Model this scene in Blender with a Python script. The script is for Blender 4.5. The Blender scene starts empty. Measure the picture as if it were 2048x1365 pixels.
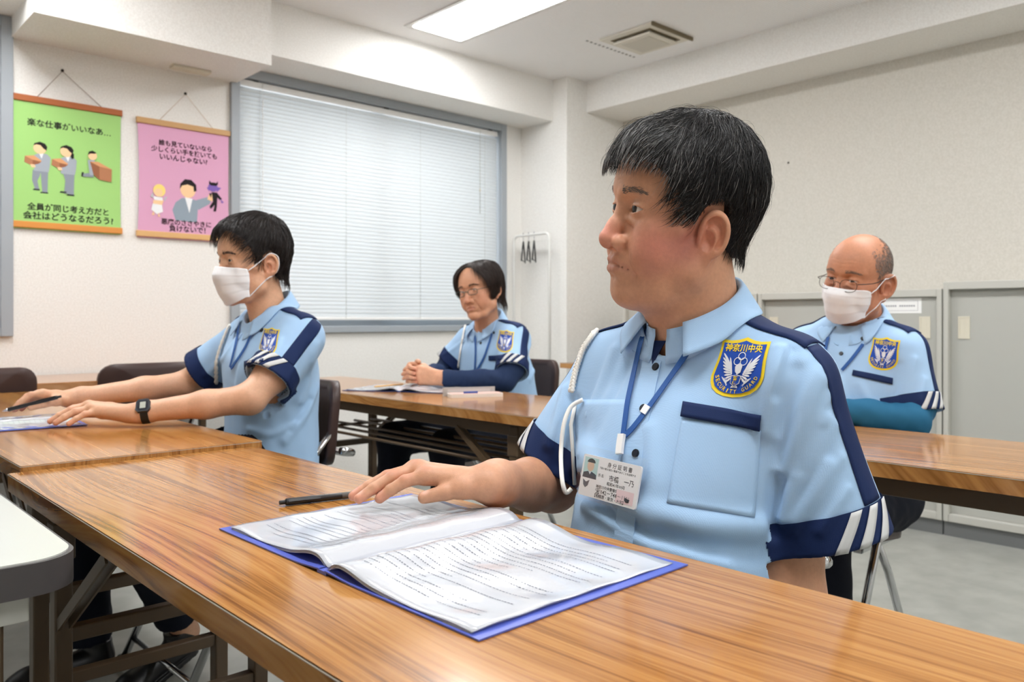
import bpy, bmesh, math, random
import numpy as np
from mathutils import Vector, Matrix
from mathutils.bvhtree import BVHTree

scene = bpy.context.scene
COL = scene.collection
rng = np.random.default_rng(7)

# ------------------------------------------------------------------ camera
CAM_H = 0.97
YAW = math.radians(42.68)            # camera heading, east of +Y (the long direction of the tables)
FPX = 1631.0
cam_d = bpy.data.cameras.new('camera')
cam = bpy.data.objects.new('camera', cam_d)
COL.objects.link(cam)
cam.location = (0, 0, CAM_H)
cam.rotation_euler = (math.pi / 2, 0, -YAW)
cam_d.sensor_width = 36
cam_d.lens = 36 * FPX / 2048
cam_d.shift_y = -42.5 / 2048
cam_d.clip_start = 0.02
cam_d.dof.use_dof = True
cam_d.dof.focus_distance = 1.12
cam_d.dof.aperture_fstop = 8.0
scene.camera = cam

# ------------------------------------------------------------------ world, light, exposure
scene.view_settings.view_transform = 'Standard'
scene.view_settings.look = 'None'
scene.view_settings.gamma = 1.0
scene.view_settings.use_curve_mapping = False
scene.view_settings.exposure = 0.0
world = bpy.data.worlds.new('world')
scene.world = world
world.use_nodes = True
wn = world.node_tree.nodes
wn['Background'].inputs[0].default_value = (0.91, 0.955, 1.0, 1)
wn['Background'].inputs[1].default_value = 3.0
scene.cycles.max_bounces = 8
scene.cycles.diffuse_bounces = 5
scene.cycles.transparent_max_bounces = 12
scene.cycles.caustics_reflective = False
scene.cycles.caustics_refractive = False
scene.cycles.sample_clamp_indirect = 8
LIGHT_PANEL = 24.0                   # emission of the ceiling light diffusers

# ------------------------------------------------------------------ helpers
def rays(u, v):
    """direction (per metre of depth) of the line of sight through a pixel of the 2048x1365 frame"""
    f = np.array([math.sin(YAW), math.cos(YAW), 0.0]); r = np.array([math.cos(YAW), -math.sin(YAW), 0.0])
    return f + r * ((u - 1024.0) / FPX) + np.array([0, 0, 1.0]) * ((640.0 - v) / FPX)
CAMP = np.array([0, 0, CAM_H])

def lin(c):
    c = np.asarray(c, float) / 255.0
    return tuple(np.where(c <= 0.04045, c / 12.92, ((c + 0.055) / 1.055) ** 2.4))

MATS = {}
def mat(name, col=(200, 200, 200), rough=0.5, metal=0.0, spec=0.5, coat=0.0, **kw):
    if name in MATS: return MATS[name]
    m = bpy.data.materials.new(name); m.use_nodes = True
    b = m.node_tree.nodes['Principled BSDF']
    b.inputs['Base Color'].default_value = (*lin(col), 1)
    b.inputs['Roughness'].default_value = rough
    b.inputs['Metallic'].default_value = metal
    b.inputs['Specular IOR Level'].default_value = spec
    b.inputs['Coat Weight'].default_value = coat
    MATS[name] = m
    return m
def nodes(m):
    return m.node_tree.nodes, m.node_tree.links, m.node_tree.nodes['Principled BSDF']
def add_bump(m, scale, strength, dist=0.002, kind='noise', detail=3, coord='Object', mapping=None):
    N, L, b = nodes(m)
    tc = N.new('ShaderNodeTexCoord'); src = tc.outputs[coord]
    if mapping:
        mp = N.new('ShaderNodeMapping'); mp.inputs['Scale'].default_value = mapping; L.new(src, mp.inputs[0]); src = mp.outputs[0]
    if kind == 'noise':
        t = N.new('ShaderNodeTexNoise'); t.inputs['Scale'].default_value = scale; t.inputs['Detail'].default_value = detail; out = t.outputs['Fac']
    elif kind == 'voronoi':
        t = N.new('ShaderNodeTexVoronoi'); t.inputs['Scale'].default_value = scale; out = t.outputs['Distance']
    else:
        t = N.new('ShaderNodeTexWave'); t.inputs['Scale'].default_value = scale; out = t.outputs['Fac']
    L.new(src, t.inputs['Vector'])
    bp = N.new('ShaderNodeBump'); bp.inputs['Strength'].default_value = strength; bp.inputs['Distance'].default_value = dist
    L.new(out, bp.inputs['Height']); L.new(bp.outputs[0], b.inputs['Normal'])
    return m
def add_mottle(m, c1, c2, scale, detail=4, coord='Object', mapping=None, lo=0.35, hi=0.65):
    N, L, b = nodes(m)
    tc = N.new('ShaderNodeTexCoord'); src = tc.outputs[coord]
    if mapping:
        mp = N.new('ShaderNodeMapping'); mp.inputs['Scale'].default_value = mapping; L.new(src, mp.inputs[0]); src = mp.outputs[0]
    t = N.new('ShaderNodeTexNoise'); t.inputs['Scale'].default_value = scale; t.inputs['Detail'].default_value = detail
    L.new(src, t.inputs['Vector'])
    r = N.new('ShaderNodeValToRGB'); r.color_ramp.elements[0].position = lo; r.color_ramp.elements[1].position = hi
    r.color_ramp.elements[0].color = (*lin(c1), 1); r.color_ramp.elements[1].color = (*lin(c2), 1)
    L.new(t.outputs['Fac'], r.inputs[0]); L.new(r.outputs[0], b.inputs['Base Color'])
    return m

class G:
    """collects verts and faces of one mesh"""
    def __init__(s): s.v = []; s.f = []; s.mi = []; s.n = 0
    def add(s, V, F, mi=0):
        V = np.asarray(V, float).reshape(-1, 3)
        s.v.append(V); s.f += [tuple(int(i) + s.n for i in f) for f in F]; s.mi += [mi] * len(F); s.n += len(V)
        return s
    def box(s, lo, hi, bev=0.0, mi=0):
        lo = np.array(lo, float); hi = np.array(hi, float)
        lo, hi = np.minimum(lo, hi), np.maximum(lo, hi)
        if bev <= 0:
            V = [(x, y, z) for x in (lo[0], hi[0]) for y in (lo[1], hi[1]) for z in (lo[2], hi[2])]
            return s.add(V, [(0, 1, 3, 2), (4, 6, 7, 5), (0, 4, 5, 1), (2, 3, 7, 6), (0, 2, 6, 4), (1, 5, 7, 3)], mi)
        b = min(bev, (hi - lo).min() * 0.49)
        bm = bmesh.new(); bmesh.ops.create_cube(bm, size=1)
        for v in bm.verts: v.co = Vector(((lo + hi) / 2 + np.array(v.co) * (hi - lo)).tolist())
        bmesh.ops.bevel(bm, geom=bm.edges[:], offset=b, segments=2, affect='EDGES', profile=0.5)
        return s.bm(bm, mi)
    def bm(s, bm, mi=0):
        bm.verts.ensure_lookup_table(); bm.verts.index_update()
        V = [tuple(v.co) for v in bm.verts]; F = [[v.index for v in f.verts] for f in bm.faces]
        bm.free(); return s.add(V, F, mi)
    def tube(s, pts, r, n=10, closed=False, caps=True, mi=0, flat=1.0, up=None):
        pts = np.asarray(pts, float); m = len(pts)
        r = np.broadcast_to(np.asarray(r, float), (m,))
        T = np.gradient(pts, axis=0)
        if closed:
            T = np.roll(pts, -1, 0) - np.roll(pts, 1, 0)
        T /= np.linalg.norm(T, axis=1, keepdims=True) + 1e-12
        ref = np.array(up if up is not None else ((0, 0, 1) if abs(T[0][2]) < 0.9 else (1, 0, 0)), float)
        nrm = ref - T[0] * ref.dot(T[0]); nrm /= np.linalg.norm(nrm)
        V = []
        for i in range(m):
            if up is not None: nrm = ref.copy()
            nrm = nrm - T[i] * nrm.dot(T[i]); nrm /= np.linalg.norm(nrm) + 1e-12
            b = np.cross(T[i], nrm)
            for k in range(n):
                a = 2 * math.pi * k / n
                V.append(pts[i] + r[i] * (math.cos(a) * nrm * flat + math.sin(a) * b))
        F = []
        for i in range(m if closed else m - 1):
            j = (i + 1) % m
            for k in range(n):
                l = (k + 1) % n
                F.append((i * n + k, i * n + l, j * n + l, j * n + k))
        if caps and not closed:
            F.append(tuple(range(n - 1, -1, -1))); F.append(tuple((m - 1) * n + k for k in range(n)))
        return s.add(V, F, mi)
    def bar(s, a, b, w, h, up=(0, 0, 1), mi=0):
        a = np.array(a, float); b = np.array(b, float); t = (b - a) / np.linalg.norm(b - a)
        u = np.array(up, float); u = u - t * u.dot(t); u /= np.linalg.norm(u); w_ = np.cross(t, u)
        V = [p + sx * w_ * w / 2 + sz * u * h / 2 for p in (a, b) for sx, sz in ((-1, -1), (1, -1), (1, 1), (-1, 1))]
        return s.add(V, [(3, 2, 1, 0), (4, 5, 6, 7), (0, 1, 5, 4), (1, 2, 6, 5), (2, 3, 7, 6), (3, 0, 4, 7)], mi)
    def prism(s, poly, z0, z1, mi=0, frame=None):
        """poly: 2D outline; frame: (origin, ex, ey, ez)"""
        poly = np.asarray(poly, float); n = len(poly)
        V = [(p[0], p[1], z) for z in (z0, z1) for p in poly]
        if frame is not None:
            o, ex, ey, ez = [np.asarray(q, float) for q in frame]
            V = [o + ex * a + ey * b + ez * c for a, b, c in V]
        F = [tuple(range(n - 1, -1, -1)), tuple(range(n, 2 * n))] + [(i, (i + 1) % n, n + (i + 1) % n, n + i) for i in range(n)]
        return s.add(V, F, mi)
    def ball(s, c, r, nu=16, nv=10, mi=0):
        c = np.array(c, float); r = np.broadcast_to(np.asarray(r, float), (3,)); V = []; F = []
        for i in range(nv + 1):
            th = math.pi * i / nv
            for k in range(nu):
                a = 2 * math.pi * k / nu
                V.append(c + r * np.array([math.sin(th) * math.cos(a), math.sin(th) * math.sin(a), math.cos(th)]))
        for i in range(nv):
            for k in range(nu):
                l = (k + 1) % nu
                F.append((i * nu + k, (i + 1) * nu + k, (i + 1) * nu + l, i * nu + l))
        return s.add(V, F, mi)
    def V(s): return np.concatenate(s.v) if s.v else np.zeros((0, 3))

def mesh_obj(name, V, F, mats, parent=None, base=(0, 0, 0), smooth=False, mi=None, auto=None, cols=None):
    me = bpy.data.meshes.new(name)
    V = np.asarray(V, float) - np.asarray(base, float)
    if isinstance(F, np.ndarray):
        nf, k = F.shape
        me.vertices.add(len(V)); me.vertices.foreach_set('co', V.astype(np.float32).ravel())
        me.loops.add(nf * k); me.loops.foreach_set('vertex_index', F.astype(np.int32).ravel())
        me.polygons.add(nf); me.polygons.foreach_set('loop_start', np.arange(0, nf * k, k, dtype=np.int32))
        me.update(calc_edges=True); me.validate()
    else:
        me.from_pydata(V.tolist(), [], F); me.update()
    if not isinstance(mats, (list, tuple)): mats = [mats]
    for m in mats: me.materials.append(m)
    if mi is not None and len(mats) > 1: me.polygons.foreach_set('material_index', np.asarray(mi, np.int32))
    if smooth: me.polygons.foreach_set('use_smooth', np.ones(len(me.polygons), bool))
    if cols is not None:
        at = me.color_attributes.new('Col', 'FLOAT_COLOR', 'POINT')
        at.data.foreach_set('color', np.concatenate([cols, np.ones((len(cols), 1))], 1).astype(np.float32).ravel())
    if auto is not None: me.set_sharp_from_angle(angle=math.radians(auto))
    o = bpy.data.objects.new(name, me); COL.objects.link(o)
    if parent is not None: o.parent = parent
    return o
def tag(o, label=None, cat=None, group=None, kind=None):
    if label: o['label'] = label
    if cat: o['category'] = cat
    if group: o['group'] = group
    if kind: o['kind'] = kind
    return o
class Thing:
    def __init__(s, name, label, cat, base=(0, 0, 0), group=None, rz=0.0):
        s.base = np.array(base, float); s.o = bpy.data.objects.new(name, None); COL.objects.link(s.o)
        s.o.empty_display_size = 0.05; s.o.location = base; s.o.rotation_euler = (0, 0, rz); tag(s.o, label, cat, group)
    def part(s, name, g, mats, parent=None, smooth=False, local=False, auto=None, label=None):
        o = mesh_obj(name, g.V(), g.f, mats, parent or s.o, (0, 0, 0) if local else s.base, smooth or auto is not None, g.mi, auto)
        if label: o['label'] = label
        return o
def solo(name, g, mats, label, cat, base, group=None, smooth=False, auto=None, kind=None):
    o = mesh_obj(name, g.V(), g.f, mats, None, base, smooth or auto is not None, g.mi, auto); o.location = base
    return tag(o, label, cat, group, kind)
def struct(name, g, mats, parent=None, smooth=False, auto=None):
    o = mesh_obj(name, g.V(), g.f, mats, parent, (0, 0, 0), smooth or auto is not None, g.mi, auto)
    if parent is None: o['kind'] = 'structure'
    return o
def copy_tree(o, parent=None):
    c = o.copy(); COL.objects.link(c); c.parent = parent
    for ch in [k for k in bpy.data.objects if k.parent == o]: copy_tree(ch, c)
    return c
def text_mesh(txt, size=1.0, align='CENTER', bold=0.0, spacing=1.0, res=3):
    """2D triangulated lettering: verts (n,2) and faces"""
    cu = bpy.data.curves.new('lettering', 'FONT'); cu.body = txt; cu.size = size; cu.align_x = align; cu.resolution_u = res
    cu.offset = bold * size; cu.space_character = spacing
    o = bpy.data.objects.new('lettering', cu); COL.objects.link(o)
    dg = bpy.context.evaluated_depsgraph_get(); dg.update()
    me = bpy.data.meshes.new_from_object(o.evaluated_get(dg))
    V = np.array([v.co[:] for v in me.vertices]).reshape(-1, 3)[:, :2]; F = [tuple(p.vertices) for p in me.polygons]
    bpy.data.objects.remove(o); bpy.data.curves.remove(cu); bpy.data.meshes.remove(me)
    return V, F
# ------------------------------------------------------------------ surface materials
XR, YB, ZC = 4.33, 4.0, 2.52
XL, YF = -2.6, -3.0
m_wall = add_bump(add_mottle(mat('wallpaper', (226, 222, 211), 0.75, spec=0.25), (228, 226, 221), (238, 237, 233), 140, 5), 300, 0.3, 0.002)
m_wallr = add_bump(add_mottle(mat('wallpaper_right', (205, 198, 182), 0.8, spec=0.2), (206, 202, 192), (216, 212, 203), 120, 5), 300, 0.3, 0.002)
m_ceil = mat('ceiling_board', (236, 235, 234), 0.9, spec=0.1)
def ceil_pattern():
    N, L, b = nodes(m_ceil)
    tc = N.new('ShaderNodeTexCoord')
    w = N.new('ShaderNodeTexWave'); w.bands_direction = 'Y'; w.inputs['Scale'].default_value = 24; w.inputs['Distortion'].default_value = 0.8
    w.inputs['Detail'].default_value = 2; w.inputs['Detail Scale'].default_value = 4
    n = N.new('ShaderNodeTexNoise'); n.inputs['Scale'].default_value = 160
    mx = N.new('ShaderNodeMix'); mx.data_type = 'FLOAT'; mx.inputs[0].default_value = 0.35
    L.new(tc.outputs['Object'], w.inputs['Vector']); L.new(tc.outputs['Object'], n.inputs['Vector'])
    L.new(w.outputs['Fac'], mx.inputs[2]); L.new(n.outputs['Fac'], mx.inputs[3])
    r = N.new('ShaderNodeValToRGB'); r.color_ramp.elements[0].color = (*lin((228, 227, 226)), 1); r.color_ramp.elements[1].color = (*lin((248, 248, 248)), 1)
    r.color_ramp.elements[0].position = 0.15; r.color_ramp.elements[1].position = 0.6
    L.new(mx.outputs[0], r.inputs[0]); L.new(r.outputs[0], b.inputs['Base Color'])
    bp = N.new('ShaderNodeBump'); bp.inputs['Strength'].default_value = 0.5; bp.inputs['Distance'].default_value = 0.002
    L.new(mx.outputs[0], bp.inputs['Height']); L.new(bp.outputs[0], b.inputs['Normal'])
ceil_pattern()
m_floor = add_mottle(mat('vinyl_floor', (150, 150, 142), 0.28, spec=0.5), (148, 149, 142), (166, 167, 160), 9, 8)
m_frame = mat('aluminium_frame', (160, 167, 173), 0.4, spec=0.4)
m_white = mat('white_plastic', (238, 238, 236), 0.45)
m_offw = mat('ivory_plastic', (214, 208, 190), 0.5)
m_black = mat('black_plastic', (24, 24, 26), 0.4)
m_dark = mat('dark_recess', (40, 38, 34), 0.7)

# ------------------------------------------------------------------ room shell
g = G(); g.box((XL, YF, -0.1), (XR, YB, 0)); struct('floor', g, m_floor)
g = G(); g.box((XL, YF, ZC), (XR, YB, ZC + 0.1)); struct('ceiling', g, m_ceil)
W1 = (1.752, 3.617); W2 = (-1.1, 0.785); WZ = (0.905, 2.25)
g = G()
for a, b in ((XL, W2[0]), (W2[1], W1[0]), (W1[1], XR + 0.12)):
    g.box((a, YB, 0), (b, YB + 0.14, ZC))
for a, b in (W1, W2):
    g.box((a, YB, 0), (b, YB + 0.14, WZ[0])); g.box((a, YB, WZ[1]), (b, YB + 0.14, ZC))
struct('wall_back', g, m_wall)
g = G(); g.box((XR, YF, 0), (XR + 0.12, YB, ZC)); struct('wall_right', g, m_wallr)
g = G(); g.box((XL - 0.12, YF, 0), (XL, YB + 0.14, ZC)); struct('wall_left', g, m_wall)
g = G(); g.box((XL, YF - 0.12, 0), (XR, YF, ZC)); struct('wall_front', g, m_wall)
g = G(); g.box((3.77, 3.575, 0), (XR, YB, ZC)); struct('wall_pillar', g, m_wallr if False else m_wall)
g = G(); g.box((0.784, 3.595, 2.17), (1.773, YB, ZC)); struct('trim_1', g, m_wall)
g = G(); g.box((1.773, 3.70, 2.257), (3.77, YB, ZC)); struct('trim_2', g, m_wall)
g = G(); g.box((3.955, YF, 2.32), (XR, 3.575, ZC)); struct('trim_3', g, m_wall)
g = G(); g.box((XL, 3.70, 2.257), (0.784, YB, ZC)); struct('trim_4', g, m_wall)
m_bb = mat('vinyl_skirting', (96, 92, 88), 0.5)
g = G(); g.box((XL, YB - 0.008, 0), (3.77, YB, 0.075), 0.002); struct('baseboard_back', g, m_bb)
g = G(); g.box((XR - 0.008, YF, 0), (XR, 3.575, 0.075), 0.002); struct('baseboard_right', g, m_bb)

# windows: frame, sash bars and panes
m_glass = mat('window_glass', (235, 245, 250), 0.02)
def glassify(m, fac=0.08):
    N, L, b = nodes(m)
    tr = N.new('ShaderNodeBsdfTransparent'); gl = N.new('ShaderNodeBsdfGlossy'); gl.inputs['Roughness'].default_value = 0.03
    mx = N.new('ShaderNodeMixShader'); lw = N.new('ShaderNodeLayerWeight'); pw = N.new('ShaderNodeMath'); pw.operation = 'POWER'; pw.inputs[1].default_value = 4.0; L.new(lw.outputs['Facing'], pw.inputs[0])
    fr = N.new('ShaderNodeMath'); fr.operation = 'MULTIPLY_ADD'; fr.inputs[1].default_value = 0.6; fr.inputs[2].default_value = 0.035; L.new(pw.outputs[0], fr.inputs[0])
    out = N['Material Output']
    L.new(fr.outputs[0], mx.inputs[0]); L.new(tr.outputs[0], mx.inputs[1]); L.new(gl.outputs[0], mx.inputs[2]); L.new(mx.outputs[0], out.inputs['Surface'])
glassify(m_glass)
for i, (a, b) in enumerate((W1, W2)):
    g = G(); fw = 0.04; y0, y1 = YB - 0.022, YB + 0.10
    g.box((a - 0.006, y0, WZ[0] - 0.006), (a + fw, y1, WZ[1] + 0.006), 0.003); g.box((b - fw, y0, WZ[0] - 0.006), (b + 0.006, y1, WZ[1] + 0.006), 0.003)
    g.box((a + fw, y0, WZ[1] - fw), (b - fw, y1, WZ[1] + 0.006), 0.003); g.box((a + fw, y0, WZ[0] - 0.006), (b - fw, y1, WZ[0] + 0.03), 0.003)
    w = struct('window_%d' % (i + 1), g, m_frame)
    mid = (a + b) / 2
    for k, (p, q) in enumerate(((a + fw, mid + 0.02), (mid - 0.02, b - fw))):
        yy = YB + 0.06 + 0.03 * k; sw = 0.035; g = G()
        for lo, hi in (((p, yy, WZ[0] + 0.03), (p + sw, yy + 0.025, WZ[1] - fw)), ((q - sw, yy, WZ[0] + 0.03), (q, yy + 0.025, WZ[1] - fw)),
                       ((p + sw, yy, WZ[0] + 0.03), (q - sw, yy + 0.025, WZ[0] + 0.065)), ((p + sw, yy, WZ[1] - fw - sw), (q - sw, yy + 0.025, WZ[1] - fw))):
            g.box(lo, hi)
        sash = struct('sash', g, m_frame, w)
        g = G(); g.box((p + sw, yy + 0.010, WZ[0] + 0.065), (q - sw, yy + 0.014, WZ[1] - fw - sw)); struct('pane', g, m_glass, sash)

# venetian blinds
m_slat = mat('blind_slat', (208, 212, 213), 0.5, spec=0.3)
def slat_mat():
    N, L, b = nodes(m_slat)
    t = N.new('ShaderNodeBsdfTranslucent'); t.inputs[0].default_value = (*lin((222, 233, 240)), 1)
    mx = N.new('ShaderNodeMixShader'); mx.inputs[0].default_value = 0.085
    L.new(b.outputs[0], mx.inputs[1]); L.new(t.outputs[0], mx.inputs[2]); L.new(mx.outputs[0], N['Material Output'].inputs['Surface'])
slat_mat()
m_cord = mat('blind_cord', (190, 190, 180), 0.7)
def blind(a, b, label, chain_x):
    yb = YB + 0.022
    t = Thing('venetian_blind', label, 'blind', ((a + b) / 2, yb, WZ[0] + 0.03), 'closed slat blinds in the two windows')
    L = b - a - 0.10; zt = WZ[1] - 0.045
    g = G(); g.box(((a + b) / 2 - L / 2, yb - 0.018, zt - 0.03), ((a + b) / 2 + L / 2, yb + 0.018, zt), 0.003); t.part('head_rail', g, m_white)
    for k in range(3):
        g = G(); xx = a + 0.12 + k * (L - 0.15) / 2; g.box((xx, yb - 0.02, zt - 0.002), (xx + 0.03, yb + 0.02, zt + 0.012), 0.002); t.part('bracket', g, m_black)
    tilt = math.radians(67); w = 0.0275; pitch = 0.0215
    prof = []
    for k in range(6):
        s = (k / 5 - 0.5); c = 0.0048 * (1 - 4 * s * s)
        # convex side into the room, upper edge leaning to the glass
        prof.append((-(c * math.sin(tilt)) + s * w * math.cos(tilt), s * w * math.sin(tilt) + c * math.cos(tilt)))
    n = int((zt - 0.05 - (WZ[0] + 0.05)) / pitch)
    V = [(x, p[0], p[1]) for x in (-L / 2, L / 2) for p in prof]; F = [(k, k + 1, 7 + k, 6 + k) for k in range(5)]
    o = None
    for i in range(n):
        z = zt - 0.048 - i * pitch
        if o is None:
            o = mesh_obj('slat', V, F, m_slat, t.o, (0, 0, 0), True); c = o
        else:
            c = o.copy(); COL.objects.link(c); c.parent = t.o
        c.location = (0, 0, z - (WZ[0] + 0.03)); c.rotation_euler = (math.radians(rng.normal(0, 1.2)), 0, 0)
    zb = zt - 0.048 - n * pitch
    g = G(); g.box(((a + b) / 2 - L / 2, yb - 0.012, zb - 0.006), ((a + b) / 2 + L / 2, yb + 0.012, zb + 0.010), 0.003); t.part('bottom_rail', g, m_white)
    for xx in (a + 0.16, a + 0.16 + (L - 0.22) / 3, a + 0.16 + 2 * (L - 0.22) / 3, b - 0.16):
        g = G(); g.tube([(xx, yb - 0.0135, zb), (xx, yb - 0.0135, zt)], 0.0009, 5); t.part('ladder_cord', g, m_cord, smooth=True)
    g = G()
    for k in range(70):
        g.ball((chain_x + 0.002 * math.sin(k * 1.3), yb - 0.024, zt - 0.10 - k * 0.0125), 0.0045, 6, 4)
    g.tube([(chain_x, yb - 0.024, zt), (chain_x, yb - 0.024, zt - 0.97)], 0.001, 5)
    t.part('bead_chain', g, m_white, smooth=True)
    g = G(); xx = b - 0.21; g.tube([(xx, yb - 0.024, zt - 0.02), (xx, yb - 0.024, zt - 0.55)], 0.0018, 6)
    t.part('pull_cord', g, m_cord, smooth=True)
    g = G(); g.ball((xx, yb - 0.024, zt - 0.40), (0.005, 0.005, 0.012), 8, 6); t.part('cord_tassel', g, m_offw, smooth=True)
    return t
blind(W1[0] + 0.0, W1[1], 'pale grey closed slat blind in the window beside the pink poster', W1[0] + 0.17)
blind(W2[0], W2[1], 'closed slat blind in the window beside the green poster', W2[0] + 0.17)

# ------------------------------------------------------------------ ceiling fittings
m_panel = mat('light_diffuser', (255, 255, 255), 0.5)
N_, L_, b_ = nodes(m_panel); b_.inputs['Emission Color'].default_value = (0.985, 0.988, 1.0, 1); b_.inputs['Emission Strength'].default_value = LIGHT_PANEL
m_trim = mat('light_trim', (205, 203, 198), 0.5)
def light(x, y, label):
    t = Thing('ceiling_light', label, 'light', (x, y, ZC), 'recessed ceiling lights')
    w, l = 0.165, 0.62
    g = G()
    for lo, hi in (((x - w - 0.03, y - l - 0.03), (x - w, y + l + 0.03)), ((x + w, y - l - 0.03), (x + w + 0.03, y + l + 0.03)),
                   ((x - w, y - l - 0.03), (x + w, y - l)), ((x - w, y + l), (x + w, y + l + 0.03))):
        g.box((*lo, ZC - 0.006), (*hi, ZC + 0.0), 0.002)
    t.part('light_frame', g, m_trim)
    g = G(); g.box((x - w + 0.006, y - l + 0.006, ZC - 0.012), (x + w - 0.006, y + l - 0.006, ZC - 0.001), 0.004); t.part('diffuser', g, m_panel)
    return t
light(2.685, 2.89, 'bright recessed ceiling light panel near the blind window')
for x in (2.685, 0.55):
    for y in (2.89, 0.7, -1.5):
        if (x, y) != (2.685, 2.89): light(x, y, 'recessed ceiling light panel above the seated men, out of the first row by the window')

m_grille = mat('vent_cream', (218, 213, 200), 0.5)
m_gdark = mat('vent_shadow_gap', (120, 108, 84), 0.7)
t = Thing('air_conditioner', 'square cream ceiling air outlet beside the light panel', 'air conditioner', (3.58, 2.80, ZC))
g = G(); g.box((3.40, 2.62, ZC - 0.012), (3.76, 2.98, ZC), 0.004); t.part('panel', g, m_grille)
g = G()
for lo, hi in (((3.445, 2.665), (3.465, 2.935)), ((3.695, 2.665), (3.715, 2.935)), ((3.465, 2.665), (3.695, 2.685)), ((3.465, 2.915), (3.695, 2.935))):
    g.box((*lo, ZC - 0.0135), (*hi, ZC - 0.011))
t.part('air_slot', g, m_gdark)
g = G(); g.box((3.455, 2.675, ZC - 0.034), (3.705, 2.925, ZC - 0.022), 0.004); g.box((3.50, 2.72, ZC - 0.023), (3.66, 2.88, ZC - 0.011)); t.part('flap', g, m_grille)
g = G(); g.box((3.485, 2.705, ZC - 0.037), (3.675, 2.895, ZC - 0.0335), 0.002); t.part('intake_plate', g, mat('vent_plate', (200, 195, 182), 0.5))
g = G(); g.box((3.40, 2.612, ZC - 0.02), (3.76, 2.622, ZC - 0.0)); t.part('edge_strip', g, m_gdark)
t = Thing('ceiling_slots', 'row of small dark slots in the ceiling beside the air outlet', 'vent', (3.58, 3.045, ZC))
for k in range(13):
    x = 3.37 + k * 0.034; g = G(); g.box((x, 3.04, ZC - 0.0015), (x + 0.014, 3.052, ZC + 0.0)); t.part('slot', g, mat('slot_grey', (110, 108, 104), 0.8))
g = G(); g.box((1.42, 3.87, 2.155), (1.60, 3.93, 2.17), 0.004)
solo('wiring_cover', g, m_offw, 'small ivory cover plate under the ceiling beam above the pink poster', 'cover plate', (1.51, 3.9, 2.155))
for (x, y, z) in ((XR, 2.36, 1.87), (XR, 0.72, 1.98)):
    g = G(); g.ball((XR - 0.002, y, z), (0.004, 0.006, 0.006), 8, 6)
    solo('push_pin', g, m_dark, 'tiny dark pin stuck in the beige wall above the cabinets', 'pin', (XR, y, z), 'pins in the beige wall', True)

# ------------------------------------------------------------------ grey sliding-door cabinets
m_cab = mat('cabinet_steel', (190, 189, 181), 0.42, spec=0.4)
m_cabd = mat('cabinet_door', (178, 178, 171), 0.42, spec=0.4)
m_plinth = mat('cabinet_plinth', (108, 110, 110), 0.5)
def cabinet(y0, y1, h, label, paper=False):
    x0, x1 = 3.91, XR - 0.01
    t = Thing('storage_cabinet', label, 'cabinet', ((x0 + x1) / 2, (y0 + y1) / 2, 0), 'grey sliding door cabinets along the wall')
    g = G(); g.box((x0 + 0.012, y0, 0), (x1, y1, 0.065)); t.part('plinth', g, m_plinth)
    g = G(); e = 0.022
    g.box((x0, y0, 0.065), (x1, y0 + e, h), 0.003); g.box((x0, y1 - e, 0.065), (x1, y1, h), 0.003)
    g.box((x0, y0 + e, h - 0.035), (x1, y1 - e, h), 0.003); g.box((x0, y0 + e, 0.065), (x1, y1 - e, 0.10), 0.003)
    g.box((x1 - 0.01, y0 + e, 0.10), (x1, y1 - e, h - 0.035))
    t.part('carcass', g, m_cab)
    ym = (y0 + y1) / 2
    for k, (p, q) in enumerate(((y0 + e, ym + 0.02), (ym - 0.02, y1 - e))):
        xx = x0 + 0.016 + 0.016 * k
        g = G(); g.box((xx, p, 0.10), (xx + 0.013, q, h - 0.035), 0.002); d = t.part('door', g, m_cabd)
        hy = p + 0.055 if k == 0 else q - 0.055
        g = G()
        for lo, hi in (((hy - 0.024, 0.885), (hy - 0.017, 0.985)), ((hy + 0.017, 0.885), (hy + 0.024, 0.985)), ((hy - 0.017, 0.978), (hy + 0.017, 0.985)), ((hy - 0.017, 0.885), (hy + 0.017, 0.892))):
            g.box((xx - 0.004, *lo), (xx + 0.0005, *hi))
        g.box((xx - 0.0015, hy - 0.017, 0.892), (xx + 0.0, hy + 0.017, 0.978)); g.box((xx - 0.003, hy - 0.004, 0.892), (xx, hy + 0.004, 0.978))
        t.part('handle', g, m_offw, d)
        if paper and k == 0:
            g = G(); g.box((xx - 0.0012, p + 0.07, 1.00), (xx - 0.0002, p + 0.27, 1.07)); o = t.part('paper_label', g, m_white, d, label='white paper label')
            g = G(); yy0, yy1, z0, z1 = p + 0.085, p + 0.255, 1.012, 1.058
            for lo, hi in (((yy0, z0), (yy1, z0 + 0.0015)), ((yy0, z1 - 0.0015), (yy1, z1)), ((yy0, z0), (yy0 + 0.0015, z1)), ((yy1 - 0.0015, z0), (yy1, z1))):
                g.box((xx - 0.0016, *lo), (xx - 0.0011, *hi))
            for c in range(14):
                if c != 7: g.box((xx - 0.0016, yy0 + 0.014 + c * 0.0104, 1.031), (xx - 0.0011, yy0 + 0.014 + c * 0.0104 + 0.0075, 1.0385))
            t.part('printed_frame', g, mat('pale_print', (150, 150, 155), 0.7), d)
    return t
cabinet(2.315, 3.235, 1.11, 'grey steel sliding-door cabinet standing against the pillar')
cabinet(1.388, 2.308, 1.11, 'grey steel sliding-door cabinet with a white paper label', True)
cabinet(0.462, 1.382, 1.14, 'slightly taller grey steel cabinet beside the one with the paper label')
cabinet(-0.464, 0.456, 1.14, 'grey steel cabinet farthest along the row from the pillar')

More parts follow.
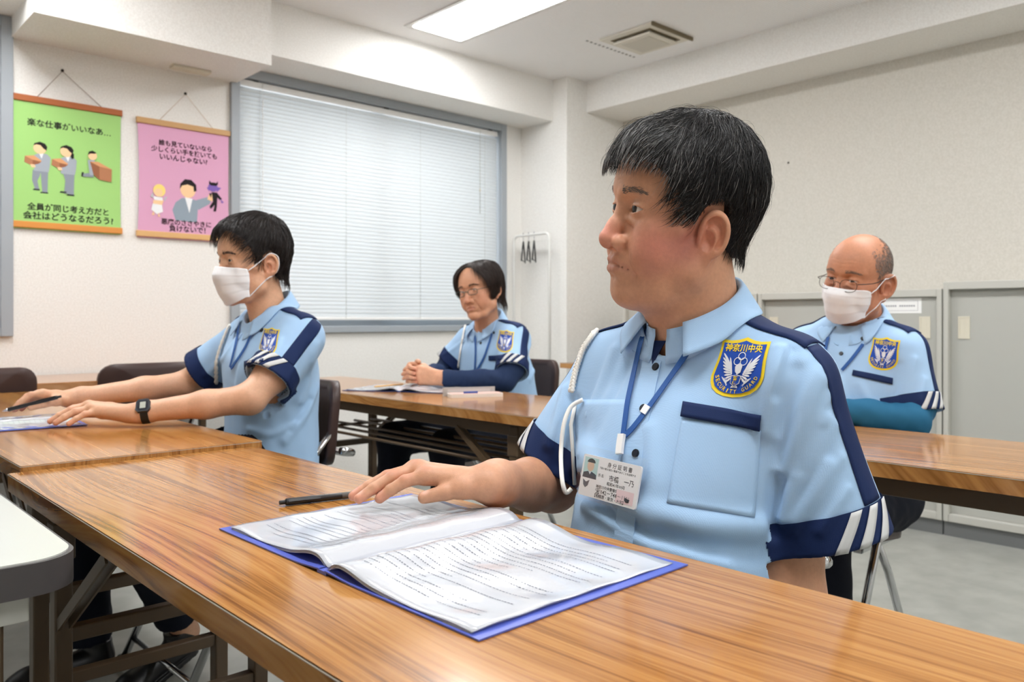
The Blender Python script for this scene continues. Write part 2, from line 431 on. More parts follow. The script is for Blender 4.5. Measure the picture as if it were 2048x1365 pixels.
# ------------------------------------------------------------------ coat rack beside the pillar
m_rack = mat('white_tube', (226, 226, 222), 0.35)
t = Thing('coat_rack', 'white tubular coat rack standing beside the pillar', 'coat rack', (3.66, 3.785, 0))
g = G(); pts = [(3.66, 3.95, 0.03), (3.66, 3.95, 1.46)]
for k in range(7): a = math.pi / 2 * k / 6; pts.append((3.66, 3.91 + 0.04 * math.cos(a), 1.48 + 0.04 * math.sin(a)))
for k in range(7): a = math.pi / 2 * k / 6; pts.append((3.66, 3.66 - 0.04 * math.sin(a), 1.48 + 0.04 * math.cos(a)))
pts += [(3.66, 3.62, 1.46), (3.66, 3.62, 0.03)]
g.tube(pts, 0.009, 8); t.part('hoop', g, m_rack, smooth=True)
for y in (3.95, 3.62):
    g = G(); g.tube([(3.50, y, 0.015), (3.745, y, 0.015)], 0.012, 8); t.part('foot', g, m_rack, smooth=True)
g = G(); g.tube([(3.66, 3.95, 0.25), (3.66, 3.62, 0.25)], 0.007, 8); t.part('lower_rail', g, m_rack, smooth=True)
for k, (dy, ang) in enumerate(((3.76, 0.7), (3.81, 0.7), (3.86, 0.7))):
    t = Thing('coat_hanger', 'thin black coat hanger on the white coat rack', 'hanger', (3.66, dy, 1.52), 'hangers on the coat rack')
    g = G(); a = ang
    ex = np.array([math.cos(a), math.sin(a), 0]); o = np.array([3.66, dy, 1.528])
    hook = [o + ex * 0.014 * math.sin(q) + np.array([0, 0, 0.014 * math.cos(q) - 0.004]) for q in np.linspace(-1.5, 2.6, 9)][::-1]
    g.tube(hook[::-1] + [o + ex * 0.0 + np.array([0, 0, -0.05])], 0.0016, 6); t.part('hook', g, mat('steel_wire', (150, 150, 155), 0.3, 1.0), smooth=True)
    g = G(); c = o + np.array([0, 0, -0.05]); l = 0.11
    g.tube([c, c + ex * l * 0.4 + np.array([0, 0, -0.04]), c + ex * l + np.array([0, 0, -0.13])], 0.005, 6)
    g.tube([c, c - ex * l * 0.4 + np.array([0, 0, -0.04]), c - ex * l + np.array([0, 0, -0.13])], 0.005, 6)
    g.tube([c - ex * l * 0.95 + np.array([0, 0, -0.125]), c + ex * l * 0.95 + np.array([0, 0, -0.125])], 0.0035, 6)
    t.part('shoulder_bar', g, m_black, smooth=True)

# ------------------------------------------------------------------ posters
def art(t, parent_name, polys, frame, parent=None):
    """polys: list of (outline, colour) drawn as thin printed layers on a sheet"""
    g = G(); ms = []; idx = {}
    for i, (poly, col) in enumerate(polys):
        if col not in idx:
            idx[col] = len(ms); ms.append(mat('print_%d_%d_%d' % col, col, 0.7, spec=0.2))
        o, ex, ey, ez = frame
        V = [o + ex * p[0] + ey * p[1] + ez * (0.0006 + 0.00012 * i) for p in poly]
        g.add(V, [tuple(range(len(poly)))], idx[col])
    return t.part(parent_name, g, ms, parent)
def ell(cx, cy, rx, ry, n=20, a0=0.0, a1=2 * math.pi):
    return [(cx + rx * math.cos(a), cy + ry * math.sin(a)) for a in np.linspace(a0, a1, n, endpoint=abs(a1 - a0 - 2 * math.pi) > 1e-6)]
def lettering(t, lines, frame, m, bold=0.018, parent=None, dz=0.0012, name='lettering'):
    o, ex, ey, ez = frame
    for txt, cx, cy, w in lines:
        g = G()
        V, F = text_mesh(txt, 1.0, 'LEFT', bold)
        lo, hi = V.min(0), V.max(0); s = w / (hi[0] - lo[0])
        P = (V - (lo + hi) / 2) * np.array([s, s * np.linalg.norm(ex) / np.linalg.norm(ey)]) + np.array([cx, cy])
        g.add([o + ex * p[0] + ey * p[1] + ez * dz for p in P], F); t.part(name, g, m, parent)
SK, HAIR_, GRY, GRY2, BOXC, BOXD, BOXL, WHT, SHOE = (246, 205, 160), (38, 34, 32), (164, 172, 182), (140, 148, 158), (176, 122, 88), (150, 98, 70), (214, 158, 112), (236, 238, 240), (50, 52, 54)
def standing(cx, top, h, bun, lean):
    """a clerk carrying a carton, facing left; cx centre, top of the hair, body height"""
    s = h / 100.0; P = []
    f = lambda pts: [(cx + a * s, top - b * s) for a, b in pts]
    P += [(f([(-6, 55), (8, 55), (6, 96), (-4, 96), (-2, 70)]) if bun else f([(-12, 55), (2, 55), (0, 66), (-4, 76), (-1, 92), (-8, 93), (-13, 76)]), GRY2)]
    P += [(f([(1, 55), (14, 55), (13, 97), (4, 97)]), GRY2)]
    P += [(f([(-10, 92), (0, 92), (0, 95), (-12, 95)]), SHOE), (f([(2, 97), (14, 97), (14, 99.5), (0, 99.5)]), SHOE)]
    P += [(f([(-9, 26), (0, 21), (12, 22), (18, 28), (17, 44), (15, 57), (-10, 57), (-9, 45), (-13, 36)]), GRY)]
    P += [(f([(-2, 21), (6, 21), (3, 32)]), WHT)]
    P += [(f([(-25, 30), (-8, 33), (3, 38), (-3, 43), (-12, 48), (-26, 42)]), BOXC), (f([(-25, 30), (-10, 27), (3, 36), (0, 39), (-12, 36)]), BOXL), (f([(-12, 36), (2, 38), (-3, 44), (-12, 48)]), BOXD)]
    P += [(f([(10, 27), (18, 28), (16, 40), (2, 48), (-10, 50), (-11, 46), (0, 42)]), GRY), (f([(-16, 45), (-9, 45), (-7, 50), (-14, 51)]), SK)]
    P += [(f([(a, b) for a, b in ell(0, 12, 11, 11)]), SK)]
    P += [(f([(-9, 3), (0, -1), (9, 2), (12.5, 8), (11, 15), (6, 12), (1, 6), (-6, 5), (-11, 8)]), HAIR_)]
    if bun: P += [(f([(9, 14), (13, 15), (13, 24), (9, 26), (7, 20)]), HAIR_)]
    return P
def poster(x0, x1, z0, z1, nail, colour, rail_c, rail2_c, label, lines, figs, cordc):
    t = Thing('hanging_poster', label, 'poster', ((x0 + x1) / 2, YB, z0), 'training posters hanging on the wall')
    w, h = x1 - x0, z1 - z0; yb = YB - 0.010
    frame = (np.array([x0, yb, z0]), np.array([w, 0, 0]), np.array([0, 0, h]), np.array([0, -1.0, 0]))
    bow = lambda u, v: 0.012 * (1 - (2 * v - 1) ** 2) * (2 * u - 1) ** 4
    nu, nv = 18, 10; V = []; F = []
    for layer in (0, 1):
        for j in range(nv + 1):
            for i in range(nu + 1):
                u, v = i / nu, j / nv; pin = 1 - 0.035 * (1 - (2 * v - 1) ** 2) * (1 if u < 0.5 else 0.3)
                V.append((x0 + w * (0.5 + (u - 0.5) * pin), yb + 0.001 * layer - 0.0, z0 + h * v))
    K = (nu + 1) * (nv + 1)
    for j in range(nv):
        for i in range(nu):
            a = j * (nu + 1) + i; F.append((a, a + 1, a + nu + 2, a + nu + 1)); F.append((K + a, K + a + nu + 1, K + a + nu + 2, K + a + 1))
    g = G(); g.add(V, F); sheet = t.part('sheet', g, mat('poster_%d' % colour[0], colour, 0.55, spec=0.3))
    g = G(); g.box((x0 - 0.006, yb - 0.008, z1 - 0.006), (x1 + 0.006, yb + 0.006, z1 + 0.022), 0.003); t.part('top_rail', g, mat('rail_%d_%d_%d' % rail_c, rail_c, 0.5))
    g = G(); g.box((x0 - 0.006, yb - 0.008, z0 + 0.004), (x1 + 0.006, yb + 0.006, z0 + 0.032), 0.003); t.part('bottom_rail', g, mat('rail_%d_%d_%d' % rail2_c, rail2_c, 0.5))
    g = G(); g.tube([(x0 + 0.10, yb, z1 + 0.02), (nail[0], yb - 0.004, nail[1]), (x1 - 0.08, yb, z1 + 0.02)], 0.0014, 5); t.part('cord', g, mat('cord_%d' % cordc[0], cordc, 0.8), smooth=True)
    g = G(); g.ball((nail[0], yb - 0.004, nail[1] + 0.003), 0.007, 8, 6); t.part('nail', g, m_dark, smooth=True)
    art(t, 'illustration', figs, frame, sheet)
    lettering(t, lines, frame, mat('poster_ink_%d' % colour[0], (44, 48, 40) if colour[1] > 190 else (52, 36, 44), 0.7, spec=0.2), 0.02, sheet)
    return t
# drawn in sheet units: x 0..1 across, y 0..1 up, so widths are fixed up by the sheet's own aspect
def squash(polys, ar): return [([(p[0], p[1]) for p in poly], c) for poly, c in polys]
AR = 0.57 / 0.44
def fig_xy(polys):
    return [([(x, y) for x, y in poly], c) for poly, c in polys]
def sc_x(polys, cx): return [([(cx + (x - cx) * AR, y) for x, y in poly], c) for poly, c in polys]
green = sc_x(standing(0.25, 0.685, 0.40, False, 0), 0.25) + sc_x(standing(0.485, 0.685, 0.40, True, 0), 0.485)
green += [([(0.63, 0.475), (0.72, 0.49), (0.74, 0.455), (0.64, 0.452)], GRY2), ([(0.625, 0.487), (0.645, 0.487), (0.635, 0.452), (0.62, 0.455)], SHOE),
          ([(0.68, 0.59), (0.74, 0.60), (0.76, 0.56), (0.73, 0.47), (0.70, 0.47)], GRY), (ell(0.725, 0.63, 0.042, 0.036), SK),
          ([(0.683, 0.632), (0.69, 0.66), (0.725, 0.672), (0.765, 0.655), (0.745, 0.648), (0.705, 0.645)], HAIR_),
          ([(0.70, 0.58), (0.79, 0.548), (0.79, 0.44), (0.735, 0.475)], BOXD), ([(0.79, 0.548), (0.91, 0.535), (0.905, 0.43), (0.79, 0.44)], BOXC), ([(0.70, 0.58), (0.78, 0.585), (0.91, 0.535), (0.79, 0.548)], BOXL)]
poster(0.782, 1.224, 1.362, 1.915, (0.98, 2.066), (160, 208, 122), (170, 94, 44), (214, 142, 62), 'green wall poster with three cartoon clerks carrying cartons',
       [('楽な仕事がいいなあ…', 0.52, 0.835, 0.76), ('全員が同じ考え方だと', 0.51, 0.178, 0.74), ('会社はどうなるだろう?', 0.515, 0.108, 0.82)], green, (120, 96, 84))
B_ = (36, 30, 34); PU = (128, 100, 180); SU = (146, 160, 172); YL = (244, 218, 128)
pink = [([(0.40, 0.17), (0.635, 0.165), (0.645, 0.30), (0.655, 0.36), (0.56, 0.375), (0.47, 0.375), (0.40, 0.33), (0.365, 0.26)], SU),
        ([(0.62, 0.365), (0.75, 0.405), (0.79, 0.375), (0.78, 0.345), (0.65, 0.28)], SU), ([(0.50, 0.385), (0.585, 0.375), (0.55, 0.245)], WHT), (ell(0.535, 0.455, 0.085, 0.075), SK),
        ([(0.445, 0.45), (0.45, 0.50), (0.50, 0.545), (0.57, 0.545), (0.625, 0.505), (0.63, 0.45), (0.60, 0.44), (0.595, 0.485), (0.53, 0.50), (0.47, 0.485)], B_),
        ([(0.75, 0.385), (0.77, 0.43), (0.82, 0.44), (0.84, 0.40), (0.80, 0.37)], SK),
        (ell(0.815, 0.50, 0.055, 0.04), PU), ([(0.745, 0.49), (0.80, 0.52), (0.77, 0.46)], PU), ([(0.85, 0.51), (0.91, 0.50), (0.86, 0.46)], PU),
        ([(0.77, 0.53), (0.775, 0.56), (0.79, 0.542), (0.83, 0.545), (0.85, 0.54), (0.87, 0.56), (0.873, 0.53), (0.85, 0.515), (0.79, 0.515)], B_),
        ([(0.80, 0.455), (0.86, 0.455), (0.92, 0.40), (0.895, 0.39), (0.865, 0.41), (0.86, 0.33), (0.85, 0.28), (0.82, 0.28), (0.835, 0.34), (0.79, 0.30), (0.775, 0.32), (0.815, 0.37)], B_), ([(0.77, 0.44), (0.80, 0.445), (0.79, 0.40)], B_),
        ([(0.90, 0.40), (0.94, 0.37), (0.915, 0.36)], PU),
        ([(0.155, 0.30), (0.25, 0.305), (0.265, 0.235), (0.20, 0.21), (0.14, 0.245)], WHT), ([(0.165, 0.365), (0.26, 0.36), (0.265, 0.33), (0.17, 0.335)], WHT), ([(0.16, 0.33), (0.27, 0.335), (0.255, 0.295), (0.16, 0.30)], SK), ([(0.145, 0.20), (0.165, 0.235), (0.175, 0.20)], SK), ([(0.21, 0.19), (0.215, 0.225), (0.235, 0.19)], SK),
        ([(0.13, 0.36), (0.16, 0.40), (0.165, 0.35)], (190, 190, 196)), ([(0.275, 0.36), (0.31, 0.375), (0.28, 0.325)], (190, 190, 196)),
        (ell(0.225, 0.42, 0.065, 0.055), YL), (ell(0.215, 0.40, 0.045, 0.035), SK)]
poster(1.297, 1.737, 1.358, 1.90, (1.519, 2.066), (216, 162, 192), (196, 154, 102), (214, 170, 112), 'pink wall poster with a man waving off a little devil',
       [('誰も見ていないなら', 0.51, 0.845, 0.58), ('少しくらい手を抜いても', 0.50, 0.785, 0.72), ('いいんじゃない?', 0.49, 0.722, 0.52), ('悪魔のささやきに', 0.52, 0.152, 0.55), ('負けないで！', 0.53, 0.097, 0.40)], pink, (200, 180, 160))
# ------------------------------------------------------------------ folding tables
def wood(name, c_dark, c_mid, c_light, off, rough=0.13, along='Y'):
    """straight-grained laminate: fine lines along the board, bent by a slow drift into arches"""
    m = mat(name, c_mid, rough, spec=0.5); N, L, b = nodes(m); ax = 0 if along == 'Y' else 1
    tc = N.new('ShaderNodeTexCoord'); mp = N.new('ShaderNodeMapping'); mp.inputs['Location'].default_value = (off, off * 1.7, 0)
    L.new(tc.outputs['Object'], mp.inputs[0])
    st = N.new('ShaderNodeMapping'); st.inputs['Scale'].default_value = (1, 0.22, 1) if ax == 0 else (0.22, 1, 1); L.new(mp.outputs[0], st.inputs[0])
    n1 = N.new('ShaderNodeTexNoise'); n1.inputs['Scale'].default_value = 4.5; n1.inputs['Detail'].default_value = 1.0; L.new(st.outputs[0], n1.inputs['Vector'])
    dr = N.new('ShaderNodeMath'); dr.operation = 'MULTIPLY'; dr.inputs[1].default_value = 0.13; L.new(n1.outputs['Fac'], dr.inputs[0])
    cb = N.new('ShaderNodeCombineXYZ'); L.new(dr.outputs[0], cb.inputs[ax])
    ad = N.new('ShaderNodeVectorMath'); ad.operation = 'ADD'; L.new(mp.outputs[0], ad.inputs[0]); L.new(cb.outputs[0], ad.inputs[1])
    def lines(scale, stretch, detail):
        q = N.new('ShaderNodeMapping'); q.inputs['Scale'].default_value = (scale, scale * stretch, 1) if ax == 0 else (scale * stretch, scale, 1); L.new(ad.outputs[0], q.inputs[0])
        t = N.new('ShaderNodeTexNoise'); t.inputs['Scale'].default_value = 1.0; t.inputs['Detail'].default_value = detail; t.inputs['Roughness'].default_value = 0.6; L.new(q.outputs[0], t.inputs['Vector']); return t.outputs['Fac']
    a = lines(175, 0.010, 3); c = lines(46, 0.014, 2); f = lines(520, 0.02, 2)
    m1 = N.new('ShaderNodeMath'); m1.operation = 'MULTIPLY_ADD'; m1.inputs[1].default_value = 1.15; m1.inputs[2].default_value = -0.80; L.new(a, m1.inputs[0])
    m2 = N.new('ShaderNodeMath'); m2.operation = 'MULTIPLY_ADD'; m2.inputs[1].default_value = 0.6; L.new(c, m2.inputs[0]); L.new(m1.outputs[0], m2.inputs[2])
    m3 = N.new('ShaderNodeMath'); m3.operation = 'MULTIPLY_ADD'; m3.inputs[1].default_value = 0.7; L.new(f, m3.inputs[0]); L.new(m2.outputs[0], m3.inputs[2])
    r = N.new('ShaderNodeValToRGB'); e = r.color_ramp.elements
    e[0].position = 0.12; e[0].color = (*lin(c_dark), 1); e[1].position = 0.85; e[1].color = (*lin(c_light), 1)
    k = r.color_ramp.elements.new(0.42); k.color = (*lin(c_mid), 1)
    L.new(m3.outputs[0], r.inputs[0]); L.new(r.outputs[0], b.inputs['Base Color'])
    return m
m_wood1 = wood('teak_laminate', (118, 72, 30), (172, 118, 60), (198, 147, 86), 0.0)
m_wood2 = wood('teak_laminate_second', (118, 72, 30), (172, 118, 60), (198, 147, 86), 5.3)
m_wood3 = wood('teak_laminate_third', (120, 76, 36), (172, 120, 66), (196, 148, 92), 11.1)
m_wood4 = wood('teak_laminate_fourth', (120, 76, 36), (172, 120, 66), (196, 148, 92), 17.9)
m_wood5 = wood('teak_laminate_wall', (130, 84, 50), (176, 126, 84), (198, 152, 110), 23.3, along='X')
m_edge = mat('laminate_edge_line', (196, 186, 170), 0.35)
m_leg = mat('brown_steel', (92, 74, 54), 0.35, spec=0.5)
def rrect(x0, x1, y0, y1, r, n=6):
    P = []
    for cx, cy, a in ((x1 - r, y1 - r, 0), (x0 + r, y1 - r, 90), (x0 + r, y0 + r, 180), (x1 - r, y0 + r, 270)):
        for k in range(n + 1):
            q = math.radians(a + 90 * k / n); P.append((cx + r * math.cos(q), cy + r * math.sin(q)))
    return P
def folding_table(x0, x1, y0, y1, zt, m, label, legs_y, along='Y', th=0.030, shelf=True):
    """tops run along Y; legs_y are the two leg frames"""
    base = ((x0 + x1) / 2, (y0 + y1) / 2, 0)
    t = Thing('folding_table', label, 'table', base, 'folding meeting tables')
    g = G(); g.prism(rrect(x0, x1, y0, y1, 0.004, 2), zt - th, zt - 0.0012); top = t.part('tabletop', g, m)
    g = G(); g.prism(rrect(x0 - 0.0006, x1 + 0.0006, y0 - 0.0006, y1 + 0.0006, 0.004, 2), zt - 0.0022, zt - 0.0012); t.part('edge_line', g, m_edge, top)
    g = G(); g.prism(rrect(x0 + 0.001, x1 - 0.001, y0 + 0.001, y1 - 0.001, 0.004, 2), zt - 0.0013, zt); t.part('laminate', g, m, top)
    za = zt - th
    e = 0.045; g = G()
    g.box((x0 + e, y0 + 0.05, za - 0.042), (x0 + e + 0.016, y1 - 0.05, za), 0.002); g.box((x1 - e - 0.016, y0 + 0.05, za - 0.042), (x1 - e, y1 - 0.05, za), 0.002)
    g.box((x0 + e, y0 + 0.05, za - 0.042), (x1 - e, y0 + 0.066, za), 0.002); g.box((x0 + e, y1 - 0.066, za - 0.042), (x1 - e, y1 - 0.05, za), 0.002)
    t.part('apron', g, m_leg)
    ym = (y0 + y1) / 2
    for yl in legs_y:
        s = 1 if yl < ym else -1
        for xx in (x0 + 0.053, x1 - 0.053):
            g = G(); g.box((xx - 0.014, yl - 0.017, 0.012), (xx + 0.014, yl + 0.017, za - 0.012), 0.003); leg = t.part('leg', g, m_leg)
            g = G(); g.box((xx - 0.017, yl - 0.02, 0.0), (xx + 0.017, yl + 0.02, 0.02), 0.003); t.part('foot', g, m_black, leg)
            g = G(); g.box((xx - 0.017, yl - 0.022, za - 0.10), (xx + 0.017, yl + 0.022, za - 0.038), 0.003); t.part('hinge', g, m_leg, leg)
            g = G()
            for dx in (-0.009, 0.009):
                g.bar((xx + dx, yl + s * 0.012, za - 0.21), (xx + dx, yl + s * 0.27, za - 0.04), 0.004, 0.018)
            t.part('brace', g, m_leg)
        for z in (0.27, 0.44):
            g = G(); g.box((x0 + 0.058, yl - 0.012, z - 0.013), (x1 - 0.058, yl + 0.012, z + 0.013), 0.003); t.part('crossbar', g, m_leg)
    if not shelf: return t
    ya, yb = legs_y[0] + 0.06, legs_y[1] - 0.06
    if legs_y[0] > legs_y[1]: ya, yb = yb, ya
    for k in range(5):
        xx = x0 + 0.07 + k * (x1 - x0 - 0.14) / 4
        g = G(); g.tube([(xx, ya - 0.05, za - 0.135), (xx, yb + 0.05, za - 0.135)], 0.0055, 7); t.part('shelf_rod', g, m_leg, smooth=True)
    for yy in (ya, yb):
        g = G(); g.box((x0 + 0.05, yy - 0.008, za - 0.148), (x1 - 0.05, yy + 0.008, za - 0.138)); t.part('shelf_bar', g, m_leg)
        for xx in (x0 + 0.05, x1 - 0.05):
            g = G(); g.bar((xx, yy, za - 0.143), (xx, yy, za - 0.02), 0.012, 0.004); t.part('shelf_hanger', g, m_leg)
    return t
ZT = 0.70
folding_table(0.319, 0.7735, -0.15, 1.652, ZT, m_wood1, 'teak-topped folding table under the open blue clear file', (0.10, 1.52), shelf=False)
folding_table(0.340, 0.797, 1.658, 3.37, ZT + 0.009, m_wood2, 'teak-topped folding table under the small open notebook and pen', (1.76, 3.15), shelf=False)
folding_table(1.578, 2.045, 1.615, 3.42, ZT, m_wood3, 'teak-topped folding table holding the pen case and open folder', (1.75, 3.07))
folding_table(1.568, 2.045, -0.20, 1.608, ZT, m_wood4, 'bare teak-topped folding table in front of the balding masked man', (-0.1, 1.45), shelf=False)
folding_table(3.42, 3.86, 2.10, 3.30, 0.72, m_wood3, 'short teak folding table beside the grey cabinets', (2.25, 3.15))
# table along the window wall
t = Thing('long_table', 'pale teak table running along the wall under the posters', 'table', (0.53, 3.72, 0))
g = G(); g.box((-0.6, 3.46, 0.697), (1.66, 3.975, 0.7305), 0.002); t.part('tabletop', g, m_wood5)
for y in (3.50, 3.93):
    g = G(); g.box((-0.56, y - 0.008, 0.655), (1.62, y + 0.008, 0.697)); t.part('apron', g, m_leg)
for x in (-0.5, 1.57):
    for y in (3.52, 3.91):
        g = G(); g.box((x - 0.015, y - 0.015, 0), (x + 0.015, y + 0.015, 0.697), 0.003); t.part('leg', g, m_leg)

# white-topped table beside the front tables
m_melamine = mat('white_melamine', (206, 208, 202), 0.25, spec=0.4)
t = Thing('white_table', 'white-topped table with a dark rubber rim and rounded corner', 'table', (0.0, 1.75, 0))
P = rrect(-0.46, 0.285, 1.06, 2.55, 0.055, 8); c = np.array([-0.09, 1.8])
g = G(); g.prism(P, 0.652, 0.690); t.part('rim', g, mat('rubber_rim', (70, 66, 66), 0.5), auto=40)
Q = [(c + (np.array(p) - c) * np.array([0.988, 0.994])) for p in P]; g = G(); g.prism(Q, 0.6885, 0.692); t.part('tabletop', g, m_melamine)
g = G(); g.box((-0.40, 1.10, 0.612), (0.235, 1.125, 0.652), 0.002); g.box((-0.40, 2.48, 0.612), (0.235, 2.505, 0.652), 0.002); g.box((0.21, 1.12, 0.612), (0.235, 2.48, 0.652), 0.002); g.box((-0.40, 1.12, 0.612), (-0.375, 2.48, 0.652), 0.002)
t.part('apron', g, mat('white_steel', (206, 206, 198), 0.4))
for x in (-0.36, 0.195):
    for y in (1.14, 2.46):
        g = G(); g.box((x - 0.018, y - 0.02, 0), (x + 0.018, y + 0.02, 0.615), 0.003); t.part('leg', g, m_leg)

# ------------------------------------------------------------------ folding chairs
m_chrome = mat('chrome', (205, 207, 210), 0.12, 1.0)
m_vinyl = add_bump(mat('brown_vinyl', (62, 44, 40), 0.42, spec=0.4), 500, 0.15, 0.001)
def cushion(w, d, th, r, n=14):
    """rounded pad, local x by y, crowned on top"""
    P = rrect(-w / 2, w / 2, -d / 2, d / 2, r, 5); g = G(); V = []; F = []; m = len(P); P = np.array(P)
    rows = [(0.80, -th / 2), (0.96, -th / 2), (1.0, -th * 0.25), (1.0, th * 0.2), (0.965, th * 0.42), (0.80, th / 2), (0.4, th * 0.56)]
    for s, z in rows:
        k = P * np.array([1 - (1 - s) * 0.22 if s > 0.9 else s, 1 - (1 - s) * 0.22 if s > 0.9 else s])
        V += [(q[0], q[1], z) for q in k]
    for i in range(len(rows) - 1):
        for j in range(m): F.append((i * m + j, i * m + (j + 1) % m, (i + 1) * m + (j + 1) % m, (i + 1) * m + j))
    F.append(tuple(range(m - 1, -1, -1))); F.append(tuple((len(rows) - 1) * m + j for j in range(m)))
    g.add(V, F); return g
def make_chair(label):
    """faces local -X is the back; the sitter looks along +X"""
    t = Thing('folding_chair', label, 'chair', (0, 0, 0), 'brown vinyl folding chairs')
    g = cushion(0.40, 0.40, 0.045, 0.09); V = g.V(); V[:, 2] += 0.425 + 0.02 * (V[:, 0] / 0.2); V[:, 0] += 0.02; g.v = [V]; t.part('seat', g, m_vinyl, smooth=True, local=True)
    g = cushion(0.43, 0.24, 0.03, 0.06); V = g.V(); y = V[:, 0]; z = V[:, 1]; x = V[:, 2]
    W = np.stack([-0.225 + 1.1 * y * y - x - 0.10 * z, y, 0.675 + z], 1); g.v = [W]; t.part('backrest', g, m_vinyl, smooth=True, local=True)
    for s in (-1, 1):
        yy = s * 0.205
        g = G(); g.tube([(0.25, yy, 0.012), (0.06, yy, 0.40), (-0.10, yy, 0.58), (-0.172, yy, 0.655)], 0.0105, 10); t.part('front_leg', g, m_chrome, smooth=True, local=True)
        g = G(); g.tube([(-0.24, yy * 0.86, 0.012), (-0.08, yy * 0.86, 0.30), (0.0, yy * 0.86, 0.41)], 0.0105, 10); t.part('rear_leg', g, m_chrome, smooth=True, local=True)
        g = G(); g.box((-0.12, s * 0.165, 0.385), (0.10, s * 0.185, 0.405)); t.part('seat_bracket', g, m_chrome, local=True)
        for xx, ys in ((0.25, yy), (-0.24, yy * 0.86)):
            g = G(); g.tube([(xx, ys, 0.0), (xx, ys, 0.03)], 0.0135, 8); t.part('foot_cap', g, m_black, smooth=True, local=True)
    g = G(); g.tube([(-0.20, 0.205, 0.60)] + [(-0.20 - 0.085 * math.cos(a) ** 0.6, 0.205 * math.sin(a), 0.60 - 0.03 * math.cos(a)) for a in np.linspace(1.45, 0.0, 7)] + [(-0.20 - 0.085 * math.cos(a) ** 0.6, -0.205 * math.sin(a), 0.60 - 0.03 * math.cos(a)) for a in np.linspace(0.0, 1.45, 7)][1:] + [(-0.20, -0.205, 0.60)], 0.0105, 10)
    t.part('back_tube', g, m_chrome, smooth=True, local=True)
    for xx, hy in ((0.22, 0.205), (-0.21, 0.176)):
        g = G(); g.tube([(xx, -hy, 0.07), (xx, hy, 0.07)], 0.008, 8); t.part('stretcher', g, m_chrome, smooth=True, local=True)
    return t
chairs = [((0.985, 0.80), 180, 'brown folding chair under the maskless man seated at the open blue clear file'),
          ((1.0, 2.22), 181, 'brown folding chair with chrome tube under the masked man wearing a watch'),
          ((2.33, 2.65), 182, 'brown folding chair behind the man with clasped hands'),
          ((2.12, 1.09), 180, 'brown folding chair with chrome legs under the bald masked man'),
          ((1.19, 3.645), 90, 'empty brown folding chair at the wall table under the pink poster'),
          ((0.55, 3.645), 90, 'empty brown folding chair at the wall table nearest the side window')]
ch0 = None
for (x, y), a, lab in chairs:
    if ch0 is None: ch0 = make_chair(lab); o = ch0.o
    else: o = copy_tree(ch0.o); o['label'] = lab
    o.location = (x, y, 0); o.rotation_euler = (0, 0, math.radians(a))
# ------------------------------------------------------------------ implicit-surface sculpting
def smin(a, b, k):
    h = np.maximum(k - np.abs(a - b), 0.0) / k
    return np.minimum(a, b) - h * h * k * 0.25
def smax(a, b, k): return -smin(-a, -b, k)
def sphere(P, c, r): q = P - np.asarray(c, float); return np.sqrt(np.einsum('ij,ij->i', q, q)) - r
def ellipsoid(P, c, r, R=None):
    q = P - np.asarray(c, float)
    if R is not None: q = q @ R
    r = np.asarray(r, float); a = q / r; k0 = np.sqrt(np.einsum('ij,ij->i', a, a)); a /= r; k1 = np.sqrt(np.einsum('ij,ij->i', a, a)) + 1e-12
    return k0 * (k0 - 1.0) / k1
def cone(P, a, b, ra, rb=None):
    """capsule whose radius runs from ra to rb"""
    a = np.asarray(a, float); b = np.asarray(b, float); rb = ra if rb is None else rb
    ab = b - a; l2 = ab @ ab + 1e-12; q = P - a; pr = q @ ab; t = np.clip(pr / l2, 0, 1)
    return np.sqrt(np.maximum(np.einsum('ij,ij->i', q, q) - t * (2 * pr - t * l2), 0)) - (ra + (rb - ra) * t)
def chain(P, pts, rad, k):
    d = None
    for i in range(len(pts) - 1):
        e = cone(P, pts[i], pts[i + 1], rad[i], rad[i + 1]); d = e if d is None else smin(d, e, k)
    return d
def polydist(P, pts):
    pts = np.asarray(pts, float); d = None
    for i in range(len(pts) - 1):
        e = cone(P, pts[i], pts[i + 1], 0.0); d = e if d is None else np.minimum(d, e)
    return d
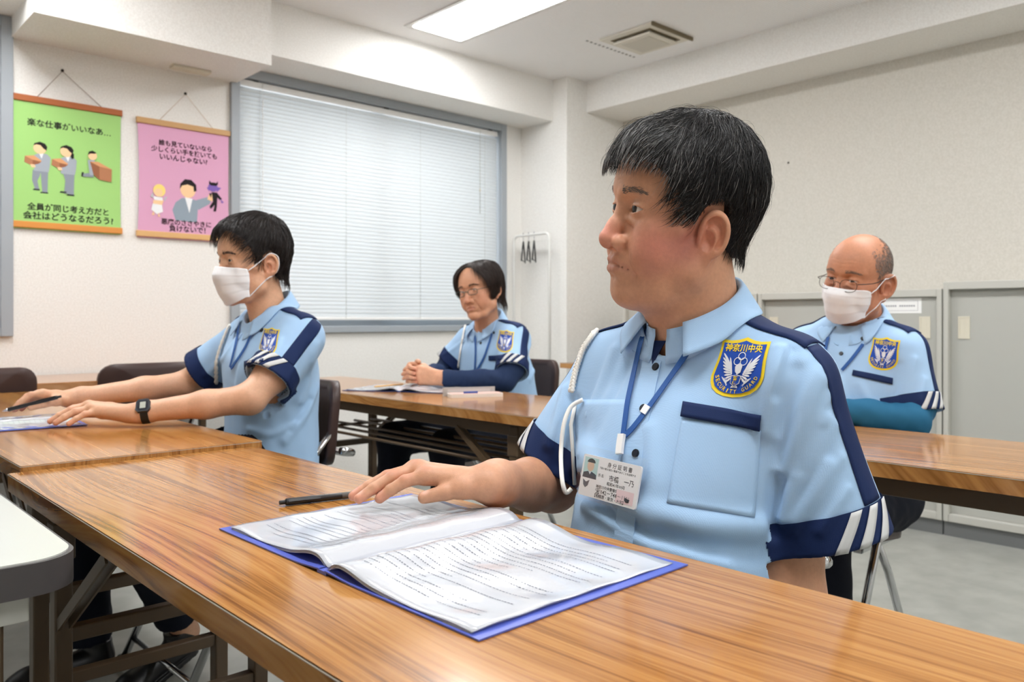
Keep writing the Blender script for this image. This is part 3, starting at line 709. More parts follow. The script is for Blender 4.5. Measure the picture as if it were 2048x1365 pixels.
def surfnet(f, lo, hi, h, blk=6, newton=2, margin=1.45):
    lo = np.asarray(lo, float); hi = np.asarray(hi, float)
    nb = np.maximum(1, np.ceil((hi - lo) / (h * blk)).astype(int)); n = nb * blk + 1
    bc = np.stack(np.meshgrid(*[(np.arange(k) + 0.5) * blk * h for k in nb], indexing='ij'), -1).reshape(-1, 3) + lo
    cd = f(bc); act = np.abs(cd) < margin * blk * h
    D = np.repeat(np.repeat(np.repeat(np.where(cd < 0, -1.0, 1.0).reshape(nb), blk, 0), blk, 1), blk, 2)
    D = np.pad(D, ((0, 1),) * 3, mode='edge').astype(np.float32)
    A = np.zeros(n, bool); idx = np.argwhere(act.reshape(nb)) * blk
    for i, j, k in idx: A[i:i + blk + 1, j:j + blk + 1, k:k + blk + 1] = True
    ai = np.argwhere(A)
    vals = np.empty(len(ai), np.float32)
    for s in range(0, len(ai), 400000): vals[s:s + 400000] = f(lo + ai[s:s + 400000] * h)
    D[ai[:, 0], ai[:, 1], ai[:, 2]] = vals
    S = D < 0
    c = np.zeros(n - 1, np.int8)
    for a in (0, 1):
        for b in (0, 1):
            for e in (0, 1): c += S[a:n[0] - 1 + a, b:n[1] - 1 + b, e:n[2] - 1 + e]
    cells = np.argwhere((c > 0) & (c < 8)); acc = np.zeros((len(cells), 3)); cnt = np.zeros(len(cells))
    corners = [(a, b, e) for a in (0, 1) for b in (0, 1) for e in (0, 1)]
    val = {q: D[cells[:, 0] + q[0], cells[:, 1] + q[1], cells[:, 2] + q[2]].astype(float) for q in corners}
    for q in corners:
        for ax in range(3):
            if q[ax] == 0:
                p = list(q); p[ax] = 1; d0, d1 = val[q], val[tuple(p)]; m = (d0 < 0) != (d1 < 0)
                t = np.where(m, d0 / np.where(m, d0 - d1, 1), 0); pt = np.tile(np.array(q, float), (len(cells), 1)); pt[:, ax] += t
                acc[m] += pt[m]; cnt[m] += 1
    V = lo + (cells + acc / cnt[:, None]) * h
    ID = np.full(n - 1, -1, np.int32); ID[cells[:, 0], cells[:, 1], cells[:, 2]] = np.arange(len(cells))
    Q = []
    for ax in range(3):
        sl0 = [slice(1, k - 1) for k in n]; sl1 = list(sl0); sl0[ax] = slice(0, n[ax] - 1); sl1[ax] = slice(1, n[ax])
        s0, s1 = S[tuple(sl0)], S[tuple(sl1)]; e = np.argwhere(s0 != s1)
        if not len(e): continue
        flip = s0[e[:, 0], e[:, 1], e[:, 2]]
        off = np.array([0 if k == ax else 1 for k in range(3)]); e = e + off
        o1, o2 = [k for k in range(3) if k != ax]; u = np.zeros(3, int); w = np.zeros(3, int); u[o1] = 1; w[o2] = 1
        if ax == 1: flip = ~flip
        q = np.stack([ID[tuple((e - a * u - b * w).T)] for a, b in ((1, 1), (0, 1), (0, 0), (1, 0))], 1)
        q = np.where(flip[:, None], q, q[:, ::-1]); Q.append(q)
    F = np.concatenate(Q); F = F[(F >= 0).all(1)]
    for _ in range(newton):
        d, g = grad(f, V, h * 0.4); gg = (g * g).sum(1) + 1e-9
        V = V - np.clip(d / gg, -h * 0.7, h * 0.7)[:, None] * g
    return V, F
def grad(f, V, e):
    d = f(V); g = np.stack([(f(V + e * u) - f(V - e * u)) / (2 * e) for u in np.eye(3)], 1)
    return d, g
def vnoise(P, s, seed=0):
    """cheap smooth noise, about -1..1"""
    r = np.random.default_rng(seed); out = np.zeros(len(P))
    for k in range(5):
        w = r.normal(size=3); w *= s * (0.7 + 0.5 * k) / np.linalg.norm(w); out += np.sin(P @ w + r.uniform(0, 6.28)) / (1 + 0.4 * k)
    return out / 2.2
def frame(yaw, pitch=0.0, roll=0.0):
    """columns: forward, left, up"""
    y, p, r = [math.radians(a) for a in (yaw, pitch, roll)]
    f = np.array([math.cos(y) * math.cos(p), math.sin(y) * math.cos(p), math.sin(p)]); l = np.array([-math.sin(y), math.cos(y), 0.0]); u = np.cross(f, l)
    return np.stack([f, l * math.cos(r) + u * math.sin(r), u * math.cos(r) - l * math.sin(r)], 1)

# ------------------------------------------------------------------ head
FACE = dict(nose_w=1.0, nose_l=1.0, cheek=0.0, jaw=0.0, dchin=0.0, neck_r=57.0, lid=4.6, mouth_w=24.0, ear=1.0, brow=0.0, lips=1.0, skull=(97, 76, 86), chin=0.0, nasolab=1.6, bags=1.0, neck_dir=(-38, 0, -150), mouth_x=0.0, ear_at=(-8, -8), eye_w=15.5)
def face_detail(p, a, d, c):
    d = smin(d, cone(a, (84, 10, 36 + c['brow']), (66, 47, 37 + c['brow']), 9.5, 8), 12)   # brow ridge
    ez = 17.0
    d = smax(d, -ellipsoid(a, (100, 29, ez + 2), (20, 20, 12)), 14)                      # socket
    d = smin(d, ellipsoid(a, (71, 32, ez), (17.5, 17.5, 14)), 6)                               # lids over the ball
    nl, nw = c['nose_l'], c['nose_w']
    tip = np.array([92 + 22 * nl, 0, -22.0])
    n = chain(p, [(82, 0, 26), (88, 0, 12), (88 + 14 * nl, 0, -6), tip], [8, 7.5, 8.5 * nw, 11 * nw], 8)
    n = smin(n, ellipsoid(a, (90 + 6 * nl, 13.5 * nw, -26), (11 * nw, 7.5 * nw, 8.5 * nw)), 5)
    n = smin(n, cone(p, tip + np.array([-4, 0, -2]), (90, 0, -34), 7, 6), 6)
    d = smin(d, n, 8)
    d = d + 1.3 * np.exp(-(polydist(a, [(96, 19 * nw, -18), (90, 23 * nw, -25), (88, 21 * nw, -33)]) / 2.4) ** 2)   # groove round the wing
    d = smax(d, -ellipsoid(a, (95 + 7 * nl, 6.5 * nw, -35), (7, 4.2, 3.6)), 2.5)    # nostril
    d = smin(d, ellipsoid(a, (74 + c['mouth_x'], 0, -56), (21, 32, 26)), 14)                      # muzzle
    mw = c['mouth_w']; lp = c['lips']; mx = c['mouth_x']
    d = d + 0.8 * np.exp(-(polydist(p, [(96 + mx, 0, -38), (95 + mx, 0, -45)]) / 2.6) ** 2)
    d = smin(d, chain(a, [(93.5 + mx, 0, -49.5), (93 + mx, 7, -48.5), (87 + mx, 17, -52), (79 + mx, mw, -57)], [4.4 * lp, 4.8 * lp, 4.0 * lp, 2.0], 3), 4)
    d = smin(d, chain(a, [(92.5 + mx, 0, -61), (91 + mx, 9, -61), (85 + mx, 18, -59), (79 + mx, mw - 1, -57)], [5.8 * lp, 5.6 * lp, 4.2 * lp, 2.0], 3), 4)
    d = smax(d, -chain(a, [(100 + mx, 0, -55.2), (97 + mx, 9, -54.8), (90 + mx, 18, -56), (81.5 + mx, mw, -58)], [1.7, 1.6, 1.3, 0.9], 1), 1.6)
    d = d + 2.6 * np.exp(-(polydist(a, [(92, 0, -72), (84, 18, -72)]) / 6) ** 2)      # hollow under the lip
    d = d + c['nasolab'] * np.exp(-(polydist(a, [(94, 20, -20), (88, 29, -36), (82, 35, -52), (76, 37, -66)]) / 3.2) ** 2)
    d = d - c['nasolab'] * 1.1 * np.exp(-(polydist(a, [(88, 29, -22), (82, 39, -40), (74, 43, -58)]) / 7) ** 2)
    d = d - c['bags'] * np.exp(-(polydist(a, [(86, 18, 5), (83, 32, 0.5), (72, 46, 6)]) / 3.4) ** 2)
    d = d + c['bags'] * 0.9 * np.exp(-(polydist(a, [(88, 18, -2), (82, 33, -7), (70, 48, 0)]) / 3.0) ** 2)
    for pts, amp, w in c.get('lines', ()): d = d + amp * np.exp(-(polydist(a, pts) / w) ** 2)
    # eye slit, cut back to the ball
    ly = a[:, 1] - 31.5; hw = c['eye_w']
    up_ = ez + c['lid'] * (1 - (ly / hw) ** 2) + 0.02 * ly - (c['lid'] * 0.15); dn_ = ez - c['lid'] * 0.85 * (1 - (ly / hw) ** 2) + 0.06 * ly
    slit = np.maximum(np.maximum(a[:, 2] - up_, dn_ - a[:, 2]) * 0.8, np.abs(ly) - hw); slit = np.maximum(slit, 72 - a[:, 0])
    d = smax(d, -slit, 1.2)
    d = d + 1.0 * np.exp(-(polydist(a, [(90, 17, 22 + c['lid'] * 0.4), (88, 31, 23 + c['lid'] * 0.7), (78, 46, 21)]) / 1.5) ** 2)   # lid crease
    return d
def ear_detail(a, d, c):
    # ear
    e = c['ear']; q = (a - np.array([c['ear_at'][0], 77, c['ear_at'][1]])) / e
    Re = frame(-28, 0, 0); q = q @ Re
    ca, sa = math.cos(0.16), math.sin(0.16); q = np.stack([q[:, 0] * ca + q[:, 2] * sa, q[:, 1], -q[:, 0] * sa + q[:, 2] * ca], 1)
    th = np.linspace(math.radians(-20), math.radians(262), 26)
    rim = [(-3 + 14.5 * math.cos(k) - (3 if math.cos(k) < 0 else 0) * abs(math.cos(k)), 3 + 1.5 * math.sin(k), 7 + (25 if math.sin(k) > 0 else 27) * math.sin(k)) for k in th]
    ear = ellipsoid(q, (-3, -1, 3), (15, 4.5, 28))
    ear = smin(ear, chain(q, rim, list(np.interp(np.linspace(0, 1, 26), [0, 0.2, 0.6, 1], [3.0, 3.9, 3.8, 3.4])), 4), 3)
    ear = smin(ear, ellipsoid(q, (1, 1.0, -25), (8.5, 5.0, 10)), 5)
    th2 = np.linspace(math.radians(70), math.radians(290), 18)
    ear = smin(ear, chain(q, [(0 + 9.5 * math.cos(k), 3.5, -2 + 15 * math.sin(k)) for k in th2], [2.3] * 18, 4), 3)
    ear = smin(ear, ellipsoid(q, (9.5, 2.5, -5), (4.5, 4.5, 7)), 4)
    ear = smax(ear, -ellipsoid(q, (1, 7, -3), (8, 8, 11)), 3)
    th3 = np.linspace(math.radians(30), math.radians(225), 18)
    ear = smax(ear, -chain(q, [(-4 + 11.5 * math.cos(k), 6, 6 + 20 * math.sin(k)) for k in th3], [2.7] * 18, 3), 2)
    d = smin(d, ear * e, 4)
    return d
def head_sdf(p, c):
    """p in millimetres in the head frame: x forward, y left, z up, origin between the ear holes"""
    a = p.copy(); a[:, 1] = np.abs(a[:, 1])
    d = ellipsoid(p, (-6, 0, 44), c['skull'])
    d = smin(d, ellipsoid(a, (28, 0, 40), (66, 66, 72)), 20)                       # forehead
    d = smin(d, ellipsoid(a, (32, 0, -20), (54, 60 + c['jaw'] * 0.5, 70)), 22)     # face mass
    d = smin(d, chain(a, [(-2, 56 + c['jaw'], -34), (14, 52 + c['jaw'], -58), (50 + c['chin'] * 0.5, 32 + c['jaw'] * 0.6, -82), (76 + c['chin'], 8, -90)], [17, 18, 16, 14], 14), 18)
    d = smin(d, ellipsoid(a, (80 + c['chin'], 0, -86), (15, 22, 17)), 14)          # chin
    d = smin(d, cone(a, (64, 44, -8), (36, 62, -2), 18, 13), 16)                    # cheekbone
    d = smin(d, ellipsoid(a, (54, 38, -36), (30 + c['cheek'], 26 + c['cheek'], 30 + c['cheek'])), 16)
    if c['dchin'] > 0:
        d = smin(d, ellipsoid(a, (34, 0, -84 - c['dchin'] * 0.3), (36 + c['dchin'], 38 + c['dchin'], 18 + c['dchin'] * 0.6)), 26)
    nd = c['neck_dir']
    d = smin(d, cone(p, (-14, 0, -50), nd, c['neck_r'] * 0.95, c['neck_r'] * 1.02), 24)
    m = a[:, 0] > 30
    if m.any(): d[m] = face_detail(p[m], a[m], d[m], c)
    m = (a[:, 1] > 45) & (a[:, 0] > -75) & (a[:, 0] < 60) & (np.abs(a[:, 2]) < 80)
    if m.any(): d[m] = ear_detail(a[m], d[m], c)
    return d
class Head:
    def __init__(s, o, yaw, pitch, roll, scale, sz=1.0, **kw):
        s.o = np.asarray(o, float); s.R = frame(yaw, pitch, roll); s.s = scale; s.c = dict(FACE); s.c.update(kw)
        s.k = scale / 1000.0; s.a = np.array([1, 1, sz])
        if 'neck_to' in kw: s.c['neck_dir'] = tuple(s.loc(np.asarray(kw['neck_to'], float)))
    def loc(s, P): return (P - s.o) @ s.R / s.k / s.a
    def w(s, p): return s.o + (np.asarray(p, float) * s.a * s.k) @ s.R.T
    def f(s, P): return head_sdf(s.loc(P), s.c) * s.k
    def box(s, lo, hi):
        q = np.array([s.w((x, y, z)) for x in (lo[0], hi[0]) for y in (lo[1], hi[1]) for z in (lo[2], hi[2])]); return q.min(0), q.max(0)

# ------------------------------------------------------------------ hands and arms
def finger(mcp, tip, up, bulge, r=(0.0100, 0.0088, 0.0080, 0.0070), t=(0.46, 0.76)):
    mcp, tip, up = [np.asarray(a, float) for a in (mcp, tip, up)]
    return [mcp, mcp + (tip - mcp) * t[0] + up * bulge, mcp + (tip - mcp) * t[1] + up * bulge * 0.62, tip], r
def hand_sdf(P, H):
    wr, ax = H['wrist'], H['across']
    d = None; m = [fg[0][0] for fg in H['fingers']]
    for i, q in enumerate(m):
        e = cone(P, wr + ax * (0.014 - 0.0095 * i), q, 0.0155, 0.0125); d = e if d is None else smin(d, e, 0.012)
    for i in range(3): d = smin(d, cone(P, m[i], m[i + 1], 0.0105), 0.008)
    T, tr = H['thumb']
    d = smin(d, cone(P, T[0], T[1], tr[0], tr[1]), 0.012); d = smin(d, cone(P, T[1], (m[0] + wr) / 2, 0.011, 0.012), 0.014)
    fm = chain(P, T[1:], tr[1:], 0.003)
    for pts, r in H['fingers']: fm = np.minimum(fm, chain(P, pts, r, 0.003))
    return smin(d, fm, 0.007)
def limb(P, pts, rad, k=0.02): return chain(P, pts, rad, k)

# ------------------------------------------------------------------ shared materials for people
def attr_mat(name, rough, spec=0.4, sss=0.0, bump=None, sheen=0.0, coat=0.0):
    m = mat(name, (200, 160, 130), rough, spec=spec, coat=coat); N, L, b = nodes(m)
    at = N.new('ShaderNodeVertexColor'); at.layer_name = 'Col'; L.new(at.outputs[0], b.inputs['Base Color'])
    if sss: b.inputs['Subsurface Weight'].default_value = sss; b.inputs['Subsurface Radius'].default_value = (1.0, 0.35, 0.2); b.inputs['Subsurface Scale'].default_value = 0.004
    if bump: add_bump(m, *bump)
    return m
m_skin = attr_mat('skin', 0.46, 0.4, 0.10, (900, 0.22, 0.0012))
def skin_mottle():
    N, L, b = nodes(m_skin); at = [n for n in N if n.bl_idname == 'ShaderNodeVertexColor'][0]; tc = N.new('ShaderNodeTexCoord')
    n1 = N.new('ShaderNodeTexNoise'); n1.inputs['Scale'].default_value = 190; n1.inputs['Detail'].default_value = 5; L.new(tc.outputs['Object'], n1.inputs['Vector'])
    mr = N.new('ShaderNodeMapRange'); mr.inputs[1].default_value = 0.3; mr.inputs[2].default_value = 0.7; mr.inputs[3].default_value = 0.94; mr.inputs[4].default_value = 1.05; L.new(n1.outputs['Fac'], mr.inputs[0])
    mx = N.new('ShaderNodeMix'); mx.data_type = 'RGBA'; mx.blend_type = 'MULTIPLY'; mx.inputs[0].default_value = 1.0; L.new(at.outputs[0], mx.inputs[6]); L.new(mr.outputs[0], mx.inputs[7]); L.new(mx.outputs[2], b.inputs['Base Color'])
skin_mottle()
m_eye = attr_mat('eye', 0.2, 0.35, 0.0, None, 0, 0.12)
m_hair = attr_mat('hair', 0.42, 0.45)
def pique(name, col, rough=0.75, pitch=620, strength=0.3):
    m = mat(name, col, rough, spec=0.2); N, L, b = nodes(m); b.inputs['Sheen Weight'].default_value = 0.12 if sum(col) > 450 else 0.0
    tc = N.new('ShaderNodeTexCoord'); v = N.new('ShaderNodeTexVoronoi'); v.inputs['Scale'].default_value = pitch; v.inputs['Randomness'].default_value = 0.25
    L.new(tc.outputs['Object'], v.inputs['Vector'])
    bp = N.new('ShaderNodeBump'); bp.inputs['Strength'].default_value = strength; bp.inputs['Distance'].default_value = 0.0008; L.new(v.outputs['Distance'], bp.inputs['Height']); L.new(bp.outputs[0], b.inputs['Normal'])
    return m
m_shirt = pique('light_blue_pique', (164, 198, 232))
m_navy = pique('navy_twill', (24, 42, 84), 0.7, 900, 0.2)
m_trouser = pique('dark_navy_cloth', (20, 24, 36), 0.85, 900, 0.15)
m_refl = mat('reflective_tape', (206, 208, 208), 0.45, spec=0.4)
m_btn = mat('dark_button', (26, 32, 44), 0.3)
m_lany = mat('blue_lanyard', (22, 80, 150), 0.65)
m_rope = mat('white_cord', (236, 234, 226), 0.8)
m_mask = add_bump(mat('mask_fabric', (240, 240, 242), 0.9, spec=0.1), 900, 0.1, 0.0005)
m_yel = add_bump(mat('yellow_thread', (238, 208, 30), 0.7), 1500, 0.3, 0.0006)
m_bluep = add_bump(mat('blue_patch', (16, 72, 172), 0.75), 1500, 0.3, 0.0005)
m_wthr = mat('white_thread', (226, 230, 236), 0.75)
m_shoe = mat('black_leather', (18, 18, 20), 0.4)

def skin_cols(V, base, H=None, extra=()):
    """per-vertex skin tone: freckle noise, ruddy cheeks and nose, lips, plus spots (centre, radius, colour, weight)"""
    base = np.array(lin(base)); C = np.tile(base, (len(V), 1))
    C *= (1 + 0.05 * vnoise(V, 140, 3))[:, None]
    def mix(w, col):
        nonlocal C
        w = np.clip(w, 0, 1)[:, None]; C = C * (1 - w) + np.array(lin(col)) * w
    if H is not None:
        p = H.loc(V); a = p.copy(); a[:, 1] = np.abs(a[:, 1]); near = np.exp(-np.maximum(0, np.linalg.norm(p - np.array([30, 0, 0]), axis=1) - 130) / 10)
        for cen, rad, col, wt in H.tint:
            mix(wt * near * np.exp(-(np.linalg.norm((a - np.array(cen)) / np.array(rad), axis=1)) ** 2), col)
        mw, mx = H.c['mouth_w'], H.c['mouth_x']; lipd = np.minimum(polydist(a, [(97 + mx, 0, -50.5), (96 + mx, 7, -50), (89 + mx, 17, -53), (82 + mx, mw - 2, -57)]), polydist(a, [(97 + mx, 0, -60), (95 + mx, 9, -60), (88 + mx, 18, -58), (82 + mx, mw - 3, -57)]))
        mix(0.75 * np.clip(1.3 - lipd / 5.0, 0, 1) * near, H.lip)
    for cen, rad, col, wt in extra:
        mix(wt * np.exp(-(np.linalg.norm((V - np.asarray(cen)), axis=1) / rad) ** 4), col)
    return np.clip(C, 0, 1)
# ------------------------------------------------------------------ people: builder
def bvh_of(V, F): return BVHTree.FromPolygons([tuple(v) for v in V.tolist()], F.tolist() if isinstance(F, np.ndarray) else F)
def cast(bv, u, v):
    d = rays(u, v); h = bv.ray_cast(Vector(CAMP.tolist()), Vector(d.tolist()).normalized())
    return (np.array(h[0]), np.array(h[1])) if h[0] is not None else (None, None)
def bv_ray(bv, o, d):
    h = bv.ray_cast(Vector(np.asarray(o, float).tolist()), Vector(np.asarray(d, float).tolist()).normalized())
    return (np.array(h[0]), np.array(h[1])) if h[0] is not None else (None, None)
def unit(v): v = np.asarray(v, float); return v / (np.linalg.norm(v) + 1e-12)

class Torso:
    def __init__(s, bo, yaw, rings, n=2.4):
        s.o = np.array([bo[0], bo[1], 0.0]); s.R = frame(yaw); s.n = n
        r = np.array(rings, float); z = np.linspace(r[0, 0], r[-1, 0], 90)
        # smooth interpolation of the ring table
        def it(col):
            y = np.interp(z, r[:, 0], r[:, col]); k = np.ones(9) / 9
            return np.convolve(np.pad(y, 4, mode='edge'), k, 'valid')
        s.z = z; s.cx, s.a, s.b = it(1), it(2), it(3); s.cy = it(4) if r.shape[1] > 4 else np.zeros_like(z)
    def loc(s, P): return (P - s.o) @ s.R
    def w(s, q): return s.o + np.asarray(q, float) @ s.R.T
    def f(s, P):
        q = s.loc(P); z = q[:, 2]; cx, cy, a, b = [np.interp(z, s.z, t) for t in (s.cx, s.cy, s.a, s.b)]
        d = ((np.abs(q[:, 0] - cx) / a) ** s.n + (np.abs(q[:, 1] - cy) / b) ** s.n) ** (1 / s.n) - 1
        d = d * np.minimum(a, b) * 0.9
        return smax(smax(d, z - s.z[-1], 0.03), s.z[0] - z, 0.02)
class Shirt:
    def __init__(s, torso, neck, sh, hem, r_sh, r_hem, neck_r=0.062, neck_ax=(0, 0, 1), trap=0.052, elbow=None, wr=0.0016):
        s.t = torso; s.neck = np.asarray(neck, float); s.sh = [np.asarray(a, float) for a in sh]; s.hem = [np.asarray(a, float) for a in hem]
        s.r_sh, s.r_hem, s.nr, s.trap = r_sh, r_hem, neck_r, trap; s.nax = unit(neck_ax); s.folds = []; s.wr = wr
    def sleeve(s, P, i, off=0.0):
        return cone(P, s.sh[i], s.hem[i] + unit(s.hem[i] - s.sh[i]) * 0.03, s.r_sh - off, s.r_hem - off)
    def f(s, P):
        d = s.t.f(P)
        for i in (0, 1):
            d = smin(d, cone(P, s.neck - np.array([0, 0, 0.012]), s.sh[i] + np.array([0, 0, 0.012]), s.trap, s.trap), 0.05)
            d = smin(d, s.sleeve(P, i), 0.035)
        d = d + s.wr * vnoise(P, 34, 11) + s.wr * 0.5 * vnoise(P, 75, 12)
        for pts, amp, w in s.folds:
            lo, hi = pts.min(0) - 2.6 * w, pts.max(0) + 2.6 * w; m = ((P > lo) & (P < hi)).all(1)
            if m.any(): d[m] -= amp * np.exp(-(polydist(P[m], pts) / w) ** 2)
        e = d.copy()
        for i in (0, 1):
            ax = unit(s.hem[i] - s.sh[i]); cut = (P - s.hem[i]) @ ax
            near = cone(P, s.hem[i] - ax * 0.02, s.hem[i] + ax * 0.12, s.r_hem + 0.03) < 0.0
            e = np.where(near, smax(smax(e, cut, 0.004), -np.maximum(d + 0.0065, -(cut + 0.018)), 0.004), e)
        return smax(e, -cone(P, s.neck - s.nax * 0.02, s.neck + s.nax * 0.2, s.nr, s.nr * 1.15), 0.008)
    def box(s):
        p = np.array([s.t.w((a, b, 0)) for a in (-0.24, 0.26) for b in (-0.24, 0.24)] + [x + k for x in s.sh + s.hem for k in (np.array([0.11] * 3), np.array([-0.11] * 3))])
        lo, hi = p.min(0), p.max(0); lo[2] = min(s.t.z[0] - 0.02, s.hem[0][2] - 0.03); hi[2] = max(s.t.z[-1], s.neck[2], s.sh[0][2] + s.r_sh, s.sh[1][2] + s.r_sh) + 0.07
        return lo, hi

def dense(px, n=14):
    px = np.array(px, float); q = np.linspace(0, len(px) - 1, n); return np.stack([np.interp(q, np.arange(len(px)), px[:, k]) for k in (0, 1)], 1)
def cut_region(V, F, planes, offset=0.0, axis=None):
    """piece of a mesh on the positive side of every (point, normal) plane, pushed out along its normals"""
    V = np.asarray(V); ok = np.ones(len(V), bool)
    for p, n in planes: ok &= ((V - p) @ n) > -0.012
    keep = ok[F].all(1); Fk = F[keep]; used = np.unique(Fk); mp = np.full(len(V), -1); mp[used] = np.arange(len(used))
    bm = bmesh.new(); vs = [bm.verts.new(v) for v in V[used].tolist()]
    for q in mp[Fk]:
        try: bm.faces.new([vs[i] for i in q])
        except ValueError: pass
    for p, n in planes:
        bmesh.ops.bisect_plane(bm, geom=bm.verts[:] + bm.edges[:] + bm.faces[:], plane_co=Vector(np.asarray(p).tolist()), plane_no=Vector(np.asarray(n).tolist()), clear_inner=True)
    bm.normal_update()
    if offset:
        nn = [v.normal.copy() for v in bm.verts] if axis is None else [Vector(unit((np.array(v.co) - axis[0]) - axis[1] * ((np.array(v.co) - axis[0]) @ axis[1])).tolist()) for v in bm.verts]
        for v, n in zip(bm.verts, nn): v.co += n * offset
    g = G(); g.bm(bm); return g
def solidify(o, th, offset=-1):
    m = o.modifiers.new('thickness', 'SOLIDIFY'); m.thickness = th; m.offset = offset; return o
def grid_faces(nu, nv): return [(j * (nu + 1) + i, j * (nu + 1) + i + 1, (j + 1) * (nu + 1) + i + 1, (j + 1) * (nu + 1) + i) for j in range(nv) for i in range(nu)]
def strip_rays(bv, rows, off):
    """rows: list of lists of (origin, direction); returns grid of surface points pushed out by off"""
    V = []
    for row in rows:
        for o, d in row:
            p, n = bv_ray(bv, o, d)
            if p is None: p = np.asarray(o) + np.asarray(d) * 0.1; n = -np.asarray(d)
            if n @ d > 0: n = -n
            n = unit(0.4 * n - 0.6 * unit(d)); V.append(p + n * off)
    return V
def relax(V, nu, nv, it=1):
    V = np.array(V).reshape(nv + 1, nu + 1, 3)
    for _ in range(it):
        W = V.copy(); W[1:-1] = 0.5 * V[1:-1] + 0.25 * (V[:-2] + V[2:]); V = W
    return V.reshape(-1, 3)
def decal(bv, polys, o, ex, ey, en, off, step=0.006):
    """flat outlines (list of (outline, material index, extra lift)) wrapped on a surface along -en"""
    g = G()
    for poly, mi, lift in polys:
        V2, F2 = poly if isinstance(poly, tuple) else (np.array(poly), [tuple(range(len(poly)))])
        bm = bmesh.new(); vs = [bm.verts.new((float(p[0]), float(p[1]), 0)) for p in V2]
        for f in F2:
            try: bm.faces.new([vs[i] for i in f])
            except ValueError: pass
        lo, hi = np.asarray(V2).min(0), np.asarray(V2).max(0)
        for ax in (0, 1):
            for c in np.arange(math.floor(lo[ax] / step) * step + step, hi[ax], step):
                no = [0, 0, 0]; no[ax] = 1; co = [0, 0, 0]; co[ax] = c
                bmesh.ops.bisect_plane(bm, geom=bm.verts[:] + bm.edges[:] + bm.faces[:], plane_co=co, plane_no=no)
        for v in bm.verts:
            q = o + ex * v.co.x + ey * v.co.y; p, n = bv_ray(bv, q + en * 0.12, -en)
            if p is None or np.linalg.norm(p - q) > 0.08: p = q
            v.co = Vector((p + en * (off + lift)).tolist())
        g.bm(bm, mi)
    return g
def px_frame(bv, c, up, right):
    """surface frame from pixels: centre, a point above it, a point to its right"""
    o, n = cast(bv, *c); a, _ = cast(bv, *up); b, _ = cast(bv, *right)
    ex = b - o; ey = a - o; w, h = np.linalg.norm(ex), np.linalg.norm(ey); en = unit(np.cross(ex, ey)); ex = unit(ex); ey = np.cross(en, ex)
    return o, ex, ey, en, w, h

# hair
def cranium(p, c): 
    return smin(ellipsoid(p, (-6, 0, 44), c['skull']), ellipsoid(np.stack([p[:, 0], np.abs(p[:, 1]), p[:, 2]], 1), (30, 0, 40), (66, 66, 72)), 20)
def cap_sdf(p, c, h):
    """hair mass: h has thick (fn of p), line (azimuth -> lower edge)"""
    d = cranium(p, c)
    d = smin(d, cone(p, (-30, 0, -10), (-44, 0, -70), 56, 50), 20) if h.get('nape', True) else d
    phi = np.degrees(np.arctan2(np.abs(p[:, 1]), p[:, 0] + 6)); zl = np.interp(phi, *zip(*h['line'])); 
    return smax(d - h['thick'](p), (zl - p[:, 2]) * 0.75, 5)
def strand_mesh(H, roots, h, length, width, col, steps=7, lift=(0.5, 3.0), seed=1, flow=None, curl=0.12, clump=0.0):
    """roots in head mm; returns V (world), F, colours"""
    r = np.random.default_rng(seed); n = len(roots); c = H.c
    base = lambda q: (smin(cranium(q, c), cone(q, (-30, 0, -10), (-44, 0, -70), 56, 50), 20) if h.get('nape', True) else cranium(q, c)) - h['thick'](q)
    crown = np.array(h['crown'], float); P = roots.copy(); pts = [P.copy()]
    L = length * r.uniform(0.6, 1.25, n)
    if 'len' in h: L = h['len'](roots, L)
    L = L; hh = r.uniform(lift[0], lift[1], n); kick = r.normal(0, curl, (n, 3)) + clump * np.stack([vnoise(roots, 0.11, seed + k) for k in range(3)], 1)
    for s in range(steps):
        d, g = grad(base, P, 0.8); g /= np.linalg.norm(g, axis=1, keepdims=True) + 1e-9
        v = flow(P) if flow is not None else (P - crown) / (np.linalg.norm(P - crown, axis=1, keepdims=True) + 1e-9) + np.array([0, 0, -0.45])
        v = v + kick; v = v - g * (v * g).sum(1, keepdims=True) * 0.9; v /= np.linalg.norm(v, axis=1, keepdims=True) + 1e-9
        P = P + v * (L / steps)[:, None]
        d = base(P); tgt = hh * (0.3 + 0.7 * math.sin(math.pi * (s + 1) / (steps + 0.6))); P = P + g * np.clip(tgt - d, -6, 6)[:, None] * 0.8
        pts.append(P.copy())
    S = np.stack(pts, 1)                       # n, steps+1, 3
    T = np.gradient(S, axis=1); T /= np.linalg.norm(T, axis=2, keepdims=True) + 1e-9
    up = r.normal(size=(n, 1, 3)); A = np.cross(T, up); A /= np.linalg.norm(A, axis=2, keepdims=True) + 1e-9; B = np.cross(T, A)
    wd = (width * r.uniform(0.6, 1.4, n))[:, None] * np.interp(np.linspace(0, 1, steps + 1), [0, 0.6, 1], [1, 0.85, 0.12])[None]
    V = np.stack([S + wd[..., None] * (math.cos(a) * A + math.sin(a) * B) for a in (0, 2.094, 4.189)], 2)   # n, s+1, 3, 3
    K = (steps + 1) * 3; base_i = (np.arange(n) * K)[:, None, None]
    q = []
    for s in range(steps):
        for k in range(3):
            l = (k + 1) % 3; q.append([s * 3 + k, s * 3 + l, s * 3 + 3 + l, s * 3 + 3 + k])
    F = (base_i + np.array(q)[None]).reshape(-1, 4)
    C = np.repeat(col(roots, r), K, 0)
    return H.w(V.reshape(-1, 3)), F, C
def hair_obj(name, parts, parent, base, mats=None):
    V = np.concatenate([p[0] for p in parts]); F = []; k = 0
    for p in parts: F.append(p[1] + k); k += len(p[0])
    return mesh_obj(name, V, np.concatenate(F), mats or m_hair, parent, base, True, None, None, np.concatenate([p[2] for p in parts]))
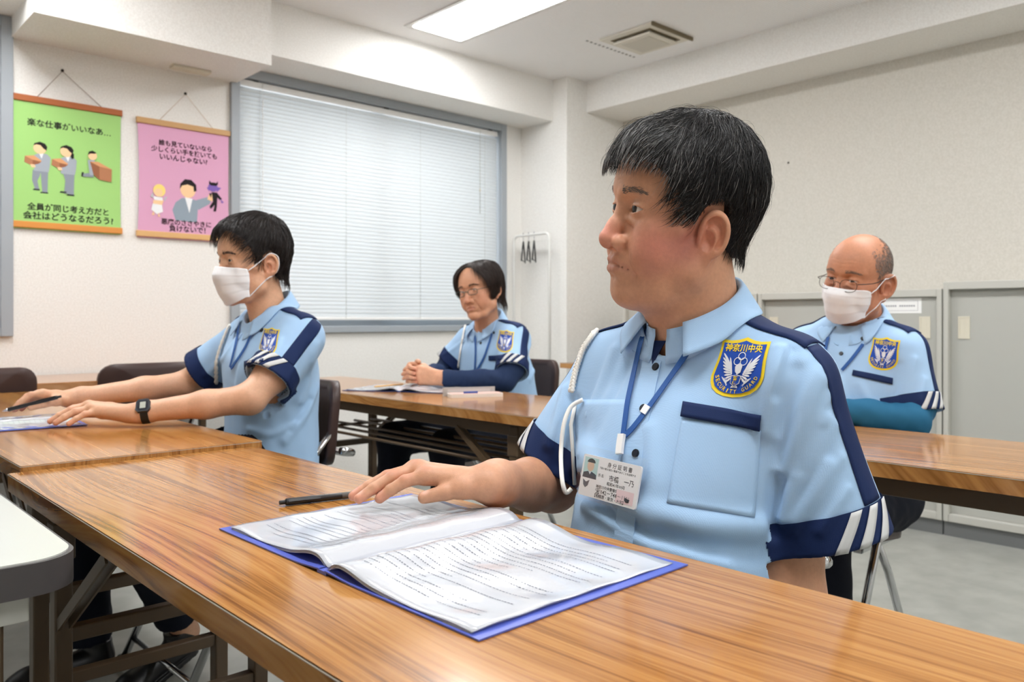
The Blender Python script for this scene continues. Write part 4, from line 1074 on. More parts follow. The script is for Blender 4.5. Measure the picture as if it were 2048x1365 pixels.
def scalp_roots(H, h, n, h_vox=5.0, seed=3, reg=None):
    f = lambda q: cap_sdf(q, H.c, h)
    V, F = surfnet(f, (-135, -110, -95), (125, 110, 165), h_vox)
    r = np.random.default_rng(seed); c = V[F].mean(1)
    a = np.linalg.norm(np.cross(V[F[:, 2]] - V[F[:, 0]], V[F[:, 3]] - V[F[:, 1]]), axis=1)
    phi = np.degrees(np.arctan2(np.abs(c[:, 1]), c[:, 0] + 6)); zl = np.interp(phi, *zip(*h['line']))
    ok = (cranium(c, H.c) > h['thick'](c) * 0.6) | (c[:, 2] < 0)
    ok &= c[:, 2] > zl + 1
    if reg is not None: ok &= reg(c)
    pr = a * ok; pick = r.choice(len(F), n, p=pr / pr.sum()); w = r.dirichlet([1, 1, 1, 1], n)
    return (V[F[pick]] * w[:, :, None]).sum(1), V, F

def eyeball(t, H, parent, gaze=(1, 0, 0), iris=(40, 26, 18)):
    for s in (1, -1):
        c = np.array([73.8, 31.5 * s, 17.0]); gz = unit(np.asarray(gaze, float)); R = np.stack([unit(np.cross((0, 0, 1), gz)), np.cross(gz, unit(np.cross((0, 0, 1), gz))), gz], 1)
        V = []; C = []; nu, nv = 24, 22
        for i in range(nv + 1):
            th = math.pi * (i / nv) ** 1.5
            for k in range(nu):
                a = 2 * math.pi * k / nu; V.append(c + R @ (np.array([math.sin(th) * math.cos(a), math.sin(th) * math.sin(a), math.cos(th)]) * 13.6))
                C.append(lin((8, 7, 7)) if th < 0.2 else (lin(iris) if th < 0.47 else lin((214, 204, 196))))
        F = [(i * nu + k, (i + 1) * nu + k, (i + 1) * nu + (k + 1) % nu, i * nu + (k + 1) % nu) for i in range(nv) for k in range(nu)]
        mesh_obj('eye', H.w(np.array(V)), F, m_eye, parent, t.base, True, None, None, np.array(C))
def brows(t, H, parent, col, z=34, n=170, thick=3.4, seed=5, length=9):
    r = np.random.default_rng(seed); parts = []
    f = lambda q: head_sdf(q, H.c)
    for side in (-1, 1):
      u = r.uniform(0, 1, n // 2); s = np.full(n // 2, side)
      P = np.stack([96 - 22 * u * u, (13 + 34 * u), z + 5 * np.sin(u * 2.6) - 3 * u + r.normal(0, thick * 0.5, n // 2) * (1 - 0.6 * u)], 1)
      P[:, 1] *= s
      for _ in range(3):
          d, g = grad(f, P, 0.6); P = P - g * d[:, None]
      d, g = grad(f, P, 0.6); v = np.stack([-0.2 - 0.5 * u, s * (0.7 + 0.3 * u), 0.30 - 0.75 * u], 1) + r.normal(0, 0.15, (n // 2, 3)); v -= g * (v * g).sum(1, keepdims=True); v /= np.linalg.norm(v, axis=1, keepdims=True)
      V = []; F = []
      for i in range(n // 2):
          a = np.cross(v[i], g[i]); b = len(V); w = 0.42
          V += [P[i] - g[i] * 0.6 - a * w, P[i] - g[i] * 0.6 + a * w, P[i] + v[i] * length * 0.6 + g[i] * 1.0 - a * w * 0.8, P[i] + v[i] * length * 0.6 + g[i] * 1.0 + a * w * 0.8, P[i] + v[i] * length + g[i] * 0.7]
          F += [(b, b + 1, b + 3, b + 2), (b + 2, b + 3, b + 4, b + 4)]
      F = [f_ if f_[2] != f_[3] else f_[:3] for f_ in F]
      C = np.tile(np.array(lin(col)), (len(V), 1))
      mesh_obj('eyebrow', H.w(np.array(V)), F, m_hair, parent, t.base, False, None, None, C)

def collar(t, S, C, R, rx, ry, zf, zb, gap, lens, parent, spread=0.62, drop=1.0, m=None, band=0.32):
    """shirt collar: stand, fold line round the neck and a falling leaf with pointed fronts"""
    n = 48; rows = []
    for i in range(n + 1):
        ph = gap + (2 * math.pi - 2 * gap) * i / n; k = (1 - math.cos(ph)) / 2          # 0 front, 1 back
        er = np.array([math.cos(ph) * rx, math.sin(ph) * ry, 0]); out = unit(np.array([math.cos(ph), math.sin(ph), 0]))
        fold = C + R @ er + np.array([0, 0, zf + (zb - zf) * k])
        fr = np.clip((min(ph, 2 * math.pi - ph) - gap) / 0.9, 0, 1); ln = lens[0] + (lens[1] - lens[0]) * fr
        s_ = 1 if ph < math.pi else -1
        side = np.array([0.25 * (1 - fr), s_ * 0.35 * (1 - fr), 0])
        ld = unit(R @ (out * (spread * (0.55 + 0.45 * fr)) + side) + np.array([0, 0, -drop]))
        bot = C + R @ (er * 0.97) + np.array([0, 0, zf + (zb - zf) * k - 0.034])
        rows.append([bot, bot * 0.35 + fold * 0.65, fold + np.array([0, 0, -0.001]), fold + R @ out * 0.004 + np.array([0, 0, 0.0005])] + [fold + R @ out * 0.0055 + ld * ln * q for q in (0.12, 0.3, 0.5, 0.7, 0.85, 1.0)])
    V = np.array(rows); m_ = V.shape[1]; L = V[:, 4:].reshape(-1, 3)
    for _ in range(6):
        d, g = grad(S.f, L, 0.002); g /= np.linalg.norm(g, axis=1, keepdims=True) + 1e-9; L = L + g * np.maximum(0.0045 - d, 0)[:, None]
    V[:, 4:] = L.reshape(n + 1, -1, 3)
    W = V.copy(); W[1:-1, 4:] = 0.5 * V[1:-1, 4:] + 0.25 * (V[:-2, 4:] + V[2:, 4:]); V = W
    o = mesh_obj('collar', V.reshape(-1, 3), grid_faces(m_ - 1, n), m or m_shirt, parent, t.base, True); solidify(o, 0.0018, 0)
    # band below the leaf, closing to the front and lapping over the neckline
    B = []; g0 = gap * band
    for i in range(n + 1):
        ph = g0 + (2 * math.pi - 2 * g0) * i / n; k = (1 - math.cos(ph)) / 2; zz = zf + (zb - zf) * k
        for r_, dz in ((1.0, -0.004), (1.0, -0.014), (1.04, -0.024), (1.12, -0.033), (1.26, -0.040)):
            B.append(C + R @ np.array([math.cos(ph) * rx * r_, math.sin(ph) * ry * r_, 0]) + np.array([0, 0, zz + dz - 0.010 * (1 - k) * (r_ > 1.1)]))
    B = np.array(B).reshape(n + 1, 5, 3); L = B[:, 3:].reshape(-1, 3)
    for _ in range(5):
        d, g = grad(S.f, L, 0.002); g /= np.linalg.norm(g, axis=1, keepdims=True) + 1e-9; L = L + g * (0.0022 - d)[:, None] * 0.8
    B[:, 3:] = L.reshape(n + 1, 2, 3)
    for _ in range(2): B[1:-1] = 0.5 * B[1:-1] + 0.25 * (B[:-2] + B[2:])
    o = mesh_obj('collar_band', B.reshape(-1, 3), grid_faces(4, n), m or m_shirt, parent, t.base, True); solidify(o, 0.0016, 0)
    return V
def face_mask(t, H, top=4, bot=-104, half=60, loops=True):
    nu, nv = 44, 34; V = []
    cl = np.array([(0, 110, top), (0.2, 121, -16), (0.32, 122, -26), (0.5, 116, -48), (0.75, 106, -80), (1.0, 90, bot)])
    for j in range(nv + 1):
        v = j / nv; xc, zc = np.interp(v, cl[:, 0], cl[:, 1]), np.interp(v, cl[:, 0], cl[:, 2]); ze = -6 + (-84 + 6) * v
        for i in range(nu + 1):
            u = 2 * i / nu - 1; V.append((xc - (xc - 50) * abs(u) ** 2.1, half * math.sin(u * math.pi / 2 * 0.86) / math.sin(math.pi / 2 * 0.86), zc + (ze - zc) * min(1, abs(u) * 1.15) ** 1.6))
    V = np.array(V); f = lambda q: head_sdf(q, H.c)
    for it in range(8):
        d, g = grad(f, V, 0.8); g /= np.linalg.norm(g, axis=1, keepdims=True) + 1e-9; V = V + g * np.maximum(2.6 - d, 0)[:, None]
        W = V.reshape(nv + 1, nu + 1, 3); X = W.copy(); X[1:-1, 1:-1] = 0.5 * W[1:-1, 1:-1] + 0.125 * (W[:-2, 1:-1] + W[2:, 1:-1] + W[1:-1, :-2] + W[1:-1, 2:]); V = X.reshape(-1, 3)
    d, g = grad(f, V, 0.8); uu = np.tile(np.linspace(-1, 1, nu + 1), nv + 1); vv = np.repeat(np.linspace(0, 1, nv + 1), nu + 1)
    pl = ((vv * 4.2) % 1.0) * 1.5 * np.clip((vv - 0.12) * 8, 0, 1) * np.clip((0.92 - vv) * 8, 0, 1) * (0.35 + 0.65 * np.abs(uu)) + 0.5 * vnoise(V, 0.16, 8)
    V = V + g / (np.linalg.norm(g, axis=1, keepdims=True) + 1e-9) * (pl + 0.3)[:, None]
    o = mesh_obj('mask_panel', H.w(V), grid_faces(nu, nv), m_mask, t.o, t.base, True); solidify(o, 0.0009, 0)
    G3 = V.reshape(nv + 1, nu + 1, 3)
    for s in (0, -1):
        sg = -1 if s == 0 else 1
        tp, bt = G3[1, s], G3[-2, s]
        path = np.array([tp, tp * 0.5 + np.array([8, sg * 75, 14]) * 0.5 + np.array([0, sg * 4, 0]), (2, sg * 79, 20), (-12, sg * 88, 30), (-30, sg * 93, 22), (-33, sg * 92, 2), (-24, sg * 86, -22), (-4, sg * 76, -34), bt * 0.6 + np.array([-4, sg * 76, -34]) * 0.4, bt])
        q = np.concatenate([np.stack([np.interp(np.linspace(0, 9, 40), np.arange(10), path[:, k]) for k in range(3)], 1)])
        for _ in range(4): q[1:-1] = 0.5 * q[1:-1] + 0.25 * (q[:-2] + q[2:])
        d, g2 = grad(f, q, 0.8); g2 /= np.linalg.norm(g2, axis=1, keepdims=True) + 1e-9; q = q + g2 * np.maximum(1.2 - d, 0)[:, None]
        g = G(); g.tube(H.w(q), 0.0015 * H.s, 6, flat=1.0); t.part('ear_loop', g, m_mask, smooth=True)
def glasses(t, H, half_w, half_h, zc, xc, m, squareness=3.0, tilt=0.0, rim=0.9, xw=6):
    for s in (1, -1):
        cy = 33 * s; pts = []
        for a in np.linspace(0, 2 * math.pi, 40, endpoint=False):
            ca, sa = math.cos(a), math.sin(a); k = (abs(ca) ** squareness + abs(sa) ** squareness) ** (-1 / squareness)
            y = cy + half_w * k * ca; z = zc + half_h * k * sa
            pts.append((xc - xw * ((abs(y) - 10) / 50) ** 2 + tilt * (z - zc), y, z))
        g = G(); g.tube(H.w(np.array(pts)), rim * H.k, 7, closed=True); t.part('rim', g, m, smooth=True)
        c = np.array(pts).mean(0); V = [H.w(c)] + [H.w(p) for p in pts]; g = G(); g.add(V, [(0, 1 + i, 1 + (i + 1) % 40) for i in range(40)]); t.part('lens', g, m_glass)
        oy = s * (33 + half_w + 1); g = G()
        path = np.array([(xc - xw * ((abs(oy) - 10) / 50) ** 2, oy, zc + half_h * 0.45), (xc - 14, s * (70), zc + half_h * 0.45 + 1), (50, s * 77, zc + 6), (-5, s * 79.5, 20), (-18, s * 80, 16), (-30, s * 80, 0)])
        q = np.stack([np.interp(np.linspace(0, 5, 26), np.arange(6), path[:, k]) for k in range(3)], 1)
        for _ in range(3): q[1:-1] = 0.5 * q[1:-1] + 0.25 * (q[:-2] + q[2:])
        d, g2 = grad(lambda z: head_sdf(z, H.c), q[6:], 0.8); g2 /= np.linalg.norm(g2, axis=1, keepdims=True) + 1e-9; q[6:] += g2 * np.maximum(1.0 - d, 0)[:, None]
        g.tube(H.w(q), 1.2 * H.k, 7); t.part('temple', g, m, smooth=True)
    g = G(); g.tube(H.w(np.array([(xc + 0.5, y, zc + half_h * 0.25 + 3 * (1 - (y / 9) ** 2)) for y in np.linspace(-33 + half_w, 33 - half_w, 7)])), rim * H.k, 7); t.part('bridge', g, m, smooth=True)
def trunk(T, neck, sh):
    f = lambda P: smin(smin(T.f(P) + 0.016, cone(P, neck - np.array([0, 0, 0.03]), sh[0], 0.038, 0.036), 0.03), cone(P, neck - np.array([0, 0, 0.03]), sh[1], 0.038, 0.036), 0.03)
    lo = np.minimum(np.minimum(sh[0], sh[1]), T.o - 0.2) - 0.06; hi = np.maximum(np.maximum(sh[0], sh[1]), T.o + 0.2) + 0.06; lo[2] = T.z[0] - 0.02; hi[2] = T.z[-1] + 0.03
    return surfnet(f, lo, hi, 0.011, newton=0)
def skin_mesh(pieces):
    V = []; F = []; k = 0
    for v, f in pieces: V.append(v); F.append(f + k); k += len(v)
    return np.concatenate(V), np.concatenate(F)
def legs(t, hips, knees, ankles, r=(0.088, 0.066, 0.052), vox=0.006, yaw=180, toe_z=(0.0, 0.0), hem=0.0):
    def f(P):
        d = cone(P, (np.asarray(hips[0]) + hips[1]) / 2, (np.asarray(hips[0]) + hips[1]) / 2 + np.array([0, 0, 0.07]), 0.150)
        for h, k, a in zip(hips, knees, ankles):
            d = smin(d, limb(P, [h, k], [r[0], r[1]]), 0.04)
        for h, k, a in zip(hips, knees, ankles):
            ax = unit(np.asarray(a) - k); e = np.maximum(limb(P, [k, np.asarray(a) + ax * 0.05], [r[1], r[2] + 0.006]), (P - (np.asarray(a) - ax * hem)) @ ax)
            d = smin(d, e, 0.02)
        return d + 0.0025 * vnoise(P, 40, 21) + 0.0015 * vnoise(P, 90, 22)
    allp = np.array(list(hips) + list(knees) + list(ankles)); V, F = surfnet(f, allp.min(0) - 0.15, allp.max(0) + 0.15, vox)
    mesh_obj('trousers', V, F, m_trouser, t.o, t.base, True)
def shoe(t, heel, fwd, pitch=0.0, vox=0.004):
    fwd = unit(np.array([fwd[0], fwd[1], math.tan(math.radians(-pitch))])); lf = unit(np.cross((0, 0, 1), fwd)); up = np.cross(fwd, lf); R = np.stack([fwd, lf, up], 1); heel = np.asarray(heel, float)
    def f(P):
        q = (P - heel) @ R
        d = cone(q, (0.03, 0, 0.035), (0.20, 0.0, 0.028), 0.036, 0.034); d = smin(d, ellipsoid(q, (0.21, 0, 0.025), (0.055, 0.044, 0.03)), 0.02)
        d = smin(d, cone(q, (0.03, 0, 0.04), (0.035, 0, 0.085), 0.036, 0.038), 0.02)
        d = smax(d, -q[:, 2], 0.006); d = np.maximum(d, q[:, 2] - 0.085)
        sole = np.maximum(np.maximum(cone(q * np.array([1, 1, 0]), (0.03, 0, 0), (0.215, 0, 0), 0.038, 0.045), q[:, 2] - 0.014), -q[:, 2])
        return np.minimum(d, sole)
    lo = heel + R @ np.array([0.12, 0, 0.05]) - 0.2; hi = lo + 0.4
    V, F = surfnet(f, lo, hi, vox); mesh_obj('shoe', V, F, m_shoe, t.o, t.base, True)
# ------------------------------------------------------------------ uniform details
def px_quad(bv, tl, tr, br, bl, nu, nv, lift):
    V = []
    for j in range(nv + 1):
        for i in range(nu + 1):
            a, b = i / nu, j / nv; q = (np.array(tl) * (1 - a) + np.array(tr) * a) * (1 - b) + (np.array(bl) * (1 - a) + np.array(br) * a) * b
            p, n = cast(bv, *q)
            if p is None: p = V[-1] if V else np.zeros(3); n = np.zeros(3)
            V.append(p + n * lift * (1 if n @ rays(*q) < 0 else -1))
    return np.array(V), [f[::-1] for f in grid_faces(nu, nv)]
def px_path(bv, pts, lift, n=24):
    pts = np.array(pts, float); s = np.linspace(0, len(pts) - 1, n); q = np.stack([np.interp(s, np.arange(len(pts)), pts[:, k]) for k in (0, 1)], 1)
    for _ in range(3): q[1:-1] = 0.5 * q[1:-1] + 0.25 * (q[:-2] + q[2:])
    out = []; nn = []
    for u, v in q:
        p, m = cast(bv, u, v)
        if p is None: continue
        if m @ rays(u, v) > 0: m = -m
        out.append(p + m * lift); nn.append(m)
    out = np.array(out); nn = np.array(nn)
    for _ in range(3): out[1:-1] = 0.5 * out[1:-1] + 0.25 * (out[:-2] + out[2:]); nn[1:-1] = 0.5 * nn[1:-1] + 0.25 * (nn[:-2] + nn[2:])
    return out, nn
def ribbon(P, N, w, th=0.0012):
    T = np.gradient(P, axis=0); T /= np.linalg.norm(T, axis=1, keepdims=True) + 1e-9; B = np.cross(T, N); B /= np.linalg.norm(B, axis=1, keepdims=True) + 1e-9
    Nn = np.cross(B, T); g = G(); V = []; n = len(P)
    for i in range(n):
        for s, h in ((-1, 0), (1, 0), (1, 1), (-1, 1)): V.append(P[i] + B[i] * s * w / 2 + Nn[i] * (h * th))
    F = [(3, 2, 1, 0), tuple((n - 1) * 4 + k for k in range(4))] + [(i * 4 + k, i * 4 + (k + 1) % 4, (i + 1) * 4 + (k + 1) % 4, (i + 1) * 4 + k) for i in range(n - 1) for k in range(4)]
    g.add(V, F); return g
def disc(c, n, r, th):
    n = unit(n); a = unit(np.cross(n, (0.3, 0.5, 0.8))); b = np.cross(n, a); g = G(); P = [(r * math.cos(q), r * math.sin(q)) for q in np.linspace(0, 2 * math.pi, 20, endpoint=False)]
    g.prism(P, 0, th * 0.7, frame=(c, a, b, n)); g.prism([(x * 0.72, y * 0.72) for x, y in P], th * 0.68, th * 0.45, frame=(c, a, b, n))
    g.prism([(x * 0.8, y * 0.8) for x, y in P], th * 0.6, th, frame=(c, a, b, n)); return g
SHIELD = [(0, 1.0), (0.12, 0.955), (0.3, 0.90), (0.55, 0.87), (0.88, 0.90), (0.865, 0.6), (0.88, 0.25), (0.93, -0.1), (0.96, -0.32), (0.93, -0.52), (0.82, -0.72), (0.62, -0.87), (0.35, -0.965), (0, -1.0)]
SHIELD = SHIELD + [(-x, y) for x, y in SHIELD[-2:0:-1]]
def leaf(a, b, w):
    a = np.array(a, float); b = np.array(b, float); d = b - a; n = np.array([-d[1], d[0]]) / (np.linalg.norm(d) + 1e-9) * w
    return [tuple(a + n * 0.4), tuple(a - n * 0.4), tuple(a + d * 0.6 - n), tuple(a + d * 0.9 - n * 0.6), tuple(b), tuple(a + d * 0.9 + n * 0.6), tuple(a + d * 0.6 + n)]
EMB = None
def emblem_shapes():
    """shapes of the badge in shield units, (outline or (verts, faces), material index, lift): 0 yellow, 1 blue, 2 white"""
    global EMB
    if EMB is not None: return EMB
    L = [(SHIELD, 0, 0.0)]
    inner = [(x * 0.885, y * 0.885 - 0.005) for x, y in SHIELD]; L.append((inner, 1, 0.0005))
    def txt(s, cx, cy, w, h, mi, lift=0.0009, bold=0.02, rot=0.0):
        V, F = text_mesh(s, 1.0, 'LEFT', bold, 1.0, 2); lo, hi = V.min(0), V.max(0); k = np.array([w / (hi[0] - lo[0]), h / (hi[1] - lo[1])]); P = (V - (lo + hi) / 2) * k
        c, q = math.cos(rot), math.sin(rot); P = P @ np.array([[c, q], [-q, c]]); L.append(((P + np.array([cx, cy]), F), mi, lift))
    txt('神奈川中央', 0.0, 0.63, 1.36, 0.27, 0)
    for cx, cy in ((0, 0.36), (-0.115, 0.185), (0.115, 0.185)):
        o = ell(cx, cy, 0.135, 0.135, 20); i_ = ell(cx, cy, 0.108, 0.108, 20); V = np.array(o + i_); L.append(((V, [(k, (k + 1) % 20, 20 + (k + 1) % 20, 20 + k) for k in range(20)]), 2, 0.0010))
    for s in (1, -1):
        for i in range(9):
            q = i / 8; a = (s * (0.30 - 0.14 * q), 0.02 - 0.36 * q); b = (s * (0.68 - 0.34 * q ** 1.6), 0.44 - 0.95 * q ** 0.9); L.append((leaf(a, b, 0.036), 2, 0.0010))
        for i in range(6):
            q = i / 5; a = (s * 0.20, -0.24); b = (s * (0.40 - 0.16 * q), 0.30 - 0.55 * q); L.append((leaf(a, b, 0.032), 2, 0.0011))
        L.append(([(s * 0.14, -0.22), (s * 0.24, -0.12), (s * 0.36, 0.1), (s * 0.42, 0.33), (s * 0.33, 0.1), (s * 0.2, -0.16)], 2, 0.0012))
        for i in range(3): L.append((leaf((s * 0.30, -0.64 + 0.02 * i), (s * (0.36 + 0.09 * i), -0.40 + 0.03 * i), 0.022), 2, 0.001)); 
        L.append((leaf((s * 0.26, -0.62), (s * 0.50, -0.36), 0.012), 2, 0.0012))
    L.append(([(0.04, 0.10), (0.12, 0.02), (0.11, -0.18), (0.0, -0.26), (-0.10, -0.16), (-0.14, 0.0), (-0.06, 0.09)], 2, 0.0013))
    sh = [(-0.19, -0.30), (0, -0.26), (0.19, -0.30), (0.17, -0.55), (0.0, -0.66), (-0.17, -0.55)]; L.append((sh, 2, 0.0014)); L.append(([(x * 0.86, -0.45 + (y + 0.45) * 0.86) for x, y in sh], 1, 0.0017))
    txt('警', 0, -0.385, 0.17, 0.14, 0, 0.0020); txt('備', 0, -0.53, 0.15, 0.13, 0, 0.0020)
    for i in range(5): L.append((leaf((0.02 * (i - 2), -0.60), (0.058 * (i - 2), -0.70), 0.026), 2, 0.0010))
    word = 'SECURITY GUARD'; n = len(word)
    for i, ch in enumerate(word):
        if ch == ' ': continue
        a = math.radians(-163 + 146 * i / (n - 1)); cx, cy = 0.735 * math.cos(a), -0.15 + 0.665 * math.sin(a); txt(ch, cx, cy, 0.034 if ch == 'I' else 0.098, 0.135, 0, 0.0009, 0.012, a + math.pi / 2)
    EMB = L; return L
def emblem(t, bv, c, R, U, parent, lift=0.0012, step=0.12):
    g = G(); c, R, U = [np.array(a, float) for a in (c, R, U)]; o, n0 = cast(bv, *c)
    if n0 @ rays(*c) > 0: n0 = -n0
    for poly, mi, lf in emblem_shapes():
        V2, F2 = poly if isinstance(poly, tuple) else (np.array(poly), [tuple(range(len(poly)))])
        bm = bmesh.new(); vs = [bm.verts.new((float(p[0]), float(p[1]), 0)) for p in V2]
        for f in F2:
            try: bm.faces.new([vs[i] for i in f])
            except ValueError: pass
        lo, hi = np.asarray(V2).min(0), np.asarray(V2).max(0)
        if max(hi - lo) > step * 1.2:
            for ax in (0, 1):
                for k in np.arange(math.floor(lo[ax] / step) * step + step, hi[ax], step):
                    no = [0, 0, 0]; no[ax] = 1; co = [0, 0, 0]; co[ax] = k; bmesh.ops.bisect_plane(bm, geom=bm.verts[:] + bm.edges[:] + bm.faces[:], plane_co=co, plane_no=no)
        for v in bm.verts:
            q = c + R * v.co.x + U * v.co.y; p, n = cast(bv, *q)
            if p is None or np.linalg.norm(p - o) > 0.09: 
                d = rays(*q); p = CAMP + d * (((o - CAMP) @ n0) / (d @ n0))
            v.co = Vector((p + n0 * (lift + lf * 2.0)).tolist())
        g.bm(bm, mi)
    o_ = t.part('emblem', g, [m_yel, m_bluep, m_wthr], parent, smooth=False, label='shield badge with white eagle, yellow border and yellow lettering')
    return o_
def arm_frame(S, i, ref):
    ax = unit(S.hem[i] - S.sh[i]); e1 = np.asarray(ref, float); e1 = unit(e1 - ax * (e1 @ ax)); return ax, e1, np.cross(ax, e1)
def sleeve_strip(bv, S, i, ref, ang, w, s0, s1, lift, nu=6, nv=26, slant=0.0, ang1=None):
    """band on a sleeve: s measured from shoulder joint along the arm (metres), angle about the arm"""
    ax, e1, e2 = arm_frame(S, i, ref); rows = []; L = np.linalg.norm(S.hem[i] - S.sh[i])
    for j in range(nv + 1):
        s = s0 + (s1 - s0) * j / nv; row = []; a0 = ang + slant * j / nv
        if ang1 is not None: a0 = ang + (ang1 - ang) * j / nv
        for k in range(nu + 1):
            a = a0 + (k / nu - 0.5) * w / 0.075; dr = math.cos(a) * e1 + math.sin(a) * e2; row.append((S.sh[i] + ax * s + dr * 0.2, -dr))
        rows.append(row)
    return np.array(strip_rays(bv, rows, lift)), grid_faces(nu, nv)
def uniform(t, S, V, F, sh_o, refs, stripe=(0.0, 0.0), bars=(0.5, 0.5), epau=True, cuff=0.046, barlen=None, bands=True):
    """cuffs with reflective bars, sleeve bands, epaulettes"""
    bv = bvh_of(V, F)
    for i in (0, 1):
        ax, e1, e2 = arm_frame(S, i, refs[i]); L = np.linalg.norm(S.hem[i] - S.sh[i]); near = unit(S.hem[i] - S.sh[i])
        sel = cone(V, S.hem[i] - ax * 0.08, S.hem[i] + ax * 0.01, S.r_hem + 0.022) < 0
        Fs = F[sel[F].all(1)]
        g = cut_region(V, Fs, [(S.hem[i] - ax * cuff, ax)], 0.0026, (S.hem[i], ax))
        co = t.part('cuff', g, m_navy, sh_o, smooth=True)
        bvc = bv
        for k in range(3):
            a = bars[i] + k * (0.40 if i == 0 else 0.33)
            P, Fq = sleeve_strip(bvc, S, i, refs[i], a, 0.016, L - cuff + 0.001, L - 0.0015, 0.0040, 3, 8, slant=0.45 if i == 0 else -0.45); o = mesh_obj('reflective_bar', P, Fq, m_refl, sh_o, t.base, True); solidify(o, 0.0008, 1)
        if bands:
            P, Fq = sleeve_strip(bv, S, i, refs[i], stripe[i], 0.042, -0.045, L - cuff - 0.0005, 0.0009); o = mesh_obj('sleeve_band', relax(P, 6, 26), Fq, m_navy, sh_o, t.base, True); solidify(o, 0.0006, 1)
        if epau:
            a = S.neck + (S.sh[i] - S.neck) * 0.34; b = S.sh[i] + unit((S.sh[i] - S.neck) * np.array([1, 1, 0])) * (S.r_sh * 0.62); rows = []; nb = 22; dirn = unit((b - a) * np.array([1, 1, 0])); side = np.cross((0, 0, 1), dirn)
            for j in range(nb + 1):
                q = j / nb; c = a + (b - a) * q; w = (0.021 + 0.005 * q) * min(1.0, 0.35 + q * 14)
                rows.append([(np.array([c[0], c[1], 0]) + side * w * (2 * k / 6 - 1) + np.array([0, 0, S.sh[i][2] + 0.25]), np.array([0, 0, -1.0])) for k in range(7)])
            P = np.array(strip_rays(bv, rows, 0.0028)); P = relax(P, 6, nb, 2); o = mesh_obj('epaulette', P, grid_faces(6, nb), m_navy, sh_o, t.base, True); solidify(o, 0.0022, 0)
            c = P.reshape(nb + 1, 7, 3)[3, 3]; c2 = P.reshape(nb + 1, 7, 3); n = unit(np.cross(c2[4, 3] - c2[2, 3], c2[3, 5] - c2[3, 1])); n = n if n[2] > 0 else -n
            t.part('epaulette_button', disc(c + n * 0.001, n, 0.0055, 0.0025), m_btn, sh_o, smooth=False)
    return bv
